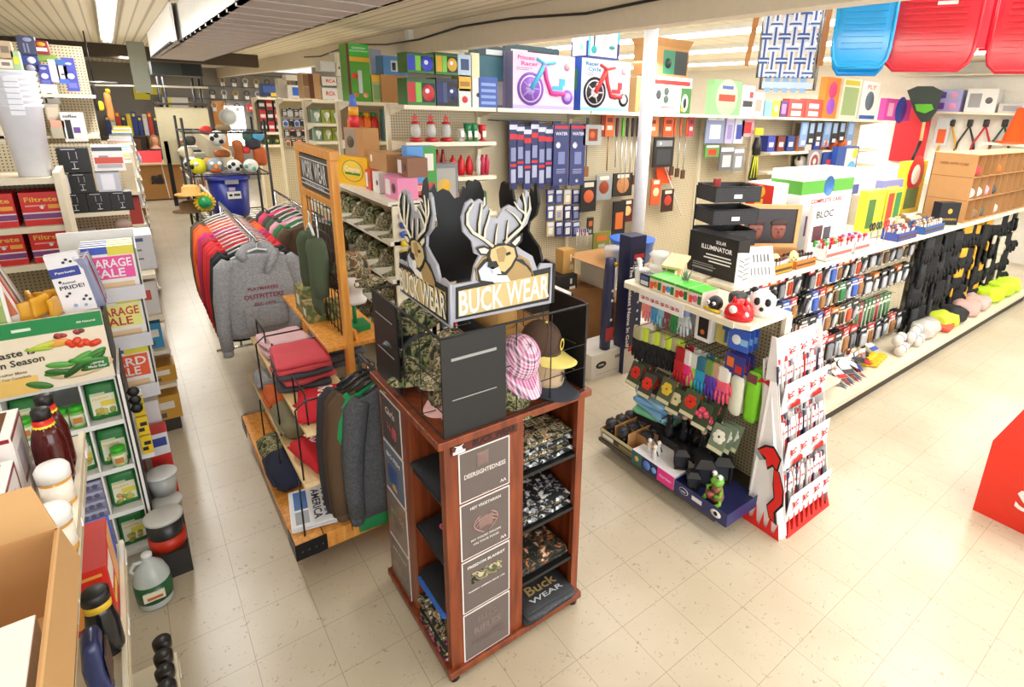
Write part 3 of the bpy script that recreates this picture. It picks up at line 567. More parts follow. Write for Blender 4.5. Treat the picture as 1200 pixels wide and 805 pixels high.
fold('red folded shirt with repeated white lettering on the lower shelf',.52,-.96,.603,.34,.26,.09,M('#c41d2b',.9),36,F9+.25,amp=.016,txt=[('BADGERS',0,.07,.08,'#f2eaea',.28),('BADGERS',0,-.02,.08,'#f2eaea',.28),])
fold('green camouflage folded shirt on the cart deck',.38,-.22,.253,.26,.18,.12,CAMO2,37,F9)
fold('navy folded shirt on the cart deck',.38,-.55,.253,.34,.2,.17,M('#20253c',.9),38,F9,amp=.014)
for q in range(4):
    m=MB(); m.box(-.17,.17,-.13,.13,0,.008,M('#dfe2e6',.8)); m.box(-.17,.17,-.132,-.128,.001,.007,WHITE)
    if q==3:
        ink=M('#1d2a4a',.8); m.text('MADE IN',(-.0,.06,.0095),(1,0,0),(0,1,0),.06,ink,.26); m.text('AMERICA',(-.0,.005,.0095),(1,0,0),(0,1,0),.06,ink,.28); m.box(-.15,.02,-.11,-.04,.008,.0095,M('#3f69a8')); m.box(.04,.15,-.11,-.04,.008,.0095,M('#9aa0a8')); m.box(-.16,.16,.10,.104,.008,.0095,ink)
    tag(m.build('newspaper',loc=(.45+R.uniform(-.01,.01),-.93+R.uniform(-.01,.01),.253+q*.009),rz=F9+R.uniform(-.08,.08)-.15),('white newspaper catalogue headed MADE IN AMERICA on the cart deck' if q==3 else 'newspaper catalogue under the headlined one, %s from the deck'%('first','second','third')[q]),'newspaper','newspapers on the cart')
carton('box','small brown gift box beside the newspapers on the cart','box',(.62,-1.03,.253),.12,.08,.05,CARD,[('r',.1,.2,.9,.8,'#c9a36a')])
# jackets hanging at the near end
t=thing('clothes_bar','short black bar holding jackets at the near end of the cart','rail',(.70,-1.28,0)); MB().tube([(0,-.12,1.27),(0,.10,1.27)],.01,BLACK).build('rail',t)
MB().tube([(0,.12,1.27),(0,.12,.9)],.01,BLACK).build('bracket',t)
for i,(x,y,c,l) in enumerate(((.64,-1.195,'#2a2c33','black hanging jacket, farthest at the cart end'),(.655,-1.235,'#4a3626','dark brown hanging jacket at the end of the cart'),(.665,-1.285,'#5a4430','brown hanging jacket right behind the charcoal one'),(.70,-1.315,'#1f8a50','green hanging shirt behind the charcoal sweatshirt'),(.715,-1.365,None,'charcoal grey hanging sweatshirt beside the kiosk'))):
    garment('jacket',l,'jacket',(x+.055,y,1.15),R.uniform(-.08,.08),CHAR if c is None else M(c,.9),w=.36,h=.74+(.12 if i==3 else 0),t=.022,sleeve=.62 if i!=3 else .2,group='jackets at the cart end',seed=60+i,hang='#2a2a2c')
# green plaid boxes, mannequin
for i,(x,y,w,h,l) in enumerate(((.70,-.10,.16,.17,'green and brown checked box, largest on the cart top shelf'),(.69,-.30,.13,.12,'green and brown checked box nearest the mannequin head'),(.82,-.34,.12,.12,'green and brown checked box behind the nearest one'))):
    carton('gift_box',l,'box',(x-.05,y,1.192),w,.11,h,CAMOBOX,[('r',.3,.3,.75,.7,'#e9e5d8')],rz=F9,group='checked boxes on the cart')
t=thing('mannequin_head','white display head on a green stand wearing a camouflage cap','mannequin',(.86,-.60,1.192)); GN=M('#1f8a4f',.5)
MB().box(-.07,.07,-.07,.07,0,.035,GN).build('base',t); MB().tube([(0,0,.03),(0,0,.20)],.012,GN).build('pole',t)
m=MB(); m.loft([(0,0,.17,.075,.06),(0,0,.19,.08,.065),(0,0,.22,.055,.05),(0,-.005,.26,.055,.055),(0,-.02,.29,.075,.085),(0,-.01,.33,.085,.10),(0,0,.36,.085,.10)],M('#f3efec',.35),18); m.ball((0,-.105,.315),.018,M('#f3efec',.35)); m.build('head',t)
cap('camouflage cap with orange trim worn by the white display head',(.86,-.60,1.192+.335),.9,CAMO,CAMO,None,.1,1.15,side=M('#d06a2c'))
# olive shirt on the wire grid
garment('tee_shirt','olive green shirt hanging on the wire grid of the cart','shirt',(.695,-.42,1.80),-PI/2,M('#4d5a44',.9),w=.22,h=.52,t=.02,sleeve=.3,seed=80)
# ================= RIGHT GONDOLA =================
SH=M('#e4dac2',.45); KICK=M('#3a352d',.6)
def label_strip(m,x0,x1,y,z,h=.03):
    m.box(x0,x1,y-.004,y,z-h,z,SH)
GN_=thing('gondola_shelving','long beige double sided gondola with pegboard along the right aisle','shelving',(0,0,0))
gx0,gx1=3.06,10.3
m=MB(); m.box(gx0,gx1,-2.02,-1.06,0,.10,KICK); m.build('kick_base',GN_)
m=MB(); m.box(gx0,gx1,-2.05,-1.03,.10,.15,SH); m.build('base_deck',GN_)
m=MB(); m.box(gx0,gx1,-1.57,-1.53,.15,1.37,PEG); m.build('pegboard_panel',GN_)
for i in range(7):
    x=gx0+i*1.207; MB().box(x-.015,x+.015,-1.60,-1.50,.10,1.369,SH).build('upright',GN_)
for i in range(6):
    x=gx0+i*1.207; m=MB(); m.box(x+.004,x+1.203,-1.80,-1.57,1.37,1.40,SH); m.box(x+.004,x+1.203,-1.806,-1.80,1.365,1.405,M('#efe6cf',.4)); m.build('top_shelf',GN_)
    m=MB(); m.box(x+.004,x+1.203,-1.53,-1.22,1.37,1.40,SH); m.build('back_shelf',GN_)
m=MB(); m.box(3.06,4.6,-1.98,-1.58,.30,.325,SH); m.box(3.06,4.6,-1.986,-1.98,.29,.33,M('#efe6cf',.4)); m.build('lower_shelf',GN_)
m=MB(); m.box(3.06,3.9,-1.94,-1.58,.50,.525,SH); m.box(3.06,3.9,-1.946,-1.94,.49,.53,M('#efe6cf',.4)); m.build('lower_shelf',GN_)
# ---- carded goods ----
def card(name,w,h,head,body,blist,shape=0):
    m=MB(); m.box(-w/2,w/2,-.002,.002,-h,0,M(body,.35)); m.box(-w/2,w/2,-.0035,.0035,-h*.26,-.001,M(head,.35)); m.box(-w*.3,w*.3,-.0045,-.0035,-h*.2,-h*.12,M('#f4f4f0',.4))
    if shape==0: m.soft(-w*.36,w*.36,-.03,-.002,-h*.92,-h*.32,M(blist,.25),1,0,3,.012)
    elif shape==1: m.tube([(-w*.2,-.014,-h*.88),(-w*.05,-.014,-h*.6),(w*.15,-.014,-h*.34)],[w*.12,w*.16,w*.1],M(blist,.3),8)
    elif shape==2:
        for q in (-1,1): m.tube([(q*w*.18,-.012,-h*.9),(q*w*.18,-.012,-h*.35)],w*.10,M(blist,.3),8)
    elif shape==3: m.lathe([(w*.2,0),(w*.22,.012),(w*.12,.02)],M(blist,.3),(0,0,0),10)
    m.box(-w*.34,-w*.05,-.005,-.0035,-h*.99,-h*.93,M('#f2f2ee',.4))
    return m
PALS=[('#c22a2a','#222428','#7d8288'),('#1c1d22','#e8e4da','#c8502c'),('#1c1d22','#2a2c33','#b9bcc2'),('#2b4fa8','#e6e8ee','#3b5fb8'),('#c22a2a','#e8e4da','#9a6a3c'),('#d8772a','#23242a','#d8d8d4'),('#1c1d22','#c9b78c','#5a4a3a'),('#2c6a3c','#dfe6d8','#2f7a46')]
cnt=[0]
def pegs(x0,x1,n,z,deep,w,h,pal,shp,group,label,Y=-1.57,hook=True,name='carded_tool',cat='packaged tool',par=None,gap=.035,jit=.01,face=0,X=None,tiltd=0.0,pals=None):
    """columns of identical hanging cards; face 0 -> wall y=Y, face 1 -> wall x=X seen from -X"""
    protos={}
    for i in range(n):
        u=x0+(x1-x0)*(i+.5)/n; L=deep*gap+.04
        if hook:
            m=MB()
            m.tube([(0,0,.01),(0,-L,.01),(0,-L-.004,.02)],.003,M('#b5b8bc',.25,.9),5)
            if face: m.build('peg_hook',par,loc=(X,u,z),rz=FX)
            else: m.build('peg_hook',par,loc=(u,Y,z))
        p=(pals or [pal])[i%len(pals or [pal])]; s_=shp if isinstance(shp,int) else shp[i%len(shp)]
        for k in range(deep):
            key=(p,s_); off=.02+k*gap
            loc=(X-off,u+R.uniform(-jit,jit)*.4,z+.008) if face else (u+R.uniform(-jit,jit)*.4,Y-off,z+.008)
            if key not in protos:
                o=card(name,w,h,*p,s_).build(name); tag(o,label,cat,group); protos[key]=o; o.location=loc; o.rotation_euler=(tiltd,0,(FX if face else 0)+R.uniform(-.08,.08))
            else:
                o=protos[key].copy(); COL.objects.link(o); o.location=loc; o.rotation_euler=(tiltd,0,(FX if face else 0)+R.uniform(-.12,.12))
G_=GN_
for b in range(2):
    xa=3.14+b*1.207; nm=('nearest','second')[b]
    pegs(xa,xa+1.1,9,1.30,3,.12,.20,None,(0,2,1),'tool cards, top row, %s bay'%nm,'small tool card in the top row of pegs, %s bay of the right gondola'%nm,par=G_,pals=PALS[:6])
    pegs(xa,xa+1.1,9,1.07,3,.12,.20,None,(1,0,0),'tool cards, second row, %s bay'%nm,'small tool card in the second row of pegs, %s bay of the right gondola'%nm,par=G_,pals=PALS[2:])
    pegs(xa,xa+1.1,8,.83,3,.13,.22,None,(0,1,2),'tool cards, third row, %s bay'%nm,'small tool card in the third row of pegs, %s bay of the right gondola'%nm,par=G_,pals=PALS[1:5]+PALS[5:7])
    if b: pegs(xa,xa+1.1,7,.57,4,.15,.27,None,(2,0),'tool cards, bottom row, second bay','red or black tool card in the bottom row of pegs, second bay',par=G_,pals=[PALS[0],PALS[2],PALS[4]])
xa=3.14+2*1.207
pegs(xa,xa+1.1,7,1.30,2,.14,.20,None,(0,1),'dark cards, third bay top','dark packaged item high in the third bay of the right gondola',par=G_,pals=[PALS[2],PALS[0],PALS[6]])
pegs(xa,xa+1.1,6,1.03,2,.15,.22,None,(0,1),'dark cards, third bay middle','dark packaged item in the middle of the third bay',par=G_,pals=[PALS[2],PALS[5],PALS[2]])
pegs(xa-.35,xa+.75,12,.74,2,.07,.30,None,2,'green striped packs','narrow green striped pack hanging low in the third bay',par=G_,pals=[('#8a2f3c','#d9a0a0','#a83a44'),('#2f6a3c','#e2e6d4','#3f7a4a'),('#3a7a48','#e6eadc','#2f5f3a'),('#2f6a3c','#d6dfc4','#4a8a55')],name='striped_pack',cat='package')
pegs(4.45,5.50,6,.44,3,.15,.24,None,(2,0,1),'low tool cards, second bay','red, black or white carded tool lowest in the second bay',par=G_,pals=[PALS[2],PALS[0],PALS[1]])
pegs(5.6,6.65,6,.47,3,.15,.24,None,(0,2),'low tool cards, third bay','black or dark red pack lowest in the third bay',par=G_,pals=[PALS[2],PALS[4],PALS[2]])
# gloves and black garments of the far bays
def glove_mesh(palm,cuff,h=.26,w=.11,fingers=None,printm=None):
    m=MB(); f=fingers or palm
    m.soft(-w*.42,w*.42,-.016,.016,-h*.42,-.01,cuff,3,.003,4,.014)
    m.soft(-w*.48,w*.48,-.019,.019,-h*.66,-h*.36,palm,4,.003,4,.016)
    for i in range(4):
        L=(.30,.36,.34,.27)[i]*h; x=(-.36+.24*i)*w; m.tube([(x,0,-h*.62),(x*1.12,-.004,-h*.62-L*.5),(x*1.2,0,-h*.62-L)],[w*.115,w*.11,w*.08],f,8)
    m.tube([(w*.40,-.002,-h*.44),(w*.60,-.004,-h*.55),(w*.66,-.004,-h*.68)],[w*.12,w*.11,w*.08],f,8)
    return m
def glove(label,loc,rz,palm,cuff,group,proto={},h=.26,w=.11,name='garden_glove',cat='glove',fingers=None,tilt=0):
    k=(palm.name,cuff.name,h,w,name)
    if k in proto:
        o=proto[k].copy(); COL.objects.link(o)
    else:
        o=glove_mesh(palm,cuff,h,w,fingers).build(name); proto[k]=o
    o.location=loc; o.rotation_euler=(tilt,0,rz); tag(o,label,cat,group); return o
BG=M('#17181b',.8); YL=M('#e0a72c',.7)
for b,(cc,nm) in enumerate((((BG,M('#2a2c30',.8)),'fourth bay'),((BG,YL),'fifth bay'),((BG,M('#d0c9b4',.7)),'sixth bay'))):
    for r,z in enumerate((1.33,1.04,.75,.50)):
        for i in range(5):
            for k in range(2):
                c=cc[(i+r)%2] if (b and i%3==2) else BG
                glove('dark work glove hanging in the %s of the right gondola, %s row'%(nm,('top','second','third','bottom')[r]),(6.80+b*1.207+i*.225+k*.01,-1.63-k*.08+R.uniform(-.02,.02),z+R.uniform(-.05,.04)),R.uniform(-.6,.6),c,cc[1] if (i+k)%2 else BG,'work gloves, %s, row %d'%(nm,r),h=.33,w=.19,name='work_glove',cat='glove')
# ---- goods lying on the base deck ----
def soft_item(name,label,cat,loc,w,d,h,mat,seed=0,rz=0,amp=.012,group=None,r=None):
    return tag(MB().soft(-w/2,w/2,-d/2,d/2,0,h,mat,seed,amp,6,r).build(name,loc=loc,rz=rz),label,cat,group)
for i in range(5): glove('yellow rubber glove lying on the base deck of the right gondola',(5.55+i*.07,-1.93+.01*i,.175+.004*i),.5+i*.05,M('#e8c81e',.5),M('#d9b81a',.5),'yellow gloves on the base deck',h=.26,w=.1,tilt=PI/2*.97)
for i in range(6):
    m=MB(); T0=m.T
    m.loft([(0,0,z_,.055,.05,.04) for z_ in (0,.04,.08,.12,.16,.2)],M('#ddd9d2',.7),14); m.loft([(0,0,z_,.0565,.0515) for z_ in (.085,.1)],M('#3a3440',.6),14)
    o=m.build('sock_bundle',loc=(6.0+(i%3)*.22,-1.93+(i%2)*.04,.21+(i//3)*.1)); o.rotation_euler=(0,PI/2,.15); tag(o,'white sock bundle with a dark band in plastic on the base deck','socks','sock bundles on the base deck')
soft_item('plastic_bag','clear plastic bag of white socks on the base deck','bag',(6.9,-1.85,.15),.42,.24,.20,M('#d9d5cf',.2,alpha=.8),5,amp=.03)
for i,(x,c,l,h) in enumerate(((7.35,'#e8593c','orange folded garment on the base deck',.1),(7.45,'#c9d83a','lime folded garment behind the orange one',.17),(7.75,'#15161b','black folded garment on the base deck',.2),(8.25,'#d3aba2','pink bagged garment on the base deck',.18),(8.65,'#cbb2a8','pale pink bagged garment on the base deck',.17),(9.15,'#c8e82a','neon yellow safety vest on the base deck, nearest',.2),(9.6,'#c2e428','neon yellow safety vest on the base deck, middle',.22),(10.0,'#cdea38','neon yellow safety vest on the base deck, farthest',.2))):
    soft_item('folded_garment',l,'clothing',(x,-1.84,.15),.36,.3,h,M(c,.6),20+i,R.uniform(-.3,.3),.03,'garments on the base deck')
for i in range(9):
    c=['#2a4fa0','#e8e6e2','#c02a30'][i%3]; m=MB(); m.box(-.02,.02,-.09,.09,0,.006,M(c)); m.box(-.02,.02,-.09,-.05,.006,.008,WHITE)
    o=m.build('marker_pack',loc=(4.82+i*.05,-1.90,.17)); o.rotation_euler=(.5,.4,.3); tag(o,'small red, white or blue pack heaped on the base deck','package','packs heaped on the base deck')
for i in range(10):
    c=['#23242a','#c42a2a','#e3e0da','#3b3d44','#cf6a2a'][i%5]
    m=MB(); m.box(-.05,.05,-.012,0,0,.14,M(c,.4)); m.box(-.05,.05,-.0135,-.012,.1,.14,M('#e8e4da',.4)); m.soft(-.03,.03,-.03,-.012,.02,.09,M('#85888c',.3),1,0,3)
    o=m.build('boxed_tool',loc=(4.5+i*.115,-1.77,.152)); o.rotation_euler=(-.3,0,R.uniform(-.2,.2)); tag(o,'boxed tool leaning back on the base deck of the second bay','packaged tool','boxed tools on the base deck')
for i,(x,y,z,w,d,h,c,l) in enumerate(((3.2,-1.90,.151,.24,.2,.10,'#c6332c','red plastic bin of flat steel parts on the base deck'),(3.62,-1.92,.151,.16,.16,.12,'#9aa2b4','grey tub beside the red bin'),(3.86,-1.95,.151,.2,.12,.06,'#5f8fc8','blue flat box in front of the lower shelf'),(4.15,-1.9,.151,.18,.14,.12,'#1f2024','black box with a white label on the base deck'),(3.25,-1.85,.526,.14,.14,.08,'#2a2c33','black boxed light on the small shelf'),(3.5,-1.85,.526,.18,.12,.07,'#23252b','black box with yellow label on the small shelf'),(3.3,-1.86,.326,.14,.1,.12,'#2e3038','dark grey box on the lower shelf'),(3.75,-1.88,.326,.22,.1,.13,'#d98a3a','orange and white boxes of tape on the lower shelf'),(4.2,-1.88,.326,.2,.12,.12,'#26272b','black box with red corner on the lower shelf'))):
    carton('box',l,'box',(x,y,z),w,d,h,c,[('r',.1,.55,.6,.85,'#e8e6de'),('r',.7,.1,.9,.4,'#e0c23a' if i==5 else '#c8332c')],group='goods low on the near bay')
# ================= END CAP =================
EC=thing('endcap_shelving','beige endcap of the right gondola hung with gloves and bulb packets','shelving',(0,0,0))
m=MB(); m.box(2.60,3.03,-2.20,-1.22,0,.09,KICK); m.build('kick_base',EC)
m=MB(); m.box(2.44,3.03,-2.30,-1.18,.09,.12,M('#4a4438',.5)); m.build('base_tray',EC,bevel=.004)
m=MB(); m.box(2.99,3.02,-2.25,-1.22,.12,1.36,PEGY); m.build('pegboard_panel',EC)
for y in (-2.27,-1.2): MB().box(2.96,3.03,y-.015,y+.015,.1,1.36,SH).build('upright',EC)
m=MB(); m.box(2.60,3.04,-2.27,-1.20,1.345,1.375,SH); m.prism([(2.60,-2.27,1.345),(2.60,-1.20,1.345),(2.56,-1.24,1.345),(2.56,-2.18,1.345)],(0,0,.03),SH); m.box(2.555,2.56,-2.18,-1.24,1.34,1.38,M('#efe6cf',.4)); m.build('top_shelf',EC)
m=MB(); m.box(2.5505,2.554,-1.80,-1.40,1.285,1.372,M('#f2f0ee',.5)); [m.text(t_,(2.548,-1.46-i*.09,1.325),(0,-1,0),(0,0,1),.03,M('#c22a30'),.08) for i,t_ in enumerate(('$5','$5','$5','$5'))]; tag(m.build('price_sign'),'white sale card with red writing on the endcap shelf edge','sign')
def zi(px,py,z): p=at(px,py,z=z); return p
def zbox(name,label,cat,x0,yt,x1,yb,z,d,col,art=(),side=(),rz=0,**k):
    B=at((x0+x1)/2,yb,z=z); Y=B.y; A=at(x0,yb,y=Y); C_=at(x1,yb,y=Y); Tp=at((x0+x1)/2,yt,y=Y); return carton(name,label,cat,(B.x,Y,z),abs(C_.x-A.x),d,Tp.z-z,col,art,side,rz=rz,**k)
zt=1.377
# row of green topped mug boxes facing the cross aisle
for i,y in enumerate((-1.50,-1.615,-1.73,-1.845)):
    c=['#e8d8c8','#f0ece0','#efe0cc','#e9d5d0'][i]
    carton('mug_box','white patterned box with a green top, %s from the left on the endcap'%('first','second','third','fourth')[i],'box',(2.60,y,zt),.11,.16,.10,c,[('r',.05,.1,.3,.6,'#e8502c'),('o',.5,.45,.2,['#e87a2c','#2fa6d8','#d83a3a','#e85a9a'][i]),('r',.7,.15,.95,.7,'#2f7a3c'),('r',0,.84,1,1,'#3fae2f')],rz=FX,top='#4fc23a',group='mug boxes on the endcap')
carton('mug_box','patterned box with a green top set back behind the row','box',(2.80,-1.43,zt),.12,.12,.11,'#e6e2d6',[('r',.1,.2,.5,.7,'#2a2c30'),('r',.55,.2,.9,.7,'#c84a3a'),('r',0,.84,1,1,'#3fae2f')],rz=FX,top='#4fc23a')
carton('small_box','small black box with white labels at the left end of the endcap shelf','box',(2.62,-1.375,zt),.09,.07,.085,'#1d2030',[('r',.1,.1,.9,.45,'#d8dae4'),('r',.1,.55,.9,.85,'#5a6aa0')],rz=FX)
def lathe_thing(name,label,cat,loc,prof,mat,n=18,group=None,**k): return tag(MB().lathe(prof,mat,(0,0,0),n,**k).build(name,loc=loc),label,cat,group)
CLR=M('#e4e8ea',.1,alpha=.45)
t=lathe_thing('plastic_tub','clear tub of white plastic cutlery on the endcap corner','tub',(2.68,-1.285,zt),[(.045,0),(.055,.09),(.058,.095),(.05,.09)],CLR)
for i in range(5): MB().tube([(R.uniform(-.02,.02),R.uniform(-.02,.02),.03),(R.uniform(-.05,.02),R.uniform(-.01,.06),.17)],.009,WHITE,6).build('cutlery',t)
lathe_thing('plastic_bowl','clear lidded bowl behind the cutlery tub','bowl',(2.87,-1.27,zt),[(.06,0),(.085,.07),(.09,.075),(.07,.1),(.02,.105)],CLR)
lathe_thing('plastic_bowl','second clear lidded bowl stacked on the first','bowl',(2.88,-1.27,zt+.106),[(.055,0),(.08,.06),(.085,.065),(.06,.09),(.02,.095)],CLR)
# bird house
t=thing('bird_house','unpainted pine bird house with a sloping roof on the endcap','bird house',(2.87,-1.44,zt),FX+.35)
m=MB(); m.prism([(-.055,-.06,0),(-.055,.06,0),(-.055,.06,.17),(-.055,-.06,.13)],(.11,0,0),PINE); m.build('body',t)
m=MB(); m.hexa([(-.075,-.10,.123),(.075,-.10,.123),(.075,.075,.178),(-.075,.075,.178)],[(-.075,-.10,.141),(.075,-.10,.141),(.075,.075,.196),(-.075,.075,.196)],PINE); m.build('roof',t)
m=MB(); m.T=Matrix.Translation((0,-.0605,.08))@Matrix.Rotation(PI/2,4,'X'); m.lathe([(.02,0),(.02,.004)],M('#2a1a10'),n=14); m.build('entrance_hole',t)
# lady bug, ant, panda helmets
t=thing('ladybug_toy','big red ladybug toy with white spots at the endcap corner','toy',(2.66,-2.14,zt),FX+.3)
m=MB(); m.loft([(0,0,0,.085,.075),(0,0,.03,.09,.08),(0,.005,.07,.075,.07),(0,.01,.10,.045,.05),(0,.01,.115,.012,.015)],M('#d81f26',.2),20); m.build('shell',t)
for x,y,z,r_ in ((-.02,-.066,.065,.026),(.055,-.05,.045,.018),(.03,-.02,.10,.012)):
    m=MB(); m.ball((x,y,z),r_,WHITE,12,1,.6,1); m.build('spot',t)
for x in (-.03,.04): MB().tube([(x,-.02,.10),(x,-.03,.135)],[.016,.006],M('#d81f26',.2)).build('horn',t)
t=thing('ant_toy','black ball toy with white googly eyes beside the ladybug','toy',(2.64,-1.975,zt),FX)
MB().ball((0,0,.048),.048,BLACK,16).build('head',t)
for x in (-.02,.02): m=MB(); m.ball((x,-.043,.058),.012,WHITE,10); m.ball((x,-.054,.058),.005,BLACK,8); m.build('eye',t)
MB().tube([(-.06,-.03,.01),(.06,-.03,.01)],.01,M('#e8c81e')).build('foot',t)
t=thing('panda_toy','white mask shaped toy with black eye patches at the endcap corner','toy',(2.82,-2.19,zt),FX+.5)
m=MB(); m.loft([(0,0,0,.05,.05),(0,0,.05,.075,.06),(0,0,.11,.08,.06),(.0,0,.15,.06,.045),(0,0,.165,.02,.02)],M('#f2f2f0',.3),18); m.build('face',t)
for x in (-.03,.032): m=MB(); m.ball((x,-.056,.10),.022,BLACK,10,.9,.35,1.2); m.build('eye_patch',t)
m=MB(); m.ball((-.055,0,.155),.022,BLACK,10); m.build('ear',t); m=MB(); m.ball((.055,0,.155),.022,BLACK,10); m.build('ear',t); m=MB(); m.ball((0,-.062,.055),.014,BLACK,8); m.build('nose',t)
soft_item('toy_bag','black soft toy between the ladybug and the black box','toy',(2.80,-2.02,zt),.12,.1,.11,BLACK,3)
# solar illuminator box
carton('lamp_box','black box printed SOLAR ILLUMINATOR on the endcap shelf','box',(3.16,-1.52,1.402),.44,.14,.31,'#141416',[('t','SOLAR',.66,.84,.11,'#e8e8e8',.2),('t','ILLUMINATOR',.58,.68,.15,'#f4f4f4',.62),('r',.38,.50,.88,.53,'#e8e8e8'),('r',.34,.42,.90,.45,'#e8e8e8'),('r',.45,.34,.88,.37,'#e8e8e8'),('r',.12,.12,.55,.16,'#8a8a8a'),('r',.12,.2,.6,.22,'#8a8a8a'),('r',.12,.25,.55,.27,'#777777')],rz=FX)
m=MB(); m.box(-.05,.05,0,.012,0,.25,WHITE); [m.tube([(0,-.001,.06+.018*q),((-1)**q*.035,-.001,.075+.018*q)],.0025,BLACK,4) for q in range(9)]
o=m.build('info_card',loc=(2.80,-2.05+.0,zt)); o.location=(3.10,-1.84,1.402); o.rotation_euler=(0,0,-.6); tag(o,'narrow white card with a black drawing beside the black box','card')
zz=1.40
o=carton('drawing_board','white leaning card printed with rows of small black figures','card',(3.42,-1.78,1.402),.27,.012,.24,'#eceae6',[('r',.1+.115*(i%7),.12+.40*(i//7),.135+.115*(i%7),.36+.40*(i//7),'#6a6c70') for i in range(14)]+[('r',.1,.88,.7,.96,'#c9d8c0')]); o.rotation_euler=(-.35,0,-.35)
# plant in blue pot
t=thing('potted_plant','tiny leafy plant in a blue pot behind the mug boxes','plant',(2.72,-1.66,zt+.0)); MB().lathe([(.022,0),(.03,.045),(.032,.05)],M('#2a3fae',.3)).build('pot',t)
m=MB()
for i in range(26): a=R.uniform(0,6.28); h_=R.uniform(.06,.19); r_=R.uniform(.01,.05); m.tube([(0,0,.045),(math.cos(a)*r_*.5,math.sin(a)*r_*.5,h_*.7),(math.cos(a)*r_,math.sin(a)*r_,h_)],[.002,.006,.001],M('#6f8468',.6),4)
m.build('leaves',t)
# mesh baskets
t=thing('basket_tower','black mesh four tier basket tower behind the bird house','basket',(3.50,-1.36,1.402),-.35); MSH=dotmat('black_mesh','#17171a','#4a4b50',.012,.25)
for i in range(4):
    m=MB(); z=.01+i*.17; a,b=.20,.13
    for (x0,x1,y0,y1) in ((-a,a,-b,-b+.004),(-a,a,b-.004,b),(-a,-a+.004,-b,b),(a-.004,a,-b,b)): m.box(x0,x1,y0,y1,z,z+.11,MSH)
    m.box(-a,a,-b,b,z,z+.004,MSH); m.tube([(-a,-b,z+.115),(a,-b,z+.115),(a,b,z+.115),(-a,b,z+.115),(-a,-b,z+.115)],.005,BLACK,6); bk_=m.build('basket',t)
    MB().box(-.04,.03,-b-.006,-b-.002,z+.03,z+.06,M('#e4e2de')).build('label_tag',bk_)
for x in (-.205,.205): MB().tube([(x,.13,0),(x,.13,.62)],.006,BLACK).build('post',t)
carton('box','white and violet box lying in the top mesh basket','box',(3.50,-1.38,1.402+.526),.22,.14,.07,'#e9e9f0',[('r',0,.0,1,.35,'#5a5ab0')],rz=-.2,group=None)
carton('book','red booklet standing in the top mesh basket','book',(3.38,-1.34,1.402+.526),.07,.02,.16,'#8f2a24',[('r',.1,.3,.9,.35,'#e0c8a0')])
# framed portrait
carton('box','low brown carton under the framed picture','box',(3.98,-1.50,1.402),.46,.16,.098,CARD,rz=-.55)
t=thing('framed_picture','pine framed picture of two shadowed faces in hats','picture',(3.98,-1.45,1.402+.10),-.55); w2,h2=.26,.36
for (a,b,c,d) in ((-w2,w2,0,.035),(-w2,w2,h2-.035,h2),(-w2,-w2+.035,.035,h2-.035),(w2-.035,w2,.035,h2-.035)): MB().box(a,b,-.015,.015,c,d,M('#d9a66a',.4)).build('frame_side',t,bevel=.002)
m=MB(); m.box(-w2+.035,w2-.035,-.004,.004,.035,h2-.035,M('#1f0f0e',.3)); sk=M('#8a4a3a',.5)
for cx in (-.12,.08):
    m.loft([(cx,-.005,.07,.03,.003),(cx,-.005,.10,.055,.006),(cx,-.005,.15,.065,.007),(cx,-.005,.19,.06,.006)],sk,14); m.ball((cx,-.006,.205),.075,M('#3a1a14'),14,1,.08,.45); m.box(cx-.035,cx-.01,-.0125,-.011,.155,.162,M('#1a0c0a')); m.box(cx+.012,cx+.037,-.0125,-.011,.155,.162,M('#1a0c0a')); m.tube([(cx+.002,-.012,.155),(cx+.004,-.015,.12)],.006,sk,6); m.box(cx-.018,cx+.02,-.0122,-.011,.098,.103,M('#4a1f1a'))
m.build('picture',t)
for i,(x,y,l) in enumerate(((3.70,-1.72,'cream oval hang tag leaning in front of the picture'),(3.92,-1.74,'cream oval hang tag right of the other one'))):
    m=MB(); m.lathe([(.05,-.003),(.05,.003)],M('#e6d590',.5),(0,0,0),20,1,1.5); m.text('HALOW',(0,0,.0045),(1,0,0),(0,1,0),.03,M('#5a4a1a'),.06); o=m.build('hang_tag',loc=(x,y,1.402+.068)); o.rotation_euler=(PI/2-.2,0,-.3); tag(o,l,'tag')

for i in range(34):
    p_=PALS[(i*5)%8]; key=('lying',p_)
    if key not in MC: MC[key]=card('carded_tool',.12,.20,*p_,i%3).build('carded_tool'); o=MC[key]
    else: o=MC[key].copy(); COL.objects.link(o)
    o.location=(4.35+(i%12)*.135+R.uniform(-.03,.03),-1.66-.11*(i//12),.18+.015*(i%3)); o.rotation_euler=(PI/2+.25+R.uniform(-.1,.2),0,R.uniform(-.7,.7)); tag(o,'carded tool lying in the heap on the base deck of the second and third bays','packaged tool','carded tools heaped on the base deck')
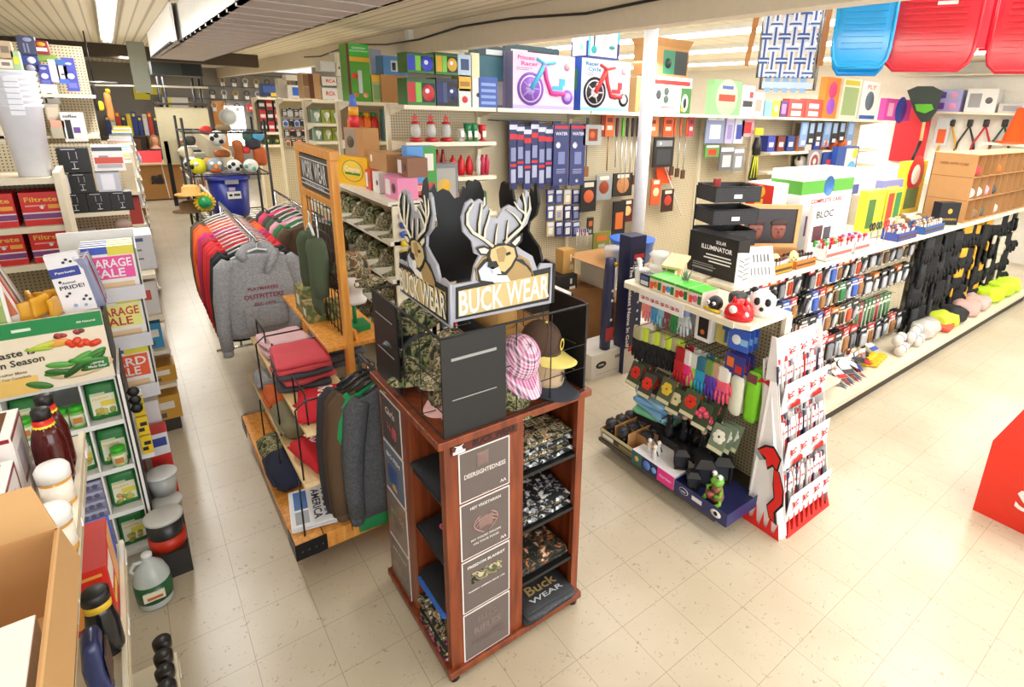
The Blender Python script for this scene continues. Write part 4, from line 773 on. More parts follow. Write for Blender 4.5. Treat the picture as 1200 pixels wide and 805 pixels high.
# ---- endcap hangings (facing -X at x = 2.99) ----
def ehook(y,z,L): MB().tube([(0,0,.01),(0,-L,.01),(0,-L-.004,.025)],.0035,M('#b5b8bc',.25,.9),5).build('peg_hook',EC,loc=(2.99,y,z),rz=FX)
def eg(label,y,z,off,palm,cuff,group,**k): return glove(label,(2.99-off,y,z),FX+R.uniform(-.15,.15),palm,cuff,group,**k)
C_=lambda h: M(h,.75)
for i,(y,c1,c2,l) in enumerate(((-1.27,'#e88a86','#8a9a3a','salmon pink garden glove at the far edge of the endcap'),(-1.36,'#4f9ad0','#3f86c0','sky blue garden glove on the upper row of the endcap'),(-1.42,'#8ec8dc','#7ab8d0','pale blue garden glove on the upper row of the endcap'),(-1.48,'#8a4650','#7a3a44','maroon garden glove on the upper row of the endcap'),(-1.54,'#2f8a4a','#27763e','green garden glove on the upper row of the endcap'),(-1.62,'#c9cfd4','#8aa0d0','grey and white floral garden glove on the upper row'))):
    ehook(y,1.31,.24); eg(l,y,1.30,.20,C_(c1),C_(c2),'garden gloves on the endcap',h=.27,w=.10); eg(l.replace(' at the',', behind the first, at the').replace(' on the upper',', behind the first, on the upper'),y-.004,1.30,.12,C_(c1),C_(c2),'garden gloves on the endcap',h=.27,w=.10)
NEON=C_('#c6e03a'); BKG=C_('#15161a')
for i in range(8):
    y=-1.26-i*.048; ehook(y,1.00,.3) if i%3==0 else None
    g=eg('black garden glove with neon yellow finger sides in the crowded middle row',y,1.02,.27-.01*i,BKG,NEON if i%2 else C_('#b9b48a'),'black and neon gloves',h=.29,w=.12)
for i,(y,c1,c2,l) in enumerate(((-1.66,'#c8232c','#b01c26','red garden glove behind the dotted pink one'),(-1.72,'#f02a86','#f2eef0','hot pink garden glove with a dotted white cuff'),(-1.79,'#8fd83a','#d8dcd0','lime garden glove with a patterned cuff'),(-1.85,'#2a9ac8','#2f6f8a','turquoise garden glove with a patterned cuff'),(-1.91,'#5b3aa8','#7a9a4a','purple garden glove, nearest the turquoise one'),(-1.97,'#6a42b8','#c9a08a','purple garden glove with a brown and green header card'),(-2.03,'#e85a72','#e6e2dc','coral garden glove beside the purple ones'))):
    ehook(y,1.0,.26); eg(l,y,.985,.24,C_(c1),C_(c2),'garden gloves on the endcap',h=.29,w=.11); eg(l+', rear one',y-.012,.985,.16,C_(c1),C_(c2),'garden gloves on the endcap',h=.29,w=.11)
def xcard(name,label,cat,y,z,off,w,h,col,art,tilt=0.12,d=.006,group=None):
    o=carton(name,label,cat,(2.99-off,y,z),w,d,h,col,art,rz=FX,group=group); o.rotation_euler=(-tilt,0,FX+R.uniform(-.06,.06)); return o
t=carton('window_box','white boxed toy with a dark window hanging on the endcap','box',(2.80,-1.78,1.06),.13,.10,.22,'#eceaea',[('r',.2,.12,.85,.85,'#1d1a1c'),('o',.5,.3,.14,'#d8692c')],rz=FX)
xcard('sprayer_card','yellow card with a blue sprayer on the upper endcap row','packaged tool',-1.93,1.08,.16,.13,.21,'#d2c66a',[('r',.35,.5,.95,.75,'#2f6fc0'),('r',.55,.1,.75,.55,'#2f6fc0'),('o',.3,.75,.1,'#e9e6da')],.05)
for k in range(3): xcard('garden_card','blue and white card with a butterfly on the right of the endcap, %s'%('front','middle','rear')[k],'package',-2.10,1.12,.24-.05*k,.15,.14,'#3a62c8',[('o',.4,.5,.22,'#e8eef4'),('r',.6,.3,.95,.6,'#8ac0e8')],.03,group='butterfly cards')
for k in range(3): xcard('garden_card','purple card with orange pictures under the butterfly cards, %s'%('front','middle','rear')[k],'package',-2.10,.96,.25-.05*k,.15,.13,'#3a3a8a',[('r',.1,.3,.45,.8,'#e8762c'),('r',.55,.1,.9,.5,'#c8342c')],.03,group='orange picture cards')
for k in range(3):
    m=MB(); m.soft(-.055,.055,-.014,.014,-.30,0,C_('#d9d8c4'),2,.003,6,.05)
    tag(m.build('garden_glove',loc=(2.76+k*.05,-2.12,.95),rz=FX),'cream mitten shaped glove at the right of the endcap, %s'%('front','middle','rear')[k],'glove','cream mittens')
for k in range(3):
    m=MB(); m.soft(-.05,.05,-.014,.014,-.36,0,C_('#83d62c'),2,.004,6,.03); m.box(-.035,.035,-.02,-.016,-.07,-.01,M('#7a3f4a'))
    tag(m.build('garden_sleeve',loc=(2.80+k*.05,-2.215,1.0),rz=FX),'lime green garden sleeve at the right edge of the endcap, %s'%('front','middle','rear')[k],'glove','lime green sleeves')
# bulb packets with flowers
def flower_art(c,c2,n=1):
    a=[('r',.03,.02,.97,.16,'#d8d6b0')]
    cs=[(.5,.58)] if n==1 else [(R.uniform(.2,.8),R.uniform(.3,.85)) for _ in range(n)]
    for cx,cz in cs:
        for q in range(6):
            s_=.21 if n==1 else .08; a.append(('o',cx+s_*math.cos(q*1.047),cz+s_*.75*math.sin(q*1.047),s_*.9,c,.8))
        a.append(('o',cx,cz,.07 if n==1 else .03,c2))
    return a
pk=[(-1.30,'red','#d8251c','#5a1410','#3f4a34',1),(-1.43,'orange red','#e8341c','#7a1a10','#4a4640',1),(-1.62,'yellow','#e8c83a','#c8662a','#5a5f44',1),(-1.71,'pale yellow','#e0d8a8','#8a6a2a','#44503a',1),(-1.84,'bright red','#e0301c','#8a1a14','#4f5a3a',1),(-1.95,'pink clustered','#e0486a','#f0c8d0','#3c4a34',7),(-2.10,'white calla','#f2f0e4','#3a5a2c','#7a8a72',1)]
for i,(y,nm,c,c2,bg,n) in enumerate(pk):
    for k in range(3):
        lab='bulb packet with a %s flower, %s of its stack on the endcap'%(nm,('front','middle','rear')[k])
        xcard('bulb_packet',lab,'seed packet',y-.018*k,(.56 if i<6 else .42)-.04*(i%2),.36-.05*k,.125,.185,bg,flower_art(c,c2,n),.42,group='bulb packets')
    ehook(y,.72 if i<6 else .6,.3)
# ---- things on the endcap base tray ----
bz=.122
m=MB(); m.box(-.21,.21,0,.30,0,.006,CARD); m.box(-.21,.21,0,.004,0,.085,M('#d8cfa4',.6)); m.box(-.19,.19,-.0015,0,.012,.06,M('#2d2a26',.5)); m.box(-.18,-.06,-.003,-.0015,.02,.052,M('#e8e6dc')); m.box(-.0,.17,-.003,-.0015,.022,.05,M('#8a7a4a')); m.box(-.21,-.206,0,.3,0,.085,CARD); m.box(.206,.21,0,.3,0,.085,CARD)
for x in (-.07,.07): m.box(x-.002,x+.002,.02,.29,.006,.16,CARD)
for y in (.10,.2): m.box(-.2,.2,y-.002,y+.002,.006,.15,CARD)
tag(m.build('divider_tray',loc=(2.45,-1.40,bz),rz=FX),'cardboard display tray with dividers at the far end of the endcap base','tray')
for i,(x,y) in enumerate(((-.14,.05),(0,.05),(-.14,.15),(0,.15),(.14,.15),(-.14,.25),(0,.25),(.14,.25))):
    t=thing('solar_light','black capped solar light standing in the divided cardboard tray','lamp',(2.45+y,-1.40-x,bz+.007),0,'solar lights in the tray'); MB().lathe([(.03,0),(.034,.06),(.03,.10)],M('#1b1c20',.35),n=14).build('body',t); MB().lathe([(.045,.10),(.05,.125),(.045,.15),(.01,.158)],M('#232429',.5),n=16).build('cap',t)
for i,(c,w_) in enumerate((('#7fd0a0',.36),('#8fc4e8',.38),('#7fb8e6',.36),('#9acbea',.34))):
    soft_item('folded_cushion','light %s folded cushion, %s in the pile behind the divided tray'%(('green','blue','blue','blue')[i],('lowest','second','third','topmost')[i]),'cushion',(2.84,-1.45,bz+.20+i*.045),.30,w_,.045,M(c,.5),30+i,R.uniform(-.2,.2),.008,'cushions on the endcap')
carton('box','dark box under the blue cushions on the endcap base','box',(2.70,-1.45,bz),.34,.27,.198,'#2b2a2c',rz=FX)
m=MB(); m.box(-.20,.20,0,.36,0,.10,M('#e9e7ea',.5)); m.box(-.20,-.10,-.003,0,0,.10,M('#2f6a6a')); m.box(-.098,.05,-.003,0,0,.10,M('#232a5a')); m.box(.052,.20,-.003,0,0,.10,M('#f0329a')); m.text('Garden',(.126,-.004,.05),(1,0,0),(0,0,1),.03,M('#f8d0e4'),.11)
m.T=Matrix.Translation((-.02,-.003,.05))@Matrix.Rotation(PI/2,4,'X'); [m.lathe([(.001,.003),(r_,.002),(r_,0)],M(c),(x,0,0),14) for x,r_,c in ((-.03,.035,'#5a86d8'),(.04,.022,'#7ab0e8'),(-.13,.02,'#e0b85a'))]
tag(m.build('display_box',loc=(2.43,-1.76,bz),rz=FX),'white topped display box with teal, blue and pink front on the endcap base','box')
def fairy(lab,x,y,z,c,s_=1):
    t=thing('figurine',lab,'figurine',(x,y,z),FX+R.uniform(-.4,.4),'garden figurines on the endcap'); t.scale=(s_,s_,s_)
    MB().loft([(0,0,0,.035,.03),(0,0,.03,.03,.025),(0,0,.09,.018,.014),(0,0,.12,.022,.014),(0,0,.135,.008,.008)],M('#1b1c22',.4),12).build('body',t); MB().ball((0,-.002,.155),.02,M('#d8b89a',.5),12).build('head',t)
    m=MB()
    for q in range(7): a=PI*q/6; m.prism([(0,.008,.15),(.055*math.cos(a-.16),.01,.15+.055*math.sin(a-.16)),(.065*math.cos(a),.01,.15+.065*math.sin(a)),(.055*math.cos(a+.16),.01,.15+.055*math.sin(a+.16))],(0,.004,0),M(c,.5))
    m.build('headdress',t)
    for q in (-1,1): MB().tube([(q*.02,0,.118),(q*.045,-.02,.09),(q*.04,-.04,.075)],.006,M('#1b1c22',.4),6).build('arm',t)
fairy('dark figurine with a pink petal headdress, nearest the cushions',2.70,-1.66,bz+.17,'#e2477e',1.25); fairy('dark figurine with a pink petal headdress in the middle of the endcap',2.74,-1.76,bz+.17,'#d83a72',1.2); fairy('dark figurine with a raspberry petal headdress, rightmost',2.78,-1.86,bz+.17,'#c8326a',1.2); fairy('dark figurine with a blue petal headdress',2.72,-1.95,bz+.17,'#2f4a8a',1.1)
carton('box','dark box carrying the petal headed figurines','box',(2.66,-1.80,bz),.44,.30,.165,'#221f22',rz=FX)
for i,(x,y,l) in enumerate(((2.50,-1.66,'small white and black figurine at the left of the display box'),(2.47,-1.74,'small orange and white figurine on the display box'),(2.53,-1.72,'small white dancing figurine on the display box'))):
    t=thing('figurine',l,'figurine',(x,y,bz+.10),FX); m=MB(); m.loft([(0,0,0,.02,.015),(0,0,.04,.015,.012),(0,0,.07,.02,.014),(0,0,.085,.008,.008)],WHITE,10); m.build('body',t); MB().ball((0,0,.10),.016,M('#f0ece4')).build('head',t); MB().tube([(-.015,0,.075),(-.04,-.01,.11)],.005,M('#e88a4a' if i==1 else '#202024'),6).build('arm',t); MB().tube([(.015,0,.075),(.04,-.01,.05)],.005,M('#202024'),6).build('arm',t)
m=MB(); m.box(-.21,.21,0,.36,0,.055,M('#23285a',.4)); m.box(-.21,.21,-.003,0,0,.095,M('#262b62',.35)); m.box(-.213,-.21,0,.36,0,.09,M('#262b62',.35)); m.box(.21,.213,0,.36,0,.09,M('#262b62',.35))
m.T=Matrix.Translation((-.13,-.003,.05))@Matrix.Rotation(PI/2,4,'X'); m.lathe([(.001,.002),(.038,.0015),(.038,0)],WHITE,n=18,sy=.65); m.lathe([(.001,.003),(.034,.0025),(.034,0)],M('#262b62'),n=18,sy=.65); m.T=Matrix(); m.text('solar',(-.13,-.0065,.05),(1,0,0),(0,0,1),.02,WHITE,.045); m.box(-.06,.02,-.005,-.003,.035,.065,M('#e8e8ee'))
m.T=Matrix.Translation((.13,-.003,.05))@Matrix.Rotation(PI/2,4,'X'); m.lathe([(.001,.002),(.04,.0015),(.04,0)],WHITE,n=18,sy=.65); m.lathe([(.001,.004),(.015,.0035),(.015,0)],BLACK,n=12)
m.T=Matrix()
tag(m.build('display_box',loc=(2.43,-2.18,bz),rz=FX),'navy blue tray box with white oval logos at the near corner of the endcap','box')
for i,(x,y,z,s_,l) in enumerate(((2.66,-2.00,.06,1.1,'black solar lantern at the back left of the navy tray'),(2.60,-2.07,.06,1.2,'large black solar lantern in the middle of the navy tray'),(2.50,-2.06,.058,.8,'small black robot shaped lantern at the front of the navy tray'),(2.72,-2.12,.06,1.2,'tall black solar lantern at the back of the navy tray'),(2.56,-1.90,.06,.9,'black square lantern between the two display boxes'))):
    t=thing('solar_lantern',l,'lantern',(x,y,bz+(z if i!=4 else .102)),.785,'black solar lanterns'); t.scale=(s_,s_,s_); K_=M('#1a1a1e',.4)
    m=MB(); [m.box(a-.006,a+.006,b-.006,b+.006,0,.12,K_) for a in (-.045,.045) for b in (-.045,.045)]; m.box(-.05,.05,-.05,.05,0,.015,K_); m.box(-.035,.035,-.035,.035,.015,.11,M('#3a3c44',.15)); m.build('body',t)
    MB().hexa([(-.06,-.06,.12),(.06,-.06,.12),(.06,.06,.12),(-.06,.06,.12)],[(-.03,-.03,.16),(.03,-.03,.16),(.03,.03,.16),(-.03,.03,.16)],K_).build('roof',t)
t=thing('frog_figurine','green frog garden figurine holding copper pots at the near end of the endcap','figurine',(2.52,-2.24,bz+.056),FX-.2); GF=M('#6fb03a',.3)
MB().loft([(0,0,0,.04,.035),(0,0,.04,.05,.04),(0,0,.10,.035,.03),(0,0,.13,.02,.02)],M('#9a6a4a',.5),14).build('body',t); MB().loft([(0,0,.12,.03,.03),(0,-.01,.15,.045,.04),(0,0,.18,.03,.03)],GF,14).build('head',t)
for q in (-1,1):
    m=MB(); m.ball((q*.025,-.015,.195),.018,WHITE,12); m.ball((q*.025,-.031,.197),.007,BLACK,8); m.build('eye',t)
    MB().tube([(q*.035,0,.10),(q*.06,-.03,.08),(q*.03,-.05,.07)],.011,GF).build('arm',t); MB().tube([(q*.03,0,.03),(q*.06,-.03,.02),(q*.05,-.06,.005)],.014,GF).build('leg',t)
m=MB(); m.lathe([(.02,0),(.03,.03),(.032,.035)],M('#8a4a3a',.4),(0,-.06,.05)); m.build('pot',t)
# ================= FIREHOUSE FLOOR DISPLAY =================
FD=thing('floor_display','white cardboard floor display with red axes and flames beside the endcap','display stand',(2.79,-2.60,0)); W_=.53; lean=.20
def FY_(z): return lean*z*1.05
WH=M('#f2eff0',.5); RD=M('#e2231f',.5); DRD=M('#b81c22',.5)
m=MB(); m.prism([(0,0,.02),(0,FY_(1.28),1.28),(0,.30,1.28),(0,.30,.02)],(.006,0,0),WH); m.build('side_panel',FD); m=MB(); m.prism([(W_-.006,0,.02),(W_-.006,FY_(1.28),1.28),(W_-.006,.30,1.28),(W_-.006,.30,.02)],(.006,0,0),WH); m.build('side_panel',FD)
m=MB(); m.prism([(-.055,.27,0),(-.055,.02,0),(0,-.0,.0),(-.003,.22,1.0),(-.012,.26,1.0)],(.004,0,0),WH); m.build('wing_panel',FD)
MB().box(.006,W_-.006,.29,.30,.02,1.25,WH).build('back_panel',FD)
def fpt(x,z,o=0): return Vector((x,FY_(z)-o,z))
# axe art on the side
def sp(y,z): return Vector((-.0045-.05*max(0,(1-z))*max(0,1-abs(y-.15)*3)*0,y,z))
m=MB(); X0=-.002
m.prism([Vector((-.062,y,z)) for y,z in ((.27,.52),(.20,.60),(.14,.62),(.08,.56),(.09,.46),(.13,.48),(.16,.44),(.18,.50),(.22,.50))],(-.002,0,0),BLACK); m.prism([Vector((-.0645,y,z)) for y,z in ((.24,.54),(.19,.59),(.14,.605),(.09,.55),(.10,.475),(.13,.50),(.16,.46),(.18,.52))],(-.002,0,0),RD); m.prism([Vector((-.0645,y,z)) for y,z in ((.27,.53),(.245,.545),(.19,.50),(.22,.48))],(-.002,0,0),M('#9aa0a0'))
m.prism([Vector((-.062,y,z)) for y,z in ((.12,.48),(.08,.47),(.03,.36),(.02,.26),(.06,.18),(.04,.10),(.10,.12),(.13,.20),(.09,.28),(.11,.36))],(-.002,0,0),BLACK); m.prism([Vector((-.0645,y,z)) for y,z in ((.115,.47),(.085,.465),(.04,.36),(.032,.27),(.075,.18),(.06,.115),(.095,.13),(.12,.20),(.08,.28),(.10,.36))],(-.002,0,0),RD)
m.build('axe_print',FD)
def emblem(m,P,s_):
    for q in (-1,1):
        a,b=P(-q*.5*s_,-.5*s_),P(q*.5*s_,.5*s_); m.tube([a,b],.035*s_,RD,4); m.prism([P(q*.38*s_,.58*s_),P(q*.62*s_,.48*s_),P(q*.64*s_,.28*s_),P(q*.46*s_,.38*s_)],P(0,0,.002)-P(0,0),RD)
    m.prism([P(.32*s_*math.cos(t_*.785),.32*s_*math.sin(t_*.785)) for t_ in range(8)],P(0,0,.003)-P(0,0),DRD); m.prism([P(.22*s_*math.cos(t_*.785),.22*s_*math.sin(t_*.785),.0025) for t_ in range(8)],P(0,0,.002)-P(0,0),WH); m.prism([P(-.55*s_,-.08*s_,.004),P(.55*s_,-.08*s_,.004),P(.55*s_,.1*s_,.004),P(-.55*s_,.1*s_,.004)],P(0,0,.001)-P(0,0),DRD)
def flames(m,P,n,w,z0,seed=1):
    r=random.Random(seed); pts=[(0,z0)]
    for i in range(n): pts+=[(w*(i+.25)/n,z0+r.uniform(.02,.05)),(w*(i+.6)/n,z0+r.uniform(.10,.19)),(w*(i+.85)/n,z0+r.uniform(.03,.05))]
    pts.append((w,z0)); m.prism([P(a,b) for a,b in pts],P(0,0,.0015)-P(0,0),RD)
for k,(za,zb,zc) in enumerate(((.10,.29,.43),(.44,.64,.78),(.80,1.0,1.14))):
    m=MB(); ex=.02+.0*k
    for h in (0,1):
        x0=.01+h*.26; m.prism([fpt(x0,za,-.01),fpt(x0,za,-.01)+Vector((0,-.01,0)),fpt(x0,zb,.045),fpt(x0,zb,.04)],(.25,0,0),WH)
        P=lambda u,v,o=0,x0=x0: fpt(x0,za+v,.012+.03*v/.17+o)+Vector((u,0,0))
        for q in (.065,.185): emblem(m,lambda u,v,o=0,q=q: P(q+u,.11+v,o),.058)
        m.prism([P(.06,.02,.002),P(.19,.02,.002),P(.19,.05,.002),P(.16,.07,.002),P(.13,.05,.002),P(.09,.055,.002)],(0,-.001,0),RD) if k else None
        m.text('FIREHOUSE',P(.125,.028,.006),(1,0,0),(0,-.15,1),.028,M('#33302f'),.17) if k else None
    m.box(.008,W_-.008,FY_(za)+.0,.29,za,za+.006,WH); m.build('tray',FD)
    m=MB()
    for z_ in (zb,): m.prism([(-.0065,FY_(z_)+.0+.04+y,z_-.05+z2) for y,z2 in ((.0,0),(.05,.02),(.1,0),(.07,.05),(.05,.03),(.02,.05))],(-.002,0,0),DRD)
    m.build('side_emblem',FD)
    # tubes of novelty candy / sticks standing in the tray
    for h in (0,1):
        for i in range(9):
            for j in range(3):
                x=2.79+.03+h*.26+i*.025; y=-2.60+FY_(za)+.03+j*.055; c=['#d8242c','#f0ecea','#3a3e58','#e6dedc','#f4f0ee'][(i*2+j+k+h)%5]
                mt=M(c,.35); key=('stk',c,k)
                if key not in MC:
                    mm=MB(); mm.tube([(0,0,0),(0,0,.30)],.0095,mt,8); mm.box(-.012,.012,-.011,-.009,.19,.27,WH); mm.box(-.008,.008,-.0118,-.011,.225,.24,RD); o=mm.build('stick_pack'); MC[key]=o
                else: o=MC[key].copy(); COL.objects.link(o)
                o.location=(x,y,za+.007); o.rotation_euler=(-.12,R.uniform(-.1,.1),R.uniform(-.3,.3)); tag(o,'slim stick packet standing in the %s tier of the white floor display'%('bottom','middle','top')[k],'stick packet','stick packets, tier %d'%k)
m=MB(); P=lambda u,v,o=0: fpt(u,v,.008+o); flames(m,P,9,W_,.0,3); P2=lambda u,v,o=0: Vector((-.062-o,.28-u,v)); flames(m,P2,5,.27,0,5); m.box(.0,W_,0.0,.30,0.0,.02,RD); m.build('flame_base',FD)
m=MB()
for i in range(4):
    P=lambda u,v,o=0,i=i: Vector((.07+i*.13+u,.2-o,1.20+v)); m.prism([P(.045*math.cos(a*.52),.045*math.sin(a*.52)) for a in range(12)],(0,-.003,0),WH); emblem(m,lambda u,v,o=0: P(u,v,o+.004),.055)
m.build('header_badges',FD)
# ================= RED DISPLAY at the right edge =================
t=thing('dump_bin','bright red cardboard display holding dark bottles at the right edge','display stand',(4.10,-3.23,0)); RB=M('#e0301c',.45)
m=MB(); m.hexa([(0,-.75,.0),(0,0,.0),(.9,0,.0),(.9,-.75,.0)],[(-.0,-.75,.55),(0,0,.55),(.9,0,.55),(.9,-.75,.55)],RB); m.build('base',t)
m=MB(); m.hexa([(0.0,-.70,.55),(0,0,.55),(.9,0,.55),(.9,-.70,.55)],[(.10,-.60,.82),(.10,-.10,.82),(.8,-.10,.82),(.8,-.60,.82)],RB); m.build('upper_bin',t)
m=MB(); m.text('SURE',(-.003,-.45,.22),(0,-1,0),(0,0,1),.2,WHITE,.5); m.build('lettering',t)
for i in range(3): m=MB(); m.box(-.004,0,-.62,-.28+.02*i,.36+i*.001,.50,CARDD) if i==0 else None; m.build('window_cutout',t) if i==0 else None
for i in range(6):
    o=MB(); o.lathe([(.03,0),(.035,.10),(.02,.14),(.018,.16)],M('#23242c',.2),n=14); o.lathe([(.021,.16),(.021,.185)],M('#c9ccd2',.2,.8),n=12)
    tag(o.build('bottle',loc=(4.26+i*.09,-3.36+.0*i,.82)),'dark bottle with a silver cap standing on the red display, %s from the left'%('first','second','third','fourth','fifth','sixth')[i],'bottle','bottles on the red display')
m=MB(); m.box(0,.3,0,.3,0,.35,WHITE); m.box(.02,.28,.02,.28,.35,.36,M('#d9d6d0')); tag(m.build('white_carton',loc=(3.95,-3.95,0)),'white carton on the floor below the red display','box')
# ================= ON THE TOP SHELF OF THE RIGHT GONDOLA =================
gt=1.402
carton('tall_box','tall white box with a red printed side on the gondola top','box',(4.30,-1.36,gt),.36,.26,.60,'#f3f1ee',[],[('r',.0,.02,1,.98,'#d8352a'),('r',.35,.5,.65,.78,'#f2c83a'),('o',.5,.88,.2,'#f0b83a')])
zbox('appliance_box','large white box with a green band for a cleaning appliance','box',931,200,988,290,gt,.30,'#efefee',[('r',0,.72,1,.88,'#5aa83a'),('o',.5,.8,.1,'#2f6fb0'),('t','COMPLETE CARE',.5,.62,.07,'#c8323a',.6),('t','POWER',.5,.55,.06,'#2a4a9a',.3)]+[('r',.15+.08*i,.2,.18+.08*i,.45,'#6a3a6a') for i in range(8)],[('r',0,.72,1,.88,'#5aa83a'),('r',.1,.3,.8,.6,'#b9bcc8')])
zbox('kit_box','white folded information leaflet with BLOC lettering','box',945,240,972,300,gt,.03,'#f1efee',[('t','BLOC',.5,.8,.18,'#2a2a30',.7),('r',.1,.3,.5,.6,'#5a2f3a'),('r',.55,.15,.85,.55,'#4a4a52')])
def crate(label,x0,x1,y,h,col,fill,n,cat='display tray',seed=0):
    m=MB(); d=.16; m.box(x0,x1,y,y+.003,gt,gt+h,M(col)); m.box(x0,x1,y+d,y+d+.003,gt,gt+h*1.5,M(col)); m.box(x0,x0+.003,y,y+d,gt,gt+h,M(col)); m.box(x1-.003,x1,y,y+d,gt,gt+h,M(col)); m.box(x0,x1,y,y+d,gt,gt+.003,M(col)); m.box(x0+.01,x1-.01,y-.0015,y,gt+h*.3,gt+h*.6,M('#e86a5a' if col=='#f0eeee' else '#5a3a1a'))
    tag(m.build('display_tray'),label,cat)
    nx=n//2
    for i in range(nx):
        for j in range(2):
            f=fill[(i+j)%len(fill)]; key=('fl',f,h)
            if key not in MC:
                mm=MB(); mm.tube([(0,0,0),(0,0,h*1.25)],.013,M(f,.35),8); mm.box(-.016,.016,-.016,-.013,h*.7,h*1.2,M('#e8e6e2')); mm.ball((0,0,h*1.35),.016,M(f,.3),8); MC[key]=mm.build('tube_item')
                o=MC[key]
            else: o=MC[key].copy(); COL.objects.link(o)
            o.location=(x0+(x1-x0)*(i+.5)/nx,y+.05+j*.07,gt+.004); o.rotation_euler=(R.uniform(-.1,.1),R.uniform(-.1,.1),0); tag(o,'small upright item in the '+label,'packaged item','items in the '+label)
crate('gold cardboard tray of brown wrapped items',3.56,3.84,-1.785,.07,'#c9962a',['#5a2c1e','#6a3626','#4a241a'],16)
crate('orange cardboard tray of dark items',3.90,4.20,-1.78,.06,'#d8792c',['#3a2420','#4a2a22','#2c1e1c'],16)
crate('white cardboard tray of red and green marker pens',4.35,4.80,-1.785,.10,'#f0eeee',['#d82c2c','#3fae3a','#e8e8ea','#c8242c'],24)
crate('second white tray of red and violet pens',4.86,5.15,-1.78,.10,'#f0eeee',['#c82a3a','#a84a9a','#e0d8dc'],16)
crate('low blue tray of mixed dark items',5.75,6.2,-1.785,.08,'#3a4a9a',['#3a3c48','#c9302c','#d9d8d8','#8a5a3a'],20)
crate('low blue tray of pale mixed items',6.4,6.95,-1.785,.08,'#2f5aa0',['#c9a58a','#8a6a4a','#e0d9d0','#5a4a3a'],22)
for i,(x,c) in enumerate(((4.42,'#2f5fc8'),(4.52,'#3fae4a'),(4.64,'#7fd03a'),(4.76,'#e8502c'),(4.88,'#d8302c'),(5.0,'#3a3c44'))):
    m=MB(); m.tube([(-.06,0,0),(-.02,.01,.0),(.03,0,0),(.07,.012,0)],[.014,.018,.018,.01],M(c,.3),8); tag(m.build('marker',loc=(x,-1.66,gt+.015)),'%s thick marker lying behind the white pen trays'%('blue','green','lime','orange','red','black')[i],'marker','markers lying on the gondola top')
for i,(x,c,l) in enumerate(((5.28,'#22242a','black handled scissors on the gondola top'),(5.42,'#1f4a3a','dark green handled scissors on the gondola top'),(5.58,'#d8242c','red handled scissors on the gondola top'))):
    t=thing('scissors',l,'scissors',(x,-1.72,gt+.0),0,'scissors on the gondola top'); mt=M(c,.3)
    for q in (-1,1):
        m=MB(); m.tube([(q*(.028+.022*math.cos(a*PI/5)),0,.19+.035*math.sin(a*PI/5)) for a in range(11)],.007,mt,6); m.build('handle',t); m=MB(); m.prism([(q*.012,-.002,.16),(-q*.012,-.002,.0),(-q*.004,-.002,.0),(q*.022,-.002,.16)],(0,.004,0),M('#b9bcc2',.2,.9)); m.build('blade',t)
zbox('box','red framed puzzle box behind the scissors','box',1003,228,1028,262,gt,.1,'#d8cfc4',[('r',.05,.5,.6,.95,'#3a4a7a'),('r',.2,.05,.95,.45,'#c8282c')])
for i,(x0,yt,x1,yb,c,ar,l) in enumerate(((1014,224,1034,240,'#f0dc3a',[('r',.1,.1,.5,.8,'#4a7a3a')],'yellow carton behind the scissors'),(1036,222,1054,236,'#d8c83a',[('r',.1,.1,.45,.9,'#c8402c'),('r',.55,.1,.9,.9,'#3a8a4a')],'yellow and red carton behind the blue card'),
    (1028,212,1050,256,'#8f93c8',[('r',.2,.1,.7,.6,'#6a6ab0'),('r',.2,.65,.8,.85,'#e8c83a')],'violet blister card standing on the gondola top'),(1052,190,1075,250,'#f0dc3a',[('o',.5,.75,.38,'#c8202c'),('o',.5,.75,.2,'#f4f0e8'),('r',.2,.1,.8,.5,'#5a7a4a')],'tall yellow box with a red oval near the brown organizer'),(985,212,1000,262,'#e8e6e2',[('r',.1,.5,.9,.9,'#4a5aa0'),('o',.5,.25,.3,'#5aa0d8')],'white display card with a blue round print'))):
    (zbox('box',l,'box',x0,yt,x1,yb,gt,.09,c,ar,group='boxes on the right gondola top') if i>1 else pbox('box',l,'box',x0,yt,x1,250,-1.40,.09,c,ar,z=gt,group='boxes on the right gondola top'))
# shoe organizer
t=thing('cubby_organizer','brown cardboard cubby organizer in three rows on the gondola top','organizer',(7.62,-1.76,gt)); OW,OH,OD=2.7,.80,.46
MB().box(0,.008,0,OD,0,OH,CARD).build('end_panel',t); MB().box(0,OW,OD-.008,OD,0,OH,CARD).build('back_panel',t)
for i in range(4): MB().box(.008,OW,0,OD-.008,i*OH/3-(.008 if i==3 else 0),i*OH/3+(.008 if i<3 else 0),CARD if i<3 else M('#d8b07a',.8)).build('shelf',t)
for i in range(1,11):
    for k in range(3): MB().box(i*.27-.003,i*.27+.003,.004,OD-.01,k*OH/3+.008,(k+1)*OH/3-.008,CARD).build('divider',t)
m=MB(); ik=M('#7a4f2a',.8); m.text('OPEN WITH CARE',(-.003,OD/2,.68),(0,-1,0),(0,0,1),.04,ik,.3)
for z in (.26,.53): m.box(-.002,0,0.01,OD-.01,z,z+.006,CARDD)
m.build('printing',t)
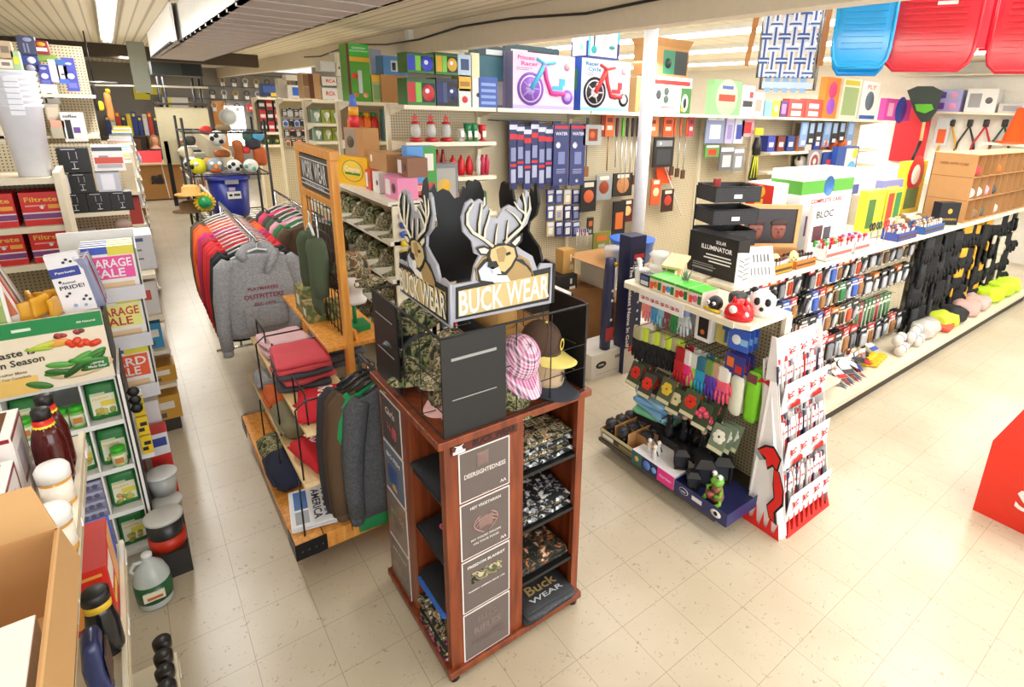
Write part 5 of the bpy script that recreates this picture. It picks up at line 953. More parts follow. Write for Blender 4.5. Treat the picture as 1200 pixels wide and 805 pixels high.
for i,(cx,k,c,l) in enumerate(((0,1,'#e9e4dc','white knit cap spilling from the first middle cubby'),(0,2,'#c8323a','red item in the top left cubby'),(1,1,'#e8e0d8','white and grey cap in the second middle cubby'),(1,0,'#8a6a4a','brown item in the second bottom cubby'),(3,2,'#f06a1c','bright orange hat in the top row of cubbies'),(2,1,'#e8a0b0','pink item in the third middle cubby'),(2,0,'#5a5a44','olive item in the third bottom cubby'),(4,0,'#d0c8bc','pale item in the fifth bottom cubby'),(3,1,'#4a4c50','dark item under the orange hat'))):
    soft_item('knit_hat',l,'hat',(7.62+.135+cx*.27,-1.62,gt+k*OH/3+.01),.22,.26,.13,M(c,.8),50+i,0,.015,'hats in the cubbies')
carton('brand_box','black box with a gold deer mark leaning on the organizer end','box',(7.30,-1.70,gt),.26,.12,.26,'#17171a',[('o',.5,.62,.12,'#c9a23a'),('t','BROWNING',.5,.25,.14,'#c9a23a',.8)],rz=-.5)
for i in range(9): soft_item('small_bundle','small beige or brown bundle heaped before the organizer','bundle',(6.45+(i%5)*.15,-1.50+.09*(i//5),gt),.14,.1,.12,M(['#c9b89a','#7a5a3a','#d8cfc0'][i%3],.8),i,i,.015,'bundles before the organizer')
# ================= LAWN CHAIR AND SLEDS =================
def hung(name,label,cat,d,px,z,group=None,yaw=0):
    p=at(px,d,z=z); th=math.atan2(p.x-CAM_LOC.x,p.y-CAM_LOC.y)
    return thing(name,label,cat,p,-th+yaw,group)
def sled(label,d,px,z,c,w=.52,L=.84,group='plastic sleds',wing=True,c2=None):
    t=hung('plastic_sled',label,'sled',d,px,z,group); mt=M(c,.18); vs=[]; n=16; m=MB()
    out=[(-w/2,L),(-w/2*1.0,.10),(-w/2*.93,.04),(-w/2*.75,.0),(w/2*.75,0),(w/2*.93,.04),(w/2,.10),(w/2,L)]
    m.prism([(x,0,z_) for x,z_ in out],(0,.018,0),mt); m.prism([(x*.86,-.006,z_*.93+.03) for x,z_ in out],(0,.006,0),mt)
    for i in range(22): m.box(-w*.36,w*.36,-.022,-.006,.10+i*.034,.10+i*.034+.012,mt)
    m.tube([(x,0.004,z_) for x,z_ in out],.012,mt,8); m.build('deck',t)
    if wing:
        for s_ in (-1,1):
            m=MB(); m.prism([(s_*w/2,0,.12),(s_*(w/2+.05),.02,.12),(s_*(w/2+.045),.02,.40),(s_*w/2,0,.62)],(0,.03,0),mt); m.build('side_rail',t)
    MB().tube([(0,.005,L),(0,.005,3.66-z)],.004,M('#c8322a'),5).build('hanging_cord',t)
    if c2: m=MB(); m.box(-.0,.10,-.016,-.012,L*.42,L*.60,M(c2)); m.build('price_tag',t)
sled('red ribbed plastic sled hanging beside the blue ones',82,1083,2.85,'#d22034',w=.45,c2='#f2f2f2'); sled('red ribbed plastic sled hanging at the right edge',84,1208,2.85,'#d22034',w=.45)
sled('bright blue plastic sled, front one of the two',78,1005,2.86,'#1e9fe0',.31,.78,wing=False); sled('bright blue plastic sled hanging lower behind the front one',87,1003,2.845,'#1590d8',.31,.78,wing=False)
t=hung('lawn_chair','folded lawn chair with blue and white woven webbing and wooden arms hanging from the ceiling','chair',108,917,2.72); CW,CL=.38,.92
BL=M('#3a5a9e',.6); WB=M('#dfe6f2',.6)
for i in range(6): x=-CW/2+.03+i*.062; m=MB(); m.box(x-.022,x+.022,-.006,0,.1,CL,WB); m.box(x-.007,x+.007,-.0075,-.006,.1,CL,BL); m.build('webbing_strip',t)
for i in range(11):
    z=.13+i*.08; m=MB()
    for j in range(6):
        x=-CW/2+.03+j*.062; o=-.012 if (i+j)%2 else .004; m.box(x-.031,x+.031,o-.002,o,z-.02,z+.02,BL if i%2 else WB); m.box(x-.031,x+.031,o-.003,o-.002,z-.006,z+.006,WB if i%2 else BL)
    m.build('webbing_strip',t)
MB().tube([(-CW/2,.01,CL),(-CW/2,.01,.10),(CW/2,.01,.10),(CW/2,.01,CL)],.012,CH,8).build('frame',t); MB().tube([(-CW/2+.03,.05,CL),(-CW/2+.03,.05,.02),(CW/2+.02,.05,.02),(CW/2+.02,.05,CL)],.012,CH,8).build('frame',t)
m=MB()
for j in range(5): m.box(-CW/2+.06+j*.06,-CW/2+.10+j*.06,.03,.034,.0,.12,M('#8fb8e4',.6))
m.box(-CW/2+.04,CW/2,.028,.03,.03,.07,M('#c9dcf2')); m.build('seat_webbing',t)
m=MB(); m.prism([(-CW/2-.10,0,.18),(-CW/2-.07,0,.17),(-CW/2-.02,0,.60),(-CW/2-.06,0,.62)],(0,.02,0),M('#a8703a',.5)); m.build('armrest',t); m=MB(); m.prism([(CW/2+.01,-.01,.18),(CW/2+.05,-.01,.18),(CW/2+.06,-.01,.62),(CW/2+.03,-.01,.64)],(0,.02,0),M('#a8703a',.5)); m.build('armrest',t)
MB().tube([(0,0,CL),(0,0,3.66-2.72)],.004,BLACK,5).build('hanging_cord',t)
# ================= LONG PEGBOARD WALL (row one) =================
WY,WF_=1.42,1.02
def bay(par,xa,xb,Yf,Yb,zs,top=True,peg=True):
    m=MB(); m.box(xa,xb,Yb,Yb+.02,.12,2.50,PEG); m.build('back_panel',par)
    for z in zs: m=MB(); m.box(xa+.01,xb-.01,Yf,Yb,z-.028,z,SH); m.box(xa+.01,xb-.01,Yf-.006,Yf,z-.034,z+.003,M('#efe6cf',.4)); [m.prism([(q,Yf,z-.03),(q,Yb,z-.03),(q,Yb,z-.11)],(.004,0,0),SH) for q in (xa+.012,xb-.016)]; m.build('shelf',par)
    MB().box(xa,xb,Yf-.05,Yb+.02,0,.12,KICK).build('kick_base',par); MB().box(xa,xb,Yf-.06,Yb,.12,.16,SH).build('base_deck',par)
    MB().box(xa-.02,xa+.02,Yb-.045,Yb-.001,.12,2.53,SH).build('upright',par); 
WL=thing('wall_shelving','tall beige pegboard shelving wall running away to the right','shelving',(0,0,0))
bay(WL,1.90,2.86,WF_,WY,(2.53,2.205,1.87,1.5))
xs=[2.86+1.22*i for i in range(8)]
for i in range(7): bay(WL,xs[i],xs[i+1],WF_,WY,(2.53,) if i<4 else (2.53,2.0,1.7))
rows=[]
def row(label,xa,xb,Y,zs,top=2.54):
    t=thing('wall_shelving',label,'shelving',(0,0,0)); bay(t,xa,xb,Y,Y+.4,[top]+list(zs)); return t
r2=row('beige shelving section with orange bottles behind the pegboard wall',1.83,2.9,2.3,(2.128,1.74)); r3=row('beige shelving section with light bulb packs',1.85,2.9,3.8,(2.253,2.03,1.7)); r4=row('beige pegboard section of small dark cards left of the bulb packs',1.86,2.9,5.4,()); r5=row('far beige shelving section with red packages',1.88,2.9,7.4,(1.95,1.73))
# ---- cartons along the top of row one ----
g1='cartons on top of the pegboard wall'
trk=lambda w1,w2,fr,seat,bx,by: []
def trike_box(label,x0,yt,x1,yb,bg,bg2,wheel,rim,frame,seat,fork,side,title,tcol,sidetxt=None):
    o=pbox('trike_box',label,'box',x0,yt,x1,yb,1.02,.33,bg,[('r',0,0,1,.07,bg2)],side,z=2.533,group='ride-on toy boxes',)
    A=at(x0,yb,y=1.02); B=at(x1,yb,y=1.02); W=B.x-A.x; Tp=at((x0+x1)/2,yt,y=1.02); H=Tp.z-2.533
    # picture of the trike, printed in flat colour on the front
    def P(u,v): return (-W/2+W*u,-.0035,H*v)
    m=MB()
    def disc(u,v,r,c,o_,sy=1):
        T0=m.T; m.T=Matrix.Translation(P(u,v))@Matrix.Rotation(PI/2,4,'X'); m.lathe([(.001,o_+.0006),(r*H,o_),(r*H,0)],M(c,.35,var=0),n=22); m.T=T0
    disc(.27,.36,.30,wheel,.001); disc(.27,.36,.245,'#e9e2f2',.0016); disc(.27,.36,.22,wheel,.0022); disc(.27,.36,.10,rim,.0028)
    for q in range(5): a=q*1.257; m.tube([Vector(P(.27,.36))+Vector((math.cos(a)*.06*H,-.003,math.sin(a)*.06*H)),Vector(P(.27,.36))+Vector((math.cos(a)*.2*H,-.003,math.sin(a)*.2*H))],.016*H,M(rim,.4,var=0),4)
    disc(.88,.24,.14,wheel,.001); disc(.88,.24,.08,rim,.0018)
    def bar(pts,r,c): m.tube([Vector(P(*p))+Vector((0,-.003,0)) for p in pts],r*H,M(c,.4,var=0),6)
    bar([(.27,.36),(.40,.62),(.48,.80)],.05,fork); bar([(.47,.82),(.52,.55),(.60,.30),(.70,.28)],.045,frame); bar([(.60,.30),(.82,.30)],.05,frame); bar([(.36,.90),(.50,.82),(.66,.86)],.03,fork)
    m.box(P(.62,0)[0],P(.80,0)[0],-.008,-.003,H*.36,H*.44,M(seat,.4)); m.box(P(.74,0)[0],P(.83,0)[0],-.008,-.003,H*.44,H*.58,M(seat,.4)); disc(.86,.80,.07,'#c8a0b0',.001)
    for k,s_ in enumerate(title): m.text(s_,P(.20+(.05 if k else 0),.90-.10*k),(1,0,0),(0,0,1),.10*H,M(tcol,.4,var=0),W*.26)
    m.box(P(.05,0)[0],P(.30,0)[0],-.0045,-.0035,H*.72,H*.73,M('#8a6a9a')); m.box(P(.05,0)[0],P(.24,0)[0],-.0045,-.0035,H*.69,H*.70,M('#8a6a9a'))
    pt(m.build('trike_picture',o),'printed picture of a low plastic tricycle'); return o
trike_box('pink and lilac box picturing a purple wheeled tricycle',601,63,672,128,'#f6c8de','#b8a8e0','#8a5ac8','#b89ae0','#e0409a','#3fb0dc','#4fb8e4',[('r',0,0,1,1,'#a8a0c8'),('r',.06,.05,.4,.92,'#e8e0ee'),('r',.55,0,1,1,'#8a88b0'),('t','RACING',.3,.7,.08,'#c82a4a',.4),('t','CYCLE',.3,.5,.08,'#c82a4a',.4)],['Princess','Racer'],'#e0409a')
trike_box('light blue and white box picturing a red and black tricycle',680,70,736,128,'#cfe4f4','#8ac0e8','#1d1d22','#d8d8dc','#d8323a','#c8262e','#d83a3a',[('r',0,0,1,1,'#2a5ac0'),('r',.2,.4,.8,.8,'#2f8a4a')],['Racer','Cycle'],'#2a6ab0')
o=pbox('tall_box','turquoise and navy box standing on the tricycle boxes','box',689,20,725,70,1.06,.30,'#f0f4f6',[('r',0,.9,1,1,'#4fd0dc'),('r',0,0,.06,1,'#5fd4e0'),('r',.93,.45,1,1,'#3fc4d4'),('r',.93,0,1,.45,'#2f2f7a'),('r',0,0,1,.05,'#3a3a8a'),('r',.16,.2,.2,.62,'#2a3a4a'),('o',.18,.22,.09,'#2fb0b8'),('t','bissell',.5,.82,.06,'#d8323a',.4)]+[('r',.4,.3+.07*i,.7,.32+.07*i,'#b8bec6') for i in range(6)]+[('o',.75,.32,.09,'#2f9aa0',.5)],[('r',0,.9,1,1,'#5fd8e4'),('r',0,0,1,.45,'#2f2f7a'),('r',.08,.06,.88,.86,'#f0f4f6'),('o',.6,.3,.12,'#8ad0d8')],z=2.533+.60,group=g1); 
b_=at(672,66,y=1.02); o.location.z=at(707,69,y=1.06).z
ptop=o.location.z
def WB_(x0,yt,x1,yb,c,l,art=(),side=(),Y=1.02,d=.22,z=2.533,nm='carton',g=g1,**k): return pbox(nm,l,'box',x0,yt,x1,yb,Y,d,c,art,side,z=z,group=g,**k)
WB_(744,91,765,130,CARD,'plain brown carton beside the blue tricycle box',(),d=.3)
WB_(765,90,808,130,'#efebe6','white carton with red band and a penguin picture',[('r',0,.78,.95,.90,'#d8322c'),('o',.12,.5,.07,'#3a3c40',1.2),('o',.32,.6,.07,'#4a5a50'),('o',.32,.38,.07,'#4a5a50'),('r',.2,.15,.55,.18,'#c8323a'),('r',.72,0,1,.72,'#3f7a3a'),('o',.84,.3,.09,'#f0f0ec',1.8),('o',.84,.3,.05,'#1d1d20',1.9),('o',.78,.12,.04,'#e8a020')],d=.3)
o=WB_(757,55,806,82,CARD,'open brown carton with a green and black label on top of the row',[('r',.38,.08,.97,.9,'#2f7a5a'),('r',.66,.08,.97,.9,'#1f2a28'),('o',.5,.45,.08,'#16302a')],z=at(785,90,y=1.02).z+.003,Y=1.04,flap=True)
WB_(560,54,592,92,'#3a6a7a','teal carton stacked behind the pink tricycle box',[('r',0,.7,1,1,'#27404a'),('r',.3,.75,.9,.9,'#d8e0e4')],Y=1.2,z=2.533+.26,d=.18); WB_(592,54,655,66,'#2f4a50','dark teal carton with white print behind the pink box',[('r',.1,.2,.4,.8,'#c8d4d8'),('r',.5,.2,.9,.8,'#1d2f34')],Y=1.36,z=2.533+.40,d=.05)
WB_(562,90,583,125,'#3a5aa8','blue printed carton at the left of the pink tricycle box',[('r',.1,.1+.2*i,.9,.2+.2*i,'#8aa0d8') for i in range(4)],Y=1.02)
WB_(554,90,575,125,'#efece4','white carton with small fixture drawings',[('o',.3,.4,.1,'#3a3a40'),('r',.5,.35,.8,.45,'#3a3a40'),('o',.8,.7,.08,'#4a4a50')],Y=1.03)
WB_(537,64,553,88,'#b8d0e4','pale blue carton on the upper layer beside the spotlights',[('r',.2,.3,.8,.8,'#3a4a7a')],z=2.533+.27); WB_(538,88,552,104,'#e8b84a','gold carton between spotlights and fixture boxes',[('r',.1,.3,.9,.6,'#a87a2c')],z=2.533+.14,d=.15); WB_(538,104,552,124,'#d8e4e0','small white carton with a red disc',[('o',.5,.4,.25,'#c8202c')]); WB_(552,62,562,90,'#efe0b8','narrow cream carton standing tall beside the column',[],z=2.533+.27,d=.12)
for i,(x0,x1,yt,yb,c,l,e) in enumerate(((478,511,92,123,'#c81e2c','red spotlight in a green edged window box, lower left',0),(512,537,92,123,'#1f2a6a','navy spotlight in a dark window box, lower right',0),(478,509,62,91,'#2a3ac8','blue spotlight in a green edged window box, upper left',1),(511,537,62,91,'#d8a81c','yellow spotlight in a green edged window box, upper right',1))):
    WB_(x0,yt,x1,yb,'#3f7a3a' if i!=1 else '#1f242c',l,[('r',.02,.12,.28,.85,c),('r',.30,.12,.50,.85,'#7fc83a' if i!=1 else '#3a4a7a'),('r',.5,.12,.98,.85,'#16181c'),('o',.74,.48,.22,c,1.2),('o',.70,.55,.08,'#e8e8f4'),('r',0,.88,1,1,'#2f5a34' if i!=1 else '#2a3040')],z=2.533+(.275 if e else 0),g='spotlight boxes')
# row two top
WB_(448,88,478,121,CARD,'plain brown carton above the orange bottles',(),Y=2.3,z=2.543); WB_(437,88,449,119,'#b8c88a','slim yellow topped carton beside the garden box',[('r',0,.75,1,1,'#e8b82c'),('r',.15,.1,.85,.65,'#8fb07a')],Y=2.32,z=2.543)
WB_(410,52,436,119,'#5aa83a','tall green garden sprayer box on the shelf top',[('r',0,0,.12,1,'#6a3a1e'),('r',.12,.80,1,1,'#3fc03a'),('t','GARDEN',.55,.93,.045,'#f4f4f0',.6),('t','ENCHANTMENT',.55,.88,.035,'#f4f4f0',.8),('r',.12,.70,1,.78,'#e8b82c'),('r',.45,.15,.62,.55,'#d8dce0'),('o',.3,.45,.14,'#e0502c'),('o',.75,.12,.12,'#e8a87a'),('o',.3,.12,.12,'#d8904a')],Y=2.3,z=2.543)
WB_(436,58,448,86,'#c8cce4','lavender carton behind the slim yellow one',(),Y=2.6,z=2.543+.22); WB_(450,66,478,87,'#5a9ae0','bright blue carton stacked on the plain brown one',[('r',.3,.3,.8,.8,'#d8e0f0'),('r',.35,.35,.5,.7,'#16181c')],Y=2.35,z=2.543+.26)
for i,(x0,yt,x1,yb,c,l,ar) in enumerate(((396,90,411,117,'#c9c9bc','grey carton with a leaf print on row three',[('o',.5,.5,.12,'#4a4a44')]),(394,62,411,90,'#e9e5dc','upper off-white carton with small icons',[('r',.2,.3,.3,.4,'#2a2a2a'),('r',.6,.3,.7,.4,'#2a2a2a')]),(378,103,396,115,'#f2efec','lower white carton lettered RCA',[('t','RCA',.55,.5,.5,'#d8202c',.6)]),(378,90,396,103,'#f2efec','upper white carton lettered RCA',[('t','RCA',.55,.5,.5,'#d8202c',.6)]),(356,86,377,115,'#c8a070','brown photo printed carton beside the RCA ones',[('r',.05,.5,.35,.95,'#8a6a4a'),('r',.35,.03,.62,.97,'#6a3a24'),('r',.05,.05,.35,.45,'#a88a6a')]),(376,72,395,88,'#dfe4e8','clear packed item on top of the RCA cartons',[]))):
    WB_(x0,yt,x1,yb,c,l,ar,Y=3.8,z=2.55+(.29 if i==1 else (.17 if i==3 else (.34 if i==5 else 0))))
for i,(x0,yt,x1,yb,c,l,ar,Y,z) in enumerate(((338,100,356,114,'#efebe4','lower white carton with a blue square',[('r',.3,.2,.75,.85,'#2f6fe0')],5.4,0),(336,88,356,100,'#f2f0ee','upper white carton over the blue squared one',[],5.4,.25),(328,92,338,114,'#d8d0c4','beige carton at the far end of the shelf tops',[],5.5,0),(307,98,328,112,'#2a3a6a','navy picture carton with a yellow label at the far end',[('r',.1,.3,.9,.8,'#3a5aa0'),('r',.5,.02,.9,.3,'#e8c82c')],7.4,0))):
    WB_(x0,yt,x1,yb,c,l,ar,Y=Y,z=2.56+z if Y>7 else 2.56+z-.008)
# ---- row one shelves: holiday ornaments ----
def vase(name,label,cat,x,y,z,prof,mat,n=14,group=None): return lathe_thing(name,label,cat,(x,y,z),prof,mat,n,group)
RO=M('#c81e26',.35); GLS=M('#dfe4e2',.15,alpha=.55); GRG=M('#1f7a4a',.3)
for i in range(3):
    x=2.06+i*.155; t=thing('candy_jar','clear candy jar with a red star finial and red base, %s from the left'%('first','second','third')[i],'jar',(x,1.14,2.207),0,'star topped jars')
    MB().lathe([(.05,0),(.065,.01),(.05,.03),(.02,.035)],RO).build('base',t); MB().lathe([(.02,.034),(.042,.06),(.048,.10),(.035,.15),(.03,.16)],GLS).build('bowl',t); MB().lathe([(.04,.16),(.042,.175),(.015,.185)],RO).build('lid',t)
    m=MB(); m.prism([(.036*(1 if k%2==0 else .45)*math.sin(k*PI/5),-.004,.215+.036*(1 if k%2==0 else .45)*math.cos(k*PI/5)) for k in range(10)],(0,.008,0),RO); m.build('star',t)
for i,(x,mt,l,h) in enumerate(((2.52,GLS,'clear glass bell beside the star topped jars',.12),(2.60,GRG,'green glass goblet, left of the pair',.17),(2.67,GRG,'green glass goblet, right of the pair',.17),(2.76,RO,'dark red goblet at the end of the upper shelf',.16))):
    o=vase('goblet',l,'goblet',x,1.14,2.207,[(.045,0),(.045,.008),(.012,.02),(.012,.06),(.035,.09),(.042,h)],mt,group='goblets on the upper ornament shelf'); MB().box(-.018,.018,-.05,-.046,.04,.10,WHITE).build('price_tag',o)
carton('appliance_box','white box with green lid holding a small lantern','box',(2.10,1.10,1.872),.22,.16,.22,'#e9eae6',[('r',0,.82,1,1,'#2f7a4a'),('o',.75,.4,.12,'#a8905a'),('r',.1,.3,.4,.7,'#5a5f58')])
for i,x in enumerate((2.27,2.33)): vase('bottle_holder','tall dark red decorative bottle, %s of two'%('left','right')[i],'bottle',x,1.15,1.872,[(.03,0),(.034,.10),(.02,.2),(.01,.26)],M('#8a1c20',.3))
for i,x in enumerate((2.45,2.54,2.63)):
    t=thing('poinsettia_ornament','red glittery tree shaped ornament, %s on the lower ornament shelf'%('left','middle','right')[i],'ornament',(x,1.18,1.872),0,'red ornaments'); MB().lathe([(.03,0),(.045,.06),(.03,.14),(.004,.20)],RO,n=10).build('body',t)
for i,x in enumerate((2.70,2.75,2.80)): vase('goblet','pink and clear small ornament at the end of the lower shelf, %s'%('left','middle','right')[i],'ornament',x,1.12,1.872,[(.02,0),(.025,.08),(.03,.13),(.01,.2)],M('#b8284a',.3) if i else GLS)
for k in range(2):
    for i in range(6): carton('box','gift box on the hidden lower shelves, %s row'%('upper','lower')[k],'box',(2.0+i*.145,1.1,(1.502,.162)[k]),.12,.2,.2,['#8a4a3a','#c8b89a','#3a4a5a','#b83a3a','#d8d2c8','#4a6a4a'][i],[('r',.15,.2,.85,.7,'#e8e4da')],group='gift boxes low on row one')
# ---- row two ----
for i,(x,c) in enumerate(((1.90,'#e8641c'),(1.98,'#d8501c'),(2.06,'#f0741c'),(2.14,'#c8281c'))):
    t=thing('juice_jug','%s drink dispenser bottle on the shelf behind the sign'%('orange','dark orange','bright orange','red')[i],'bottle',(x,2.45,2.132),0,'orange bottles'); MB().lathe([(.045,0),(.05,.04),(.05,.2),(.03,.26)],M(c,.35)).build('body',t); MB().lathe([(.032,.26),(.034,.29),(.02,.30)],M('#2f8a3a' if i%2 else '#e8b82c',.4)).build('cap',t)
carton('window_box','tall teal and cream window box beside the orange bottles','box',(2.28,2.36,2.13),.13,.1,.34,'#5a8a8a',[('r',.18,.12,.82,.85,'#c9b89a'),('r',.1,.02,.9,.12,'#e8ece8'),('o',.5,.4,.12,'#a86a4a'),('o',.5,.7,.12,'#d8d0b8')])
carton('box','small yellow and pink card box on the orange bottle shelf','box',(2.42,2.42,2.13+.16),.11,.06,.16,'#e8c82c',[('r',.2,.3,.8,.7,'#d84a7a')]); carton('box','brown carton at the right of the orange bottle shelf','box',(2.47,2.36,2.13),.22,.2,.155,CARD)
for i in range(9): vase('dark_bottle','small dark bottle on the lower shelf behind the yellow crayon box','bottle',1.88+i*.075,2.4,1.742,[(.03,0),(.034,.10),(.02,.16),(.014,.2)],M(['#1c2a20','#2a2c30','#a8944a'][(i//3)%3],.3),group='dark bottles')
# ---- row three bulbs, row four cards, row five packs ----
for zz_,l in ((2.257,'upper'),(2.034,'lower')):
    for i in range(4):
        t=thing('bulb_pack','green and yellow light bulb pack on the %s bulb shelf, %s from the left'%(l,('first','second','third','fourth')[i]),'light bulb',(1.94+i*.12,4.0,zz_),0,'bulb packs'); MB().box(-.055,.055,0,.05,0,.16,M('#b9c85a' if i else '#8fb0a0',.5)).build('card',t)
        m=MB(); m.lathe([(.012,0),(.014,.03),(.035,.07),(.03,.105),(.005,.115)],M('#f2f4ec',.3),(0,-.04,.02)); m.build('bulb',t)
pegs(1.90,2.38,6,2.38,1,.075,.11,None,(0,3),'dark cards on row four','tiny dark card on the far pegboard section',Y=5.75,hook=False,pals=[PALS[2],('#2a3a6a','#c8ccd4','#1d1d22')]); pegs(1.90,2.38,6,2.23,1,.075,.11,None,(0,3),'dark cards on row four','tiny dark card on the far pegboard section',Y=5.75,hook=False,pals=[PALS[3],PALS[2]]); pegs(1.90,2.38,6,2.08,1,.075,.11,None,(0,3),'dark cards on row four','tiny dark card on the far pegboard section',Y=5.75,hook=False,pals=[PALS[2],PALS[0]]); pegs(1.90,2.38,6,1.93,1,.075,.11,None,(0,3),'dark cards on row four','tiny dark card on the far pegboard section',Y=5.75,hook=False,pals=[PALS[4],PALS[2]])
for k in range(3):
    for i in range(6): carton('red_pack','red and black package on the far shelving, %s layer'%('top','middle','bottom')[k],'package',(1.98+i*.12,7.6,1.952+k*.19),.10,.1,.185,'#a8232c' if (i+k)%2 else '#26242a',[('r',.1,.3,.9,.6,'#d8d0cc')],group='red packages on the far shelving')
for i in range(4): carton('green_pack','dark green and yellow package on the low far shelf','package',(2.0+i*.16,7.6,1.732),.15,.1,.12,'#27402c',[('o',.5,.5,.2,'#c8c83a')],group='green packs on the far shelving')
# ---- goods hanging on the pegboard wall ----
def wc(name,label,cat,x0,yt,x1,yb,c,art=(),Y=1.30,d=.02,group=None): return pbox(name,label,cat,x0,yt,x1,yb,Y,d,c,art,group=group)
MB().box(2.98,3.60,1.18,1.40,2.40,2.41,M('#1c2238',.4)).build('hook_bar',WL)
for i in range(7):
    x0=597+i*8.2
    for k in range(2): wc('hanging_strip','long narrow navy and red packet hanging at the left of the pegboard wall','package',x0+2*k,142+(i%3)*3,x0+9,222-(i%2)*7,'#2f3666',[('r',0,.88,1,.95,'#d8dcea'),('r',.05,.74,.95,.82,'#c8303a'),('r',.2,.1,.8,.3,'#aab0cc'),('r',.2,.42,.8,.62,'#8890b8'),('r',.1,.34,.9,.38,'#c8303a')],Y=1.22+.06*k,group='navy hanging strips')
for i,x0 in enumerate((648,667)): wc('fixture_card','wide navy card with white lettering, %s of two side by side'%('left','right')[i],'package',x0,145,x0+17,217,'#3a4274',[('r',.05,.92,.95,.97,'#c8303a'),('t','WATER',.5,.84,.07,'#e4e6f0',.8),('o',.3,.66,.16,'#e8eaf2'),('r',.3,.35,.75,.55,'#7a84b4'),('o',.5,.08,.1,'#c8ccdc')]+[('r',.2,.2+.03*q,.8,.21+.03*q,'#aab0cc') for q in range(3)],Y=1.2)
wc('grill_basket','grey wire grill basket card with an orange picture','kitchen tool',683,146,704,170,'#aaaeb0',[('r',.3,.2,.8,.8,'#8a3a1e'),('o',.5,.5,.14,'#d8662c')],Y=1.2)
for i,(x0,x1,c) in enumerate(((704,708,'#8a3020'),(709,719,'#d8602c'),(753,771,'#e87a4a'),(777,788,'#e0562c'),(806,812,'#b8405a'))): wc('header_card','%s header card of a barbecue tool on the pegboard wall'%('dark red','orange','wide light orange','bright orange','rose')[i],'package',x0,134+(i>1)*3,x1,160,c,[('r',.2,.3,.8,.5,'#f0d8c0'),('r',.2,.65,.8,.85,'#7a2a1a')],Y=1.22)
def tool(label,x,yt,yb,head,handle,yh,c2='#b8bcc0',r=.008):
    t=thing('barbecue_tool',label,'kitchen tool',at(x,yt,y=1.24),0,'barbecue tools'); L=at(x,yt,y=1.24).z-at(x,yb,y=1.24).z; H=at(x,yt,y=1.24).z-at(x,yh,y=1.24).z
    m=MB(); m.soft(-.02,.02,-.012,.012,-H,0,M(handle,.4),1,.002,4,.01); m.build('handle',t); m=MB(); m.tube([(0,0,-H),(0,0,-L)],r,M(c2,.25,.7),6); m.build('shaft',t)
    if head: m=MB(); m.box(-.035,.035,-.01,.01,-L-.12,-L,M(head,.5)); m.build('head',t)
for i,(x,h,c2,hd,yb,l) in enumerate(((724,'#5a2030','#b8bcc0',None,196,'maroon handled tongs, leftmost of the long tools'),(731,'#5fb82c','#d8dce0',None,215,'lime green handled long fork'),(736,'#1c1d22','#c8ccd0',None,225,'black handled long spatula'),(742,'#1c1d22','#c8ccd0',None,210,'black handled long brush'),(748,'#2a2c30','#d8dce0','#5a3a24',205,'grey handled tool ending in a dark wooden block'),(714,'#3a2a20','#a8793a',None,200,'brown handled long fork'),(689,'#4a4a4c','#5a5a5c','#8a5a2c',195,'long iron with a wooden grip'),(792,'#d8602c','#b8bcc0','#4a2f1e',195,'toasting fork with an orange header, left'),(799,'#d8602c','#b8bcc0','#4a2f1e',197,'toasting fork with an orange header, middle'),(806,'#d8602c','#b8bcc0','#5a3a24',199,'toasting fork with an orange header, right'))): tool(l,x,138,yb,hd,h,160,c2)
wc('black_card','black card with a silver grill plate on the pegboard wall','package',765,161,788,196,'#1e1f22',[('r',.1,.7,.9,.9,'#8a8c90'),('r',.15,.1,.85,.6,'#3a3c42'),('o',.3,.8,.05,'#e8e8e8')],Y=1.2)
for i,(x0,yt,x1,yb,c,c2,l) in enumerate(((680,212,698,248,'#1f1f22','#c8603a','round black pie iron with a food picture card'),(718,203,740,230,'#26221f','#b87a4a','round black skillet with a food picture'),(728,234,741,260,'#5a1f1c','#d8b87a','dark red food card below the skillet'),(762,210,773,240,'#d8562c','#f0c8a0','orange card on the lower pegs'),(775,222,788,248,'#3a2420','#b83a2c','dark card with red food pictures'),(698,205,716,234,'#8e9294','#8a3a20','grey wire basket with a brown picture, lower one'))):
    wc('food_card',l,'package',x0,yt,x1,yb,c,[('o',.5,.5,.32,c2),('r',.2,.8,.8,.95,'#d8d0c0')],Y=1.24)
for i in range(3):
    for j in range(4):
        x0=641+j*10; y0=222+i*19; wc('fitting_card','small navy or clear card in the cluster left of the skillets','package',x0,y0,x0+8,y0+17,['#2f3f7a','#3a4a8a','#c8b89a','#27306a'][(i+j)%4],[('r',.1,.7,.9,.95,'#d8dce8'),('r',.2,.15,.8,.6,'#8a90b0' if j%2 else '#e8e4dc')],Y=1.28,group='small cards left of the skillets')
for i in range(7):
    p=at(676+i*2.2,268,y=1.2); m=MB(); m.box(0,.035,-.003,.003,-.09,0,M('#c83a44' if i%2 else '#dfe2ee')); m.box(.0,.016,-.005,.005,-.045,0,M('#2f3f8a')); m.tube([(0,0,0),(0,0,-.22)],.003,WHITE,5)
    tag(m.build('small_flag',loc=p,rz=.4*i),'small red, white and blue flag in the bunch hung on the pegboard','flag','bunched flags')
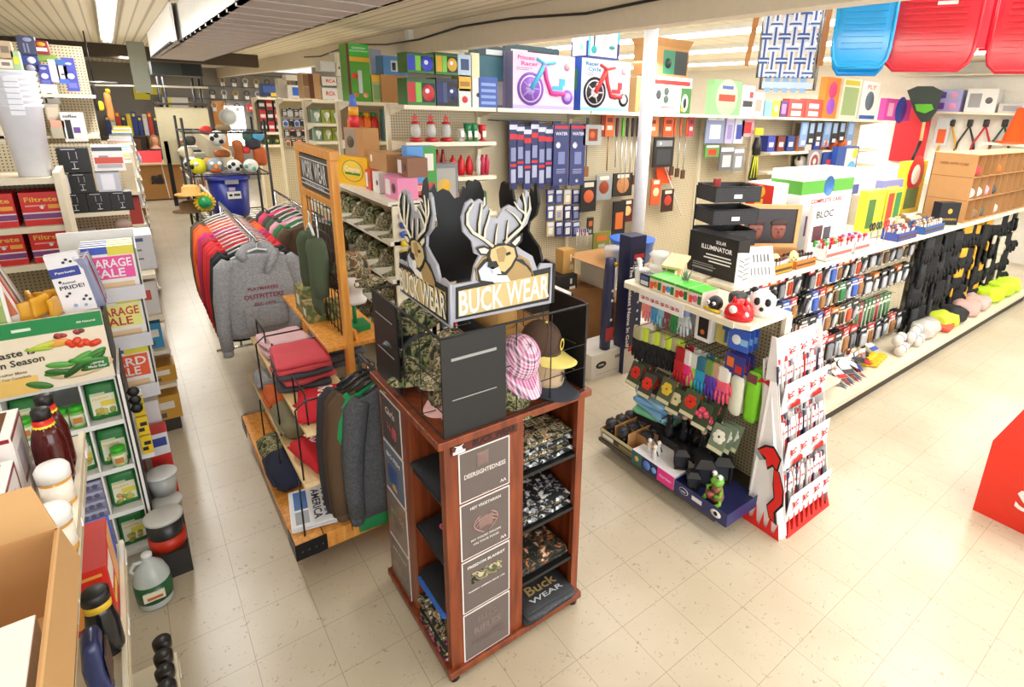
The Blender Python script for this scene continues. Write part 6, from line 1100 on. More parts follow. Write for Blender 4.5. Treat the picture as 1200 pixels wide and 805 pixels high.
for i,(x0,yt,x1,yb,c,l) in enumerate(((716,236,730,300,'#1b1b1e','black hanging cast iron plate'),(742,236,753,290,'#1d1c1e','black hanging skillet with orange picture'),(695,272,714,292,'#7a7a34','yellow and black card in the lower pegs'),(696,292,712,318,'#3a5a34','red and green card in the lower pegs'),(688,255,695,275,'#2a2a2e','dark slim card beside the grill basket'))): wc('food_card',l,'package',x0,yt,x1,yb,c,[('r',.2,.5,.8,.8,'#c8662c'),('r',.3,.1,.7,.3,'#a8a89a')],Y=1.22)
# bright orange pennant on a white stick leaning at the wall
t=thing('safety_flag','bright orange pennant on a white stick before the pegboard wall','flag',(0,0,0)); a,b=at(773,178,y=1.33),at(798,252,y=1.33); MB().tube([a,b],.012,WHITE,8).build('stick',t); m=MB(); m.prism([at(x,y,y=1.33) for x,y in ((774,180),(768,184),(771,215),(785,215),(787,210))],(0,.008,0),M('#f0501c',.5)); m.build('pennant',t)
# ---- further right along row one (px 826-1035) ----
g3='hanging packages right of the column'
for i,(x0,yt,x1,yb,c,c2,l) in enumerate(((826,134,847,168,'#8a94b8','#c8d0e0','clear blue headphone card right of the column'),(849,134,858,168,'#b8b4dc','#9a8ac0','lilac card right of the column'),(859,134,870,168,'#c8cce0','#3a4aa0','white and blue card right of the column'),(868,134,882,160,'#d8a8b4','#c8303a','pink card with a red header'),(826,170,842,184,'#5a9a4a','#d8402c','green and orange card in the second row'),(842,172,858,200,'#6a6c70','#c8ccd0','grey clear mask package'),(858,174,870,200,'#84868a','#d8d8dc','clear snorkel package hanging right of the mask'))):
    wc('hanging_card',l,'package',x0,yt,x1,yb,c,[('r',.05,.8,.95,.97,'#e4e6f0'),('r',.2,.15,.8,.65,c2)],Y=1.15)
t=thing('swim_fin','black and yellow swim fin hanging in a yellow headed bag','swim fin',at(890,150,y=1.1)); k_=at(890,150,y=1.1).z-at(890,212,y=1.1).z
MB().box(-.10,.10,-.01,.01,-.10,0,M('#e8c81e',.5)).build('header',t); m=MB(); m.loft([(0,0,-.40,.07,.05),(0,0,-.28,.08,.06),(0,0,-.14,.05,.04)],BLACK,12); m.build('foot_pocket',t); m=MB(); m.prism([(-.05,0,-.38),(.05,0,-.38),(.12,0,-k_+.05),(.06,0,-k_),(-.06,0,-k_),(-.12,0,-k_+.05)],(0,.012,0),BLACK); [m.tube([(q*.03,-.006,-.38),(q*.08,-.006,-k_+.06)],.012,M('#d8dc3a',.5),5) for q in (-1,0,1)]; m.build('blade',t)
for i in range(7): wc('razor_card','clear blue and black packet hanging beside the blank pegboard','package',936+i*9,143,944+i*9,172-(i%3)*3,'#23262e' if i%3 else '#7a9ac8',[('r',.2,.5,.8,.95,'#9ab8dc'),('r',.3,.08,.8,.25,'#f0efe8')],Y=1.1,group='clear blue packets')
wc('dart_board','boxed red and white dart board','toy',945,176,960,200,'#8a8488',[('o',.5,.45,.4,'#c8c0bc'),('o',.5,.45,.28,'#8a3a44'),('o',.5,.45,.12,'#e8e0dc')],Y=1.0); wc('game_box','blue boxed game beside the dart board','box',962,178,984,200,'#27418a',[('r',.2,.3,.8,.6,'#c83a44')],Y=1.0,d=.1); wc('baby_seat','tall blue and white toy box with dotted figure','box',976,172,1000,212,'#2f54a8',[('r',.4,.05,.95,.95,'#e8e4e0'),('o',.75,.3,.22,'#5ab0e0'),('o',.85,.8,.12,'#e8d03a')],Y=.9,d=.1)
gg='small cartons on the shelf right of the column'
for i,(x0,yt,x1,yb,c,ar,l) in enumerate(((834,94,866,130,'#8fc88a',[('o',.5,.5,.4,'#b8dcae'),('r',.2,.4,.8,.6,'#d8402c'),('r',.3,.75,.7,.85,'#4a5ab0')],'green rounded novelty pack right of the column'),(868,100,882,130,'#f0edea',[('r',.1,.3,.9,.5,'#3a3438'),('r',.6,.6,.9,.8,'#c8303a')],'white and black box after the green pack'),(882,108,894,130,'#e8e0da',[('r',.2,.2,.8,.7,'#c8a89a')],'cream small box on the shelf'),(896,118,904,132,'#8ac0d8',[],'pale blue small box on the shelf'),(905,118,913,132,'#e8d83a',[('o',.5,.5,.3,'#f4f0b0')],'yellow small box on the shelf'),(914,118,922,132,'#5a3a6a',[('r',.2,.2,.8,.8,'#a87ab8')],'purple small box on the shelf'),(923,116,942,133,'#d8403a',[('r',.2,.5,.8,.75,'#f4f0ec'),('r',.2,.1,.8,.35,'#f4f0ec')],'red and white small box, left of the pair'),(943,116,962,134,'#e8504a',[('r',.2,.5,.8,.75,'#f4f0ec'),('r',.2,.1,.8,.35,'#f4f0ec')],'red and white small box, right of the pair'),(964,90,980,132,'#e8842c',[('o',.5,.7,.3,'#e83a7a'),('o',.5,.3,.3,'#9a4ac8')],'orange card with pink and violet toys'),(983,92,1004,133,'#d8d8c4',[('r',.1,.1,.9,.8,'#9ab07a'),('r',.1,.85,.9,.97,'#c8b83a')],'cream packet with a green picture'),(1006,95,1026,134,'#e4e4e0',[('r',.05,.02,.95,.12,'#2f5aa8'),('o',.5,.5,.25,'#5a6a7a'),('t','FLY',.5,.85,.15,'#d8622c',.5)],'white packet with a blue base and orange letters'),(1036,116,1066,136,'#d84aa8',[('o',.6,.5,.22,'#2f3f9a'),('r',.1,.2,.3,.8,'#f0b0d0')],'bright pink box with a blue shoe picture'))):
    pbox('small_carton',l,'box',x0,yt,x1,yb,1.03,.12,c,ar,z=2.533,group=gg)
# balls on shelves px 990-1055
for i,(px_,py_,c) in enumerate(((1014,151,'#d8602c'),(1024,151,'#c8542a'),(1036,152,'#e06a2c'))):
    p=at(px_,py_,y=1.2); o=MB().ball((0,0,0),.115,M(c,.6),16); o.tube([(.116*math.cos(a*.524),.116*math.sin(a*.524)*.0-.0,.116*math.sin(a*.524)) for a in range(13)],.004,BLACK,4); p.z=2.003+.118
    tag(o.build('basketball',loc=(9.55+i*.35,1.2,2.118)),'orange basketball on the far shelf, %s'%('left','middle','right')[i],'ball','basketballs')
SOC=patch('soccer_pattern',9,[(0,'#f0f0ee'),(.56,'#f0f0ee'),(.58,'#1c1c20')],rough=.4)
for i in range(4): tag(MB().ball((0,0,.11),.11,SOC,16).build('soccer_ball',loc=(9.0+i*.30,1.2,1.702)),'black and white soccer ball on the shelf under the basketballs, %s from the left'%('first','second','third','fourth')[i],'ball','soccer balls')
tag(MB().ball((0,0,.13),.13,patch('rainbow',1.2,[(0,'#e83a8a'),(.4,'#f0a02c'),(.52,'#e8e02c'),(.6,'#3fc04a')],(0,0,4),inter='LINEAR'),16).build('rainbow_ball',loc=(10.25,1.2,1.702)),'rainbow coloured ball at the end of the soccer ball shelf','ball')
for i in range(6): carton('box','boxed sports item on the shelf beside the basketballs','box',(7.9+i*.28,1.12,2.003),.2,.15,.24,['#2f3f9a','#6a2a24','#1f3a7a','#8a4a2c','#c8c0b4','#27408a'][i],[('r',.2,.3,.8,.6,'#d8d8e0')],group='boxed sports items')
for i in range(9): carton('box','dark boxed ball game on the low sports shelf','box',(7.9+i*.35,1.10,.162+.0),.28,.2,.3,['#6a1f24','#e8e4dc','#4a3424'][i%3],[('o',.5,.5,.3,'#a84a3a')],group='low boxed games')
# ---- right wall ----
RWX=12.96
t=thing('wall_shelf','white shelf on the right wall over the hanging loppers','shelf',(0,0,0)); MB().box(12.55,12.99,-3.4,.75,2.70,2.74,SH).build('board',t); MB().box(12.6,12.99,-3.4,1.4,2.95+.45,3.42,SH).build('board',t)
tag(MB().box(12.93,12.99,.75,1.41,1.7,2.95,M('#d8202c',.5)).build('red_backdrop'),'plain bright red panel on the right wall','panel')
for i,(y,w_,h,c,z,l) in enumerate(((.45,.55,.20,'#b8a0dc',2.742,'lilac picture box, lower left on the wall shelf'),(.45,.55,.20,'#a8b0e0',2.944,'blue violet picture box on top of the lilac one'),(-.15,.5,.42,'#e8e8e6',2.742,'white bathroom box on the wall shelf'),(-.80,.7,.16,'#c8c4be',2.742,'flat grey box farther right on the wall shelf'),(-1.6,.6,.3,'#e4e0dc',2.742,'pale box near the right edge of the photo on the wall shelf'))):
    carton('picture_box',l,'box',(12.62,y,z),w_,.3,h,c,[('r',.1,.2,.5,.8,'#6a4a9a' if i<2 else '#9a9aa0'),('o',.75,.5,.12,'#e8a0c8' if i<2 else '#5a5a60')],rz=FX,group='boxes on the wall shelf')
t=thing('leaf_rake','large dark green leaf rake leaning against the red panel','rake',(0,0,0)); q0=at(1083,190,x=11.4)
rp=[(1063,106),(1075,101),(1093,101),(1105,107),(1097,130),(1088,143),(1079,143),(1071,130)]
m=MB(); m.prism([at(x,y,x=12.2) for x,y in rp],(.03,0,0),M('#2c3a34',.5)); m.build('rake_head',t); m=MB(); m.prism([at(x,y,x=12.18)+Vector((-.0,0,0)) for x,y in ((1072,122),(1092,122),(1094,128),(1084,133),(1074,130))],(.015,0,0),M('#5fb82c',.5)); m.build('brand_label',t)
MB().tube([at(1083,143,x=12.2),at(1079,165,x=12.2)],.03,M('#e0c088',.5),8).build('handle',t); MB().tube([at(1079,165,x=12.2),at(1070,185,x=12.2),at(1064,212,x=12.15)],.03,BLACK,8).build('grip',t)
for i,(px_,c) in enumerate(((1114,'#e0a82c'),(1135,'#2a2c30'),(1154,'#c82a34'),(1176,'#1f5a4a'))):
    p=at(px_+3,140,x=12.9); t=thing('lopper','%s handled lopper hanging on the right wall'%('yellow','black','red','dark green')[i],'garden tool',p,FX,'loppers on the right wall')
    MB().soft(-.05,.05,-.02,.02,-.14,0,M('#3a3a3e',.4,.5),1,.004).build('blade',t)
    for q in (-1,1): MB().tube([(0,0,-.12),(q*.14,0,-.45),(q*.16,0,-.62)],[.015,.022,.028],M(c,.4),8).build('handle',t)
p=at(1108,138,x=12.9); carton('tool_card','orange and white tool card at the left end of the loppers','package',(12.88,p.y,p.z-.55),.25,.03,.55,'#c8ccd0',[('r',.2,.1,.8,.6,'#e0602c')],rz=FX)
p=at(1190,168,x=12.7); o=tag(MB().lathe([(.26,0),(.26,.03),(.17,.04),(.05,.60),(.03,.62)],M('#f0561c',.5),n=20).build('traffic_cone',loc=(12.5,p.y,p.z)),'bright orange traffic cone beside the loppers','cone'); MB().box(12.3,12.99,p.y-.4,p.y+.4,p.z-.04,p.z,SH).build('shelf_plank'); tag(bpy.data.objects['shelf_plank'],'short beige shelf carrying the orange traffic cone','shelf')
tag(MB().box(11.95,12.95,-2.9,.6,1.35,1.39,SH).build('shelf_plank'),'low beige shelf plank on the right wall behind the cubbies','shelf')
# ---- floor goods between the wall and the endcap ----
carton('white_carton','white carton with a black oval logo on the floor right of the kiosk','box',(3.34,-.28,0),.43,.36,.27,'#dcd8d2',[('o',.3,.55,.16,'#1c1a1a',.55),('r',.22,.52,.38,.58,'#c8c4be'),('r',.72,.65,.92,.78,'#8a8680'),('r',.15,.2,.8,.21,'#8a8680')])
t=thing('bat_box','tall navy display box of baseball bats with white script','display box',(3.60,-.34,0)); m=MB(); NV=M('#20264e',.35); m.box(-.10,.10,0,.16,0,1.42,NV); m.box(-.101,.10,-.002,0,0,.28,M('#c9c4c0',.4)); m.build('body',t)
m=MB(); y=-.003; m.box(-.075,.09,y-.002,y,1.12,1.30,M('#1c1f3a')); m.box(-.02,.085,y-.003,y,.86,1.08,M('#e8e6e2')); m.loft([(.03,y-.003,.88,.02,.002),(.03,y-.003,.96,.03,.002),(.035,y-.003,1.0,.012,.002)],M('#3a3a40'),10); m.ball((.035,y-.003,1.035),.02,M('#4a3a34'),10,1,.1,1)
m.box(-.05,.08,y-.003,y,1.20,1.245,M('#c8202c')); m.text('SLUGGER',(.015,y-.004,1.165),(1,0,0),(0,0,1),.03,WHITE,.13); m.text('AMERICA',(.015,y-.004,1.135),(1,0,0),(0,0,1),.02,WHITE,.12); m.text('The Greatest Name In Golf',(-.078,y-.004,.72),(0,0,-1),(1,0,0),.06,M('#e8e6e2'),.85)
for i in range(5): m.prism([(.04+.018*(1 if k%2==0 else .45)*math.sin(k*PI/5),y-.003,.75-i*.09+.018*(1 if k%2==0 else .45)*math.cos(k*PI/5)) for k in range(10)],(0,.002,0),M('#dfe2ee'))
m.box(-.05,.06,y-.003,y,.24,.30,M('#b82a34')); m.build('bat_print',t)
t=thing('wrapped_bat','tall star printed wrapped package leaning left of the navy bat box','package',(3.36,-.20,.272)); m=MB(); m.loft([(0,0,0,.05,.05),(0,0,.12,.055,.05),(.01,0,.5,.06,.055),(.02,0,.85,.055,.05),(.02,0,.93,.05,.045)],M('#2c3156',.35),14); m.build('wrap',t)
m=MB(); m.box(-.045,.05,-.056,-.053,.10,.24,M('#a82a34')); [m.prism([(.01+.02*(1 if k%2==0 else .45)*math.sin(k*PI/5),-.062,z_+.02*(1 if k%2==0 else .45)*math.cos(k*PI/5)) for k in range(10)],(0,.003,0),WHITE) for z_ in (.32,.52,.62)]; m.tube([(.03,-.06,.55),(.04,-.055,.85)],.008,M('#c8ccd8',.3,.6),6); m.ball((.04,-.05,.88),.022,M('#c8a84a',.3,.8)); m.build('print',t)
for i,(x,y,z,w_,d,h,c,l) in enumerate(((3.10,.35,0,.55,.5,.62,CARD,'big brown carton on the floor behind the white one'),(3.75,.45,0,.6,.5,.66,CARDD,'dark brown carton behind the navy bat box'),(4.35,.30,0,.5,.5,.42,CARD,'brown carton right of the bat box'),(3.02,.22,.622,.5,.34,.12,'#1c1c20','black flat box with white labels on the brown carton'),(2.98,.05+.1,.744,.42,.28,.05,'#e6e2e0','white flat box with red edge on top of the black one'),(3.46,.55,.622,.26,.3,.20,'#1e1e22','black box with white labels behind the white flat box'),(3.52,.62,.824,.16,.14,.26,'#c09452','gold brown bird feeder box on the black box'),(4.05,.35,.662,.5,.4,.34,'#d8d4cc','white carton with a black print behind the endcap'),(4.15,-.05,0,.3,.3,.34,'#e2dcd8','white and red carton on the floor beside the endcap'))):
    carton('floor_carton',l,'box',(x,y,z),w_,d,h,c,[('r',.62,.5,.72,.8,'#e8e6e0'),('r',.6,.15,.9,.35,'#e8e6e0' if c in ('#1c1c20','#1e1e22') else '#a8323a' if 'red' in l else '#c8b8a0')] if isinstance(c,str) else [],group='cartons between the pegboard wall and the endcap')
tag(MB().lathe([(.20,0),(.24,.22),(.25,.24),(.235,.24)],M('#2f6fd0',.3),n=24).build('blue_bucket',loc=(4.05,.2,1.0)),'bright blue plastic bucket behind the endcap shelf','bucket'); lathe_thing('plastic_tub','clear lidded tub of white goods behind the endcap shelf','tub',(3.75,.15,1.0),[(.09,0),(.11,.16),(.12,.17),(.10,.2),(.02,.21)],CLR)
tag(MB().box(3.55,4.3,.02,.75,.998,1.003,CARD).build('cardboard_sheet'),'cardboard sheet under the blue bucket','board')
# ================= LOW CAP GONDOLA behind the cart =================
LG=thing('cap_shelving','low white shelving of camouflage caps behind the wooden cart','shelving',(0,0,0))
m=MB(); m.box(1.65,1.69,.04,2.3,.1,1.85,PEGY); m.build('back_panel',LG); MB().box(1.38,1.69,.04,2.3,0,.12,SH).build('base',LG); MB().box(1.38,1.69,.04,.06,.12,1.83,SH).build('end_panel',LG)
for z in (1.85,1.55,1.25,.95,.6): MB().box(1.35,1.69,.04,2.3,z-.03,z,M('#e9e2d0',.4)).build('shelf',LG)
k0=0
for z in (1.55,1.25,.95,.6):
    for i in range(6):
        y=.22+i*.30; k0+=1
        cap('camouflage cap on the %s shelf of the low shelving, %s from the near end'%({1.55: 'second',1.25: 'third',.95: 'fourth',.6: 'lowest'}[z],('first','second','third','fourth','fifth','sixth')[i]),(1.52,y,z),FX+R.uniform(-.3,.3),(CAMO,CAMO2)[k0%2],None,None,0,1.05,group='camouflage caps on the low shelving')
carton('crayon_box','large yellow crayon box with a green oval on the low shelving','box',(1.42,1.02,1.852),.42,.2,.24,'#f0b81c',[('o',.5,.5,.36,'#2f6a34',.62),('o',.5,.5,.34,'#f0c83a',.62),('r',.25,.36,.75,.44,'#2f8a3c'),('t','Crayola',.5,.56,.26,'#f4f0d8',.5)],rz=FX+.3)
carton('box','brown picture box standing on the yellow crayon box','box',(1.46,1.05,2.093),.26,.16,.24,CARD,[('r',.05,.05,.6,.95,'#9a8a7a'),('o',.32,.5,.2,'#5a4a3a')],rz=FX+.3)
tag(MB().tube([(0,0,0),(0,0,.10)],.04,M('#d8323a',.4)).tube([(0,0,.10),(0,0,.17)],.042,M('#e8a82c',.4)).tube([(0,0,.17),(0,0,.27)],[.035,.02],M('#5a7ad8',.3)).build('bubble_bottle',loc=(1.50,1.12,2.334)),'red, yellow and blue toy bottle on top of the brown picture box','toy')
for i,(x,y,w_,h,c,l,z) in enumerate(((1.50,.62,.40,.14,CARD,'long brown carton stacked on the toy boxes',2.02),(1.44,.20,.26,.165,'#e88ab4','pink toy box with a doll window at the end of the low shelving',1.852),(1.44,.52,.14,.165,'#e8e4e0','white toy box behind the pink one',1.852),(1.44,.70,.12,.165,'#d8503a','red and green toy box in the middle of the low shelving',1.852),(1.52,.16,.2,.14,'#8a5a3a','brown and navy toy box on top of the pink one',2.02))):
    carton('toy_box',l,'box',(x,y,z),w_,.16,h,c,[('r',.08,.15,.45,.85,'#f0ece8' if i!=0 else '#e8e2d8'),('o',.7,.5,.15,'#3a8a4a' if i==3 else '#5a3a4a')] if i else [('r',.1,.4,.2,.8,'#f0ece8')],rz=FX,group='toy boxes on the low shelving')
t=thing('toy_strip','hanging strip of small coloured novelty packs at the end of the low shelving','hanging strip',(1.47,.03,.0)); 
for i in range(9): MB().soft(-.05,.05,-.03,0,1.72-i*.07,1.77-i*.07,M(['#e8e8ee','#3a4a9a','#3a6ac8','#e8c82c','#e8d03a','#e8862c','#e0502c','#d8402c','#2f8a4a'][i],.4),i,.006,3).build('novelty_pack',t)
carton('game_box','green and blue activity box behind the kiosk sign','box',(1.72,.25,1.852),.24,.1,.38,'#5a9ae0',[('r',.55,0,1,1,'#3f9a3a'),('r',.6,.5,.9,.85,'#e8e4da'),('r',.05,.0,.95,.25,'#d8402c'),('t','SELF',.4,.14,.14,'#f4f0e8',.5)]); carton('game_box','grey boxed toy with a yellow picture standing behind the front deer sign','box',(1.95,.35,1.72),.26,.1,.36,'#7a7c80',[('r',.1,.1,.9,.9,'#a8a49a'),('o',.5,.5,.22,'#d8a82c')])
MB().box(1.69,2.25,.1,.6,1.69,1.72,SH).build('side_shelf',LG); MB().box(1.69,1.86,.2,.4,1.72,1.851,CARD).build('filler_box',LG)
MB().box(2.2,2.24,.1,.6,0,1.69,SH).build('side_leg',LG)
# ================= LEFT SIDE: near gondola =================
LN=thing('shelf_gondola','cream store shelving at the left foreground with stepped shelves','shelving',(0,0,0))
MB().box(-1.2,-1.16,-4.6,-1.55,0,1.52,PEGY).build('back_panel',LN)
for z,x in ((1.54,-.35),(.95,-.345),(.32,-.27)):
    y1={1.54: -1.86,.95: -1.62,.32: -1.60}[z]; m=MB(); m.box(-1.18,x-.012,-4.6,y1,z-.035,z,SH); m.box(x-.012,x,-4.6,y1,z-.05,z+.012,M('#efe6cf',.4)); m.box(x,x+.003,-4.6,y1,z-.04,z-.034,M('#b9ad90')); m.box(x,x+.003,-4.6,y1,z-.002,z+.004,M('#b9ad90'))
    for q in range(3): m.box(x+.001,x+.004,y1-.10-q*.35,y1-.03-q*.35,z-.032,z-.006,M('#f4f2ee',.3))
    m.build('shelf',LN)
m=MB(); m.box(-.42,-.32,-4.6,-1.60,0,.285,SH); m.build('base',LN); MB().box(-1.18,-.36,-1.60,-1.58,0,1.5,SH).build('end_panel',LN) if False else MB().box(-1.18,-1.14,-1.62,-1.56,0,1.52,SH).build('upright',LN)
mesh_s=MB().box(-.296,-.292,-2.6,-1.62,.33,.45,PEGY); mesh_s.build('price_fence',LN)
# pickle mix display
PD=thing('canning_display','cardboard canning display with cucumber header and pickling mixes in white cubbies','display stand',(0,0,0))
xs_=(-1.05,-.90,-.755,-.61,-.47,-.33)
MB().box(-1.06,-.32,-.14,-.12,0.02,1.5,M('#d9dcda',.6)).build('back_panel',PD)
for i,x in enumerate(xs_): MB().box(x-.004,x+.004,-.50,-.14,.05,1.165,WHITE).build('divider',PD)
m=MB(); m.box(-.326,-.318,-.51,-.12,.03,1.5,BLACK); m.box(-.318,-.306,-.515,-.12,.03,1.17,WHITE); m.box(-.306,-.300,-.50,-.12,.03,1.17,BLACK); m.build('side_panel',PD)
for z in (1.165,.905,.632,.363,.10): m=MB(); m.box(-1.05,-.33,-.50,-.14,z-.008,z,WHITE); m.box(-1.05,-.33,-.508,-.50,z-.014,z+.012,M('#e9ebea',.4)); m.build('shelf',PD)
MB().box(-1.05,-.33,-.48,-.14,.0,.09,M('#d2d0ca')).build('base',PD)
m=MB(); HY=-.53; m.box(-1.10,-.322,HY,HY+.012,1.175,1.53,M('#f3e7cf',.35)); m.build('header_board',PD)
m=MB(); y=HY-.002; m.box(-1.10,-.324,y-.001,y,1.455,1.53,M('#1f8a4a',.35)); m.box(-.645,-.58,y-.002,y,1.483,1.497,M('#dfeee0',.5)); m.text('All Natural',(-.385,y-.002,1.488),(1,0,0),(0,0,1),.014,M('#f0f0e0'),.07)
m.box(-1.10,-.60,y-.001,y,1.175,1.26,M('#f0c870',.4)); m.text('Taste is',(-.66,y-.002,1.38),(1,0,.05),(0,0,1),.045,M('#3a3a30'),.15); m.text('in Season',(-.64,y-.002,1.335),(1,0,.05),(0,0,1),.045,M('#3a3a30'),.16); m.text('Fresher Mixes',(-.68,y-.002,1.285),(1,0,0),(0,0,1),.018,M('#8a7a5a'),.10); m.text('for Your Cucumbers',(-.68,y-.002,1.262),(1,0,0),(0,0,1),.018,M('#8a7a5a'),.12)
m.build('header_print',PD)
m=MB(); T0=m.T
def flat(cx,cz,rx,rz_,c,a=0,dy=.003): m.T=Matrix.Translation((cx,HY-.002,cz))@Matrix.Rotation(-a,4,'Y')@Matrix.Rotation(PI/2,4,'X'); m.lathe([(.001,dy+.0015),(.7,dy+.001),(1,dy*.6),(1,0)],M(c,.35,var=0),(0,0,0),16,rx,rz_); m.T=T0
flat(-.44,1.255,.125,.045,'#e8d0a8',.1,.002); r_=random.Random(4)
for i in range(14): flat(-.50+r_.uniform(-.05,.13),1.275+r_.uniform(-.03,.05),.055,.016,['#2f6a2a','#3f8a34','#25561f','#5aa84a'][i%4],r_.uniform(-.5,.7),.003+.0006*i)
for i in range(12): flat(-.42+r_.uniform(-.05,.06),1.38+r_.uniform(-.015,.03),.016,.016,'#e0421c',0,.003+.0005*i)
for i in range(8): flat(-.45+r_.uniform(-.05,.05),1.435+r_.uniform(-.008,.008),.014,.011,'#7a2f34' if i%2 else '#b83a3a',0,.003)
flat(-.55,1.40,.05,.012,'#c8d84a',.2,.004); flat(-.57,1.385,.05,.01,'#a8c83a',-.1,.005); flat(-.50,1.40,.05,.02,'#e8a84a',0,.003); flat(-.36,1.215,.0,.0,'#000000') if False else None
m.box(-.425,-.335,HY-.010,HY-.004,1.235,1.285,M('#1f7a3a')); m.text('Canning',(-.38,HY-.0115,1.27),(1,0,0),(0,0,1),.017,WHITE,.055); m.text('Made Easy!',(-.38,HY-.0115,1.25),(1,0,0),(0,0,1),.017,WHITE,.07)
flat(-.60,1.205,.05,.018,'#3f7a34',-.4,.004); m.build('cucumber_picture',PD)
def packet(label,x,z,w_=.122,h=.20,tilt=.12,y=-.44):
    m=MB(); m.soft(-w_/2,w_/2,-.014,.014,0,h,M('#1f7a34',.35),int(x*100),.003,5,.012); o=m.build('mix_packet',loc=(x,y,z)); o.rotation_euler.x=-tilt
    q=MB(); q.box(-w_*.40,w_*.40,-.0165,-.0145,h*.14,h*.68,M('#e8e4d0',.4,var=0)); q.box(-w_*.40,w_*.1,-.018,-.0165,h*.66,h*.74,M('#c8d0b0',.4)); q.text('Pickles',(-.01,-.0175,h*.58),(1,0,.1),(0,0,1),h*.10,M('#e0c83a',.4),w_*.55); q.box(-w_*.1,w_*.38,-.018,-.0165,h*.36,h*.5,M('#e0d04a',.4))
    for i in range(9): q.T=Matrix.Translation((R.uniform(-.035,.035),-.0166,h*R.uniform(.14,.34)))@Matrix.Rotation(PI/2,4,'X'); q.lathe([(.001,.0024),(.011,.002),(.013,0)],M(['#b8b85a','#8a9a3a','#c8a04a'][i%3],.4),n=10); q.T=Matrix()
    q.build('packet_label',o); return tag(o,label,'seasoning packet','green pickling mix packets')
def mjar(label,x,y,z):
    t=thing('mix_jar',label,'jar',(x,y,z),0,'green lidded mix jars'); MB().lathe([(.028,0),(.031,.01),(.031,.085),(.028,.095)],M('#7fbf5a',.3),n=18).build('body',t); MB().lathe([(.031,.095),(.032,.115),(.028,.12)],M('#3fb82c',.35),n=18).build('lid',t)
    m=MB(); m.lathe([(.0318,.02),(.0318,.08)],M('#dfe6c8',.4),n=18); m.box(-.018,.018,-.034,-.030,.035,.065,M('#c8843a',.4)); m.build('label_band',t)
rr={.905: 'first',.632: 'second',.363: 'third',.10: 'fourth'}; cc_=('far left','left','middle','second from right','right')
for z,rn in rr.items():
    for c in range(5):
        x=(xs_[c]+xs_[c+1])/2
        if c==3 and rn=='first':
            for q,(dx,l) in enumerate(((-.033,'left'),(.033,'right'))): mjar('green lidded mix jar, %s of the pair in the first cubby row'%l,x+dx,-.45,z)
            continue
        if c==3 and rn in ('third','fourth'): continue
        packet('green pickling mix packet in the %s cubby row, %s column'%(rn,cc_[c]),x,z,y=-.42); packet('green pickling mix packet in the %s cubby row, %s column, rear one'%(rn,cc_[c]),x,z,y=-.38)
mjar('green lidded mix jar standing before a packet in the second row',-.385,-.475,.632); mjar('green lidded mix jar in the top row of the left column',-.70,-.46,.905)
for i in range(4):
    t=carton('jar_tray','lilac grey tray of canning lids, %s in its stack in the display'%('lowest','second','third','topmost')[i],'box',(-.54,-.485,.363+i*.058),.125,.3,.055,'#8f90b0',[('r',.05,.62,.95,.9,'#b0b2cc'),('r',.08,.12,.9,.2,'#5a5a70'),('o',.25,.45,.1,'#5f6078'),('o',.5,.45,.1,'#5f6078'),('o',.75,.45,.1,'#5f6078')],group='lilac canning trays')
for i in range(4): carton('jar_tray','lilac grey tray of canning lids low in the display, %s in its stack'%('lowest','second','third','topmost')[i],'box',(-.54,-.485,.102+i*.058),.125,.3,.055,'#8f90b0',[('r',.08,.12,.9,.2,'#5a5a70')],group='lilac canning trays')
# on top of / behind the header
HZ=1.50
MB().box(-1.05,-.33,-.50,-.14,HZ-.02,HZ,WHITE).build('top_tray',PD)
o=carton('magazine_box','tall white display box printed with paw marks and the word PRIDE','display box',(-.40,-.40,HZ+.0),.125,.05,.30,'#efedf2',[('r',.0,.62,.9,.78,'#2f3f9a'),('t','Patriotic',.45,.70,.05,'#f0f0f8',.6),('t','Animal',.45,.52,.05,'#2a2c36',.4),('t','PRIDE!',.5,.44,.09,'#2a2c36',.75)]+[('o',u,v,.05,'#2c2e38') for u,v in ((.6,.9),(.72,.86),(.5,.86),(.25,.30),(.35,.34),(.8,.25),(.7,.2),(.88,.18),(.2,.55))]+[('o',.4,.12,.06,'#8ab0e0'),('o',.7,.1,.05,'#8ab0e0')]); o.rotation_euler=(0,-.10,0)
for i in range(9):
    m=MB(); m.soft(-.045,.045,-.006,.006,0,.27,M(['#8f96b4','#b8bccc','#a83a4a','#5a6a94','#c8ccd8'][i%5],.25),i,.004,5,.005); m.tube([(0,0,.26),(0,0,.285)],.008,CLR,6)
    o=m.build('novelty_bag',loc=(-.345,-.37+i*.02,HZ)); o.rotation_euler=(.12,-.12,-.2+.05*i); tag(o,'clear bagged patriotic novelty leaning behind the PRIDE box','packaged toy','clear bagged novelties')
for i in range(6):
    soft_item('yellow_packet','yellow foil packet heaped behind the cucumber header','seed packet',(-.56+.045*(i%3)-.02,-.44+.10*(i//3),HZ+.02*(i%2)),.085,.02,.10,M('#e0a42c',.35),i,.6*i,.012,'yellow foil packets')
for i in range(6):
    m=MB(); m.box(-.06,.06,-.004,.004,0,.28,M(['#e8e2dc','#d8402c','#c8b8a8','#8a5a3a','#ece8e4','#b8a890'][i],.4)); m.box(-.05,.05,-.0055,-.004,.03,.18,M(['#c86a3a','#f0e8e0','#8a9a6a','#c8c0a8','#8fa87a','#5a4a3a'][i],.4)); o=m.build('magazine',loc=(-.66-.0*i,-.44+i*.035,HZ)); o.rotation_euler=(-.15,-.25,.1); tag(o,'magazine leaning at the left behind the cucumber header, %s from the front'%('first','second','third','fourth','fifth','sixth')[i],'magazine','leaning magazines')
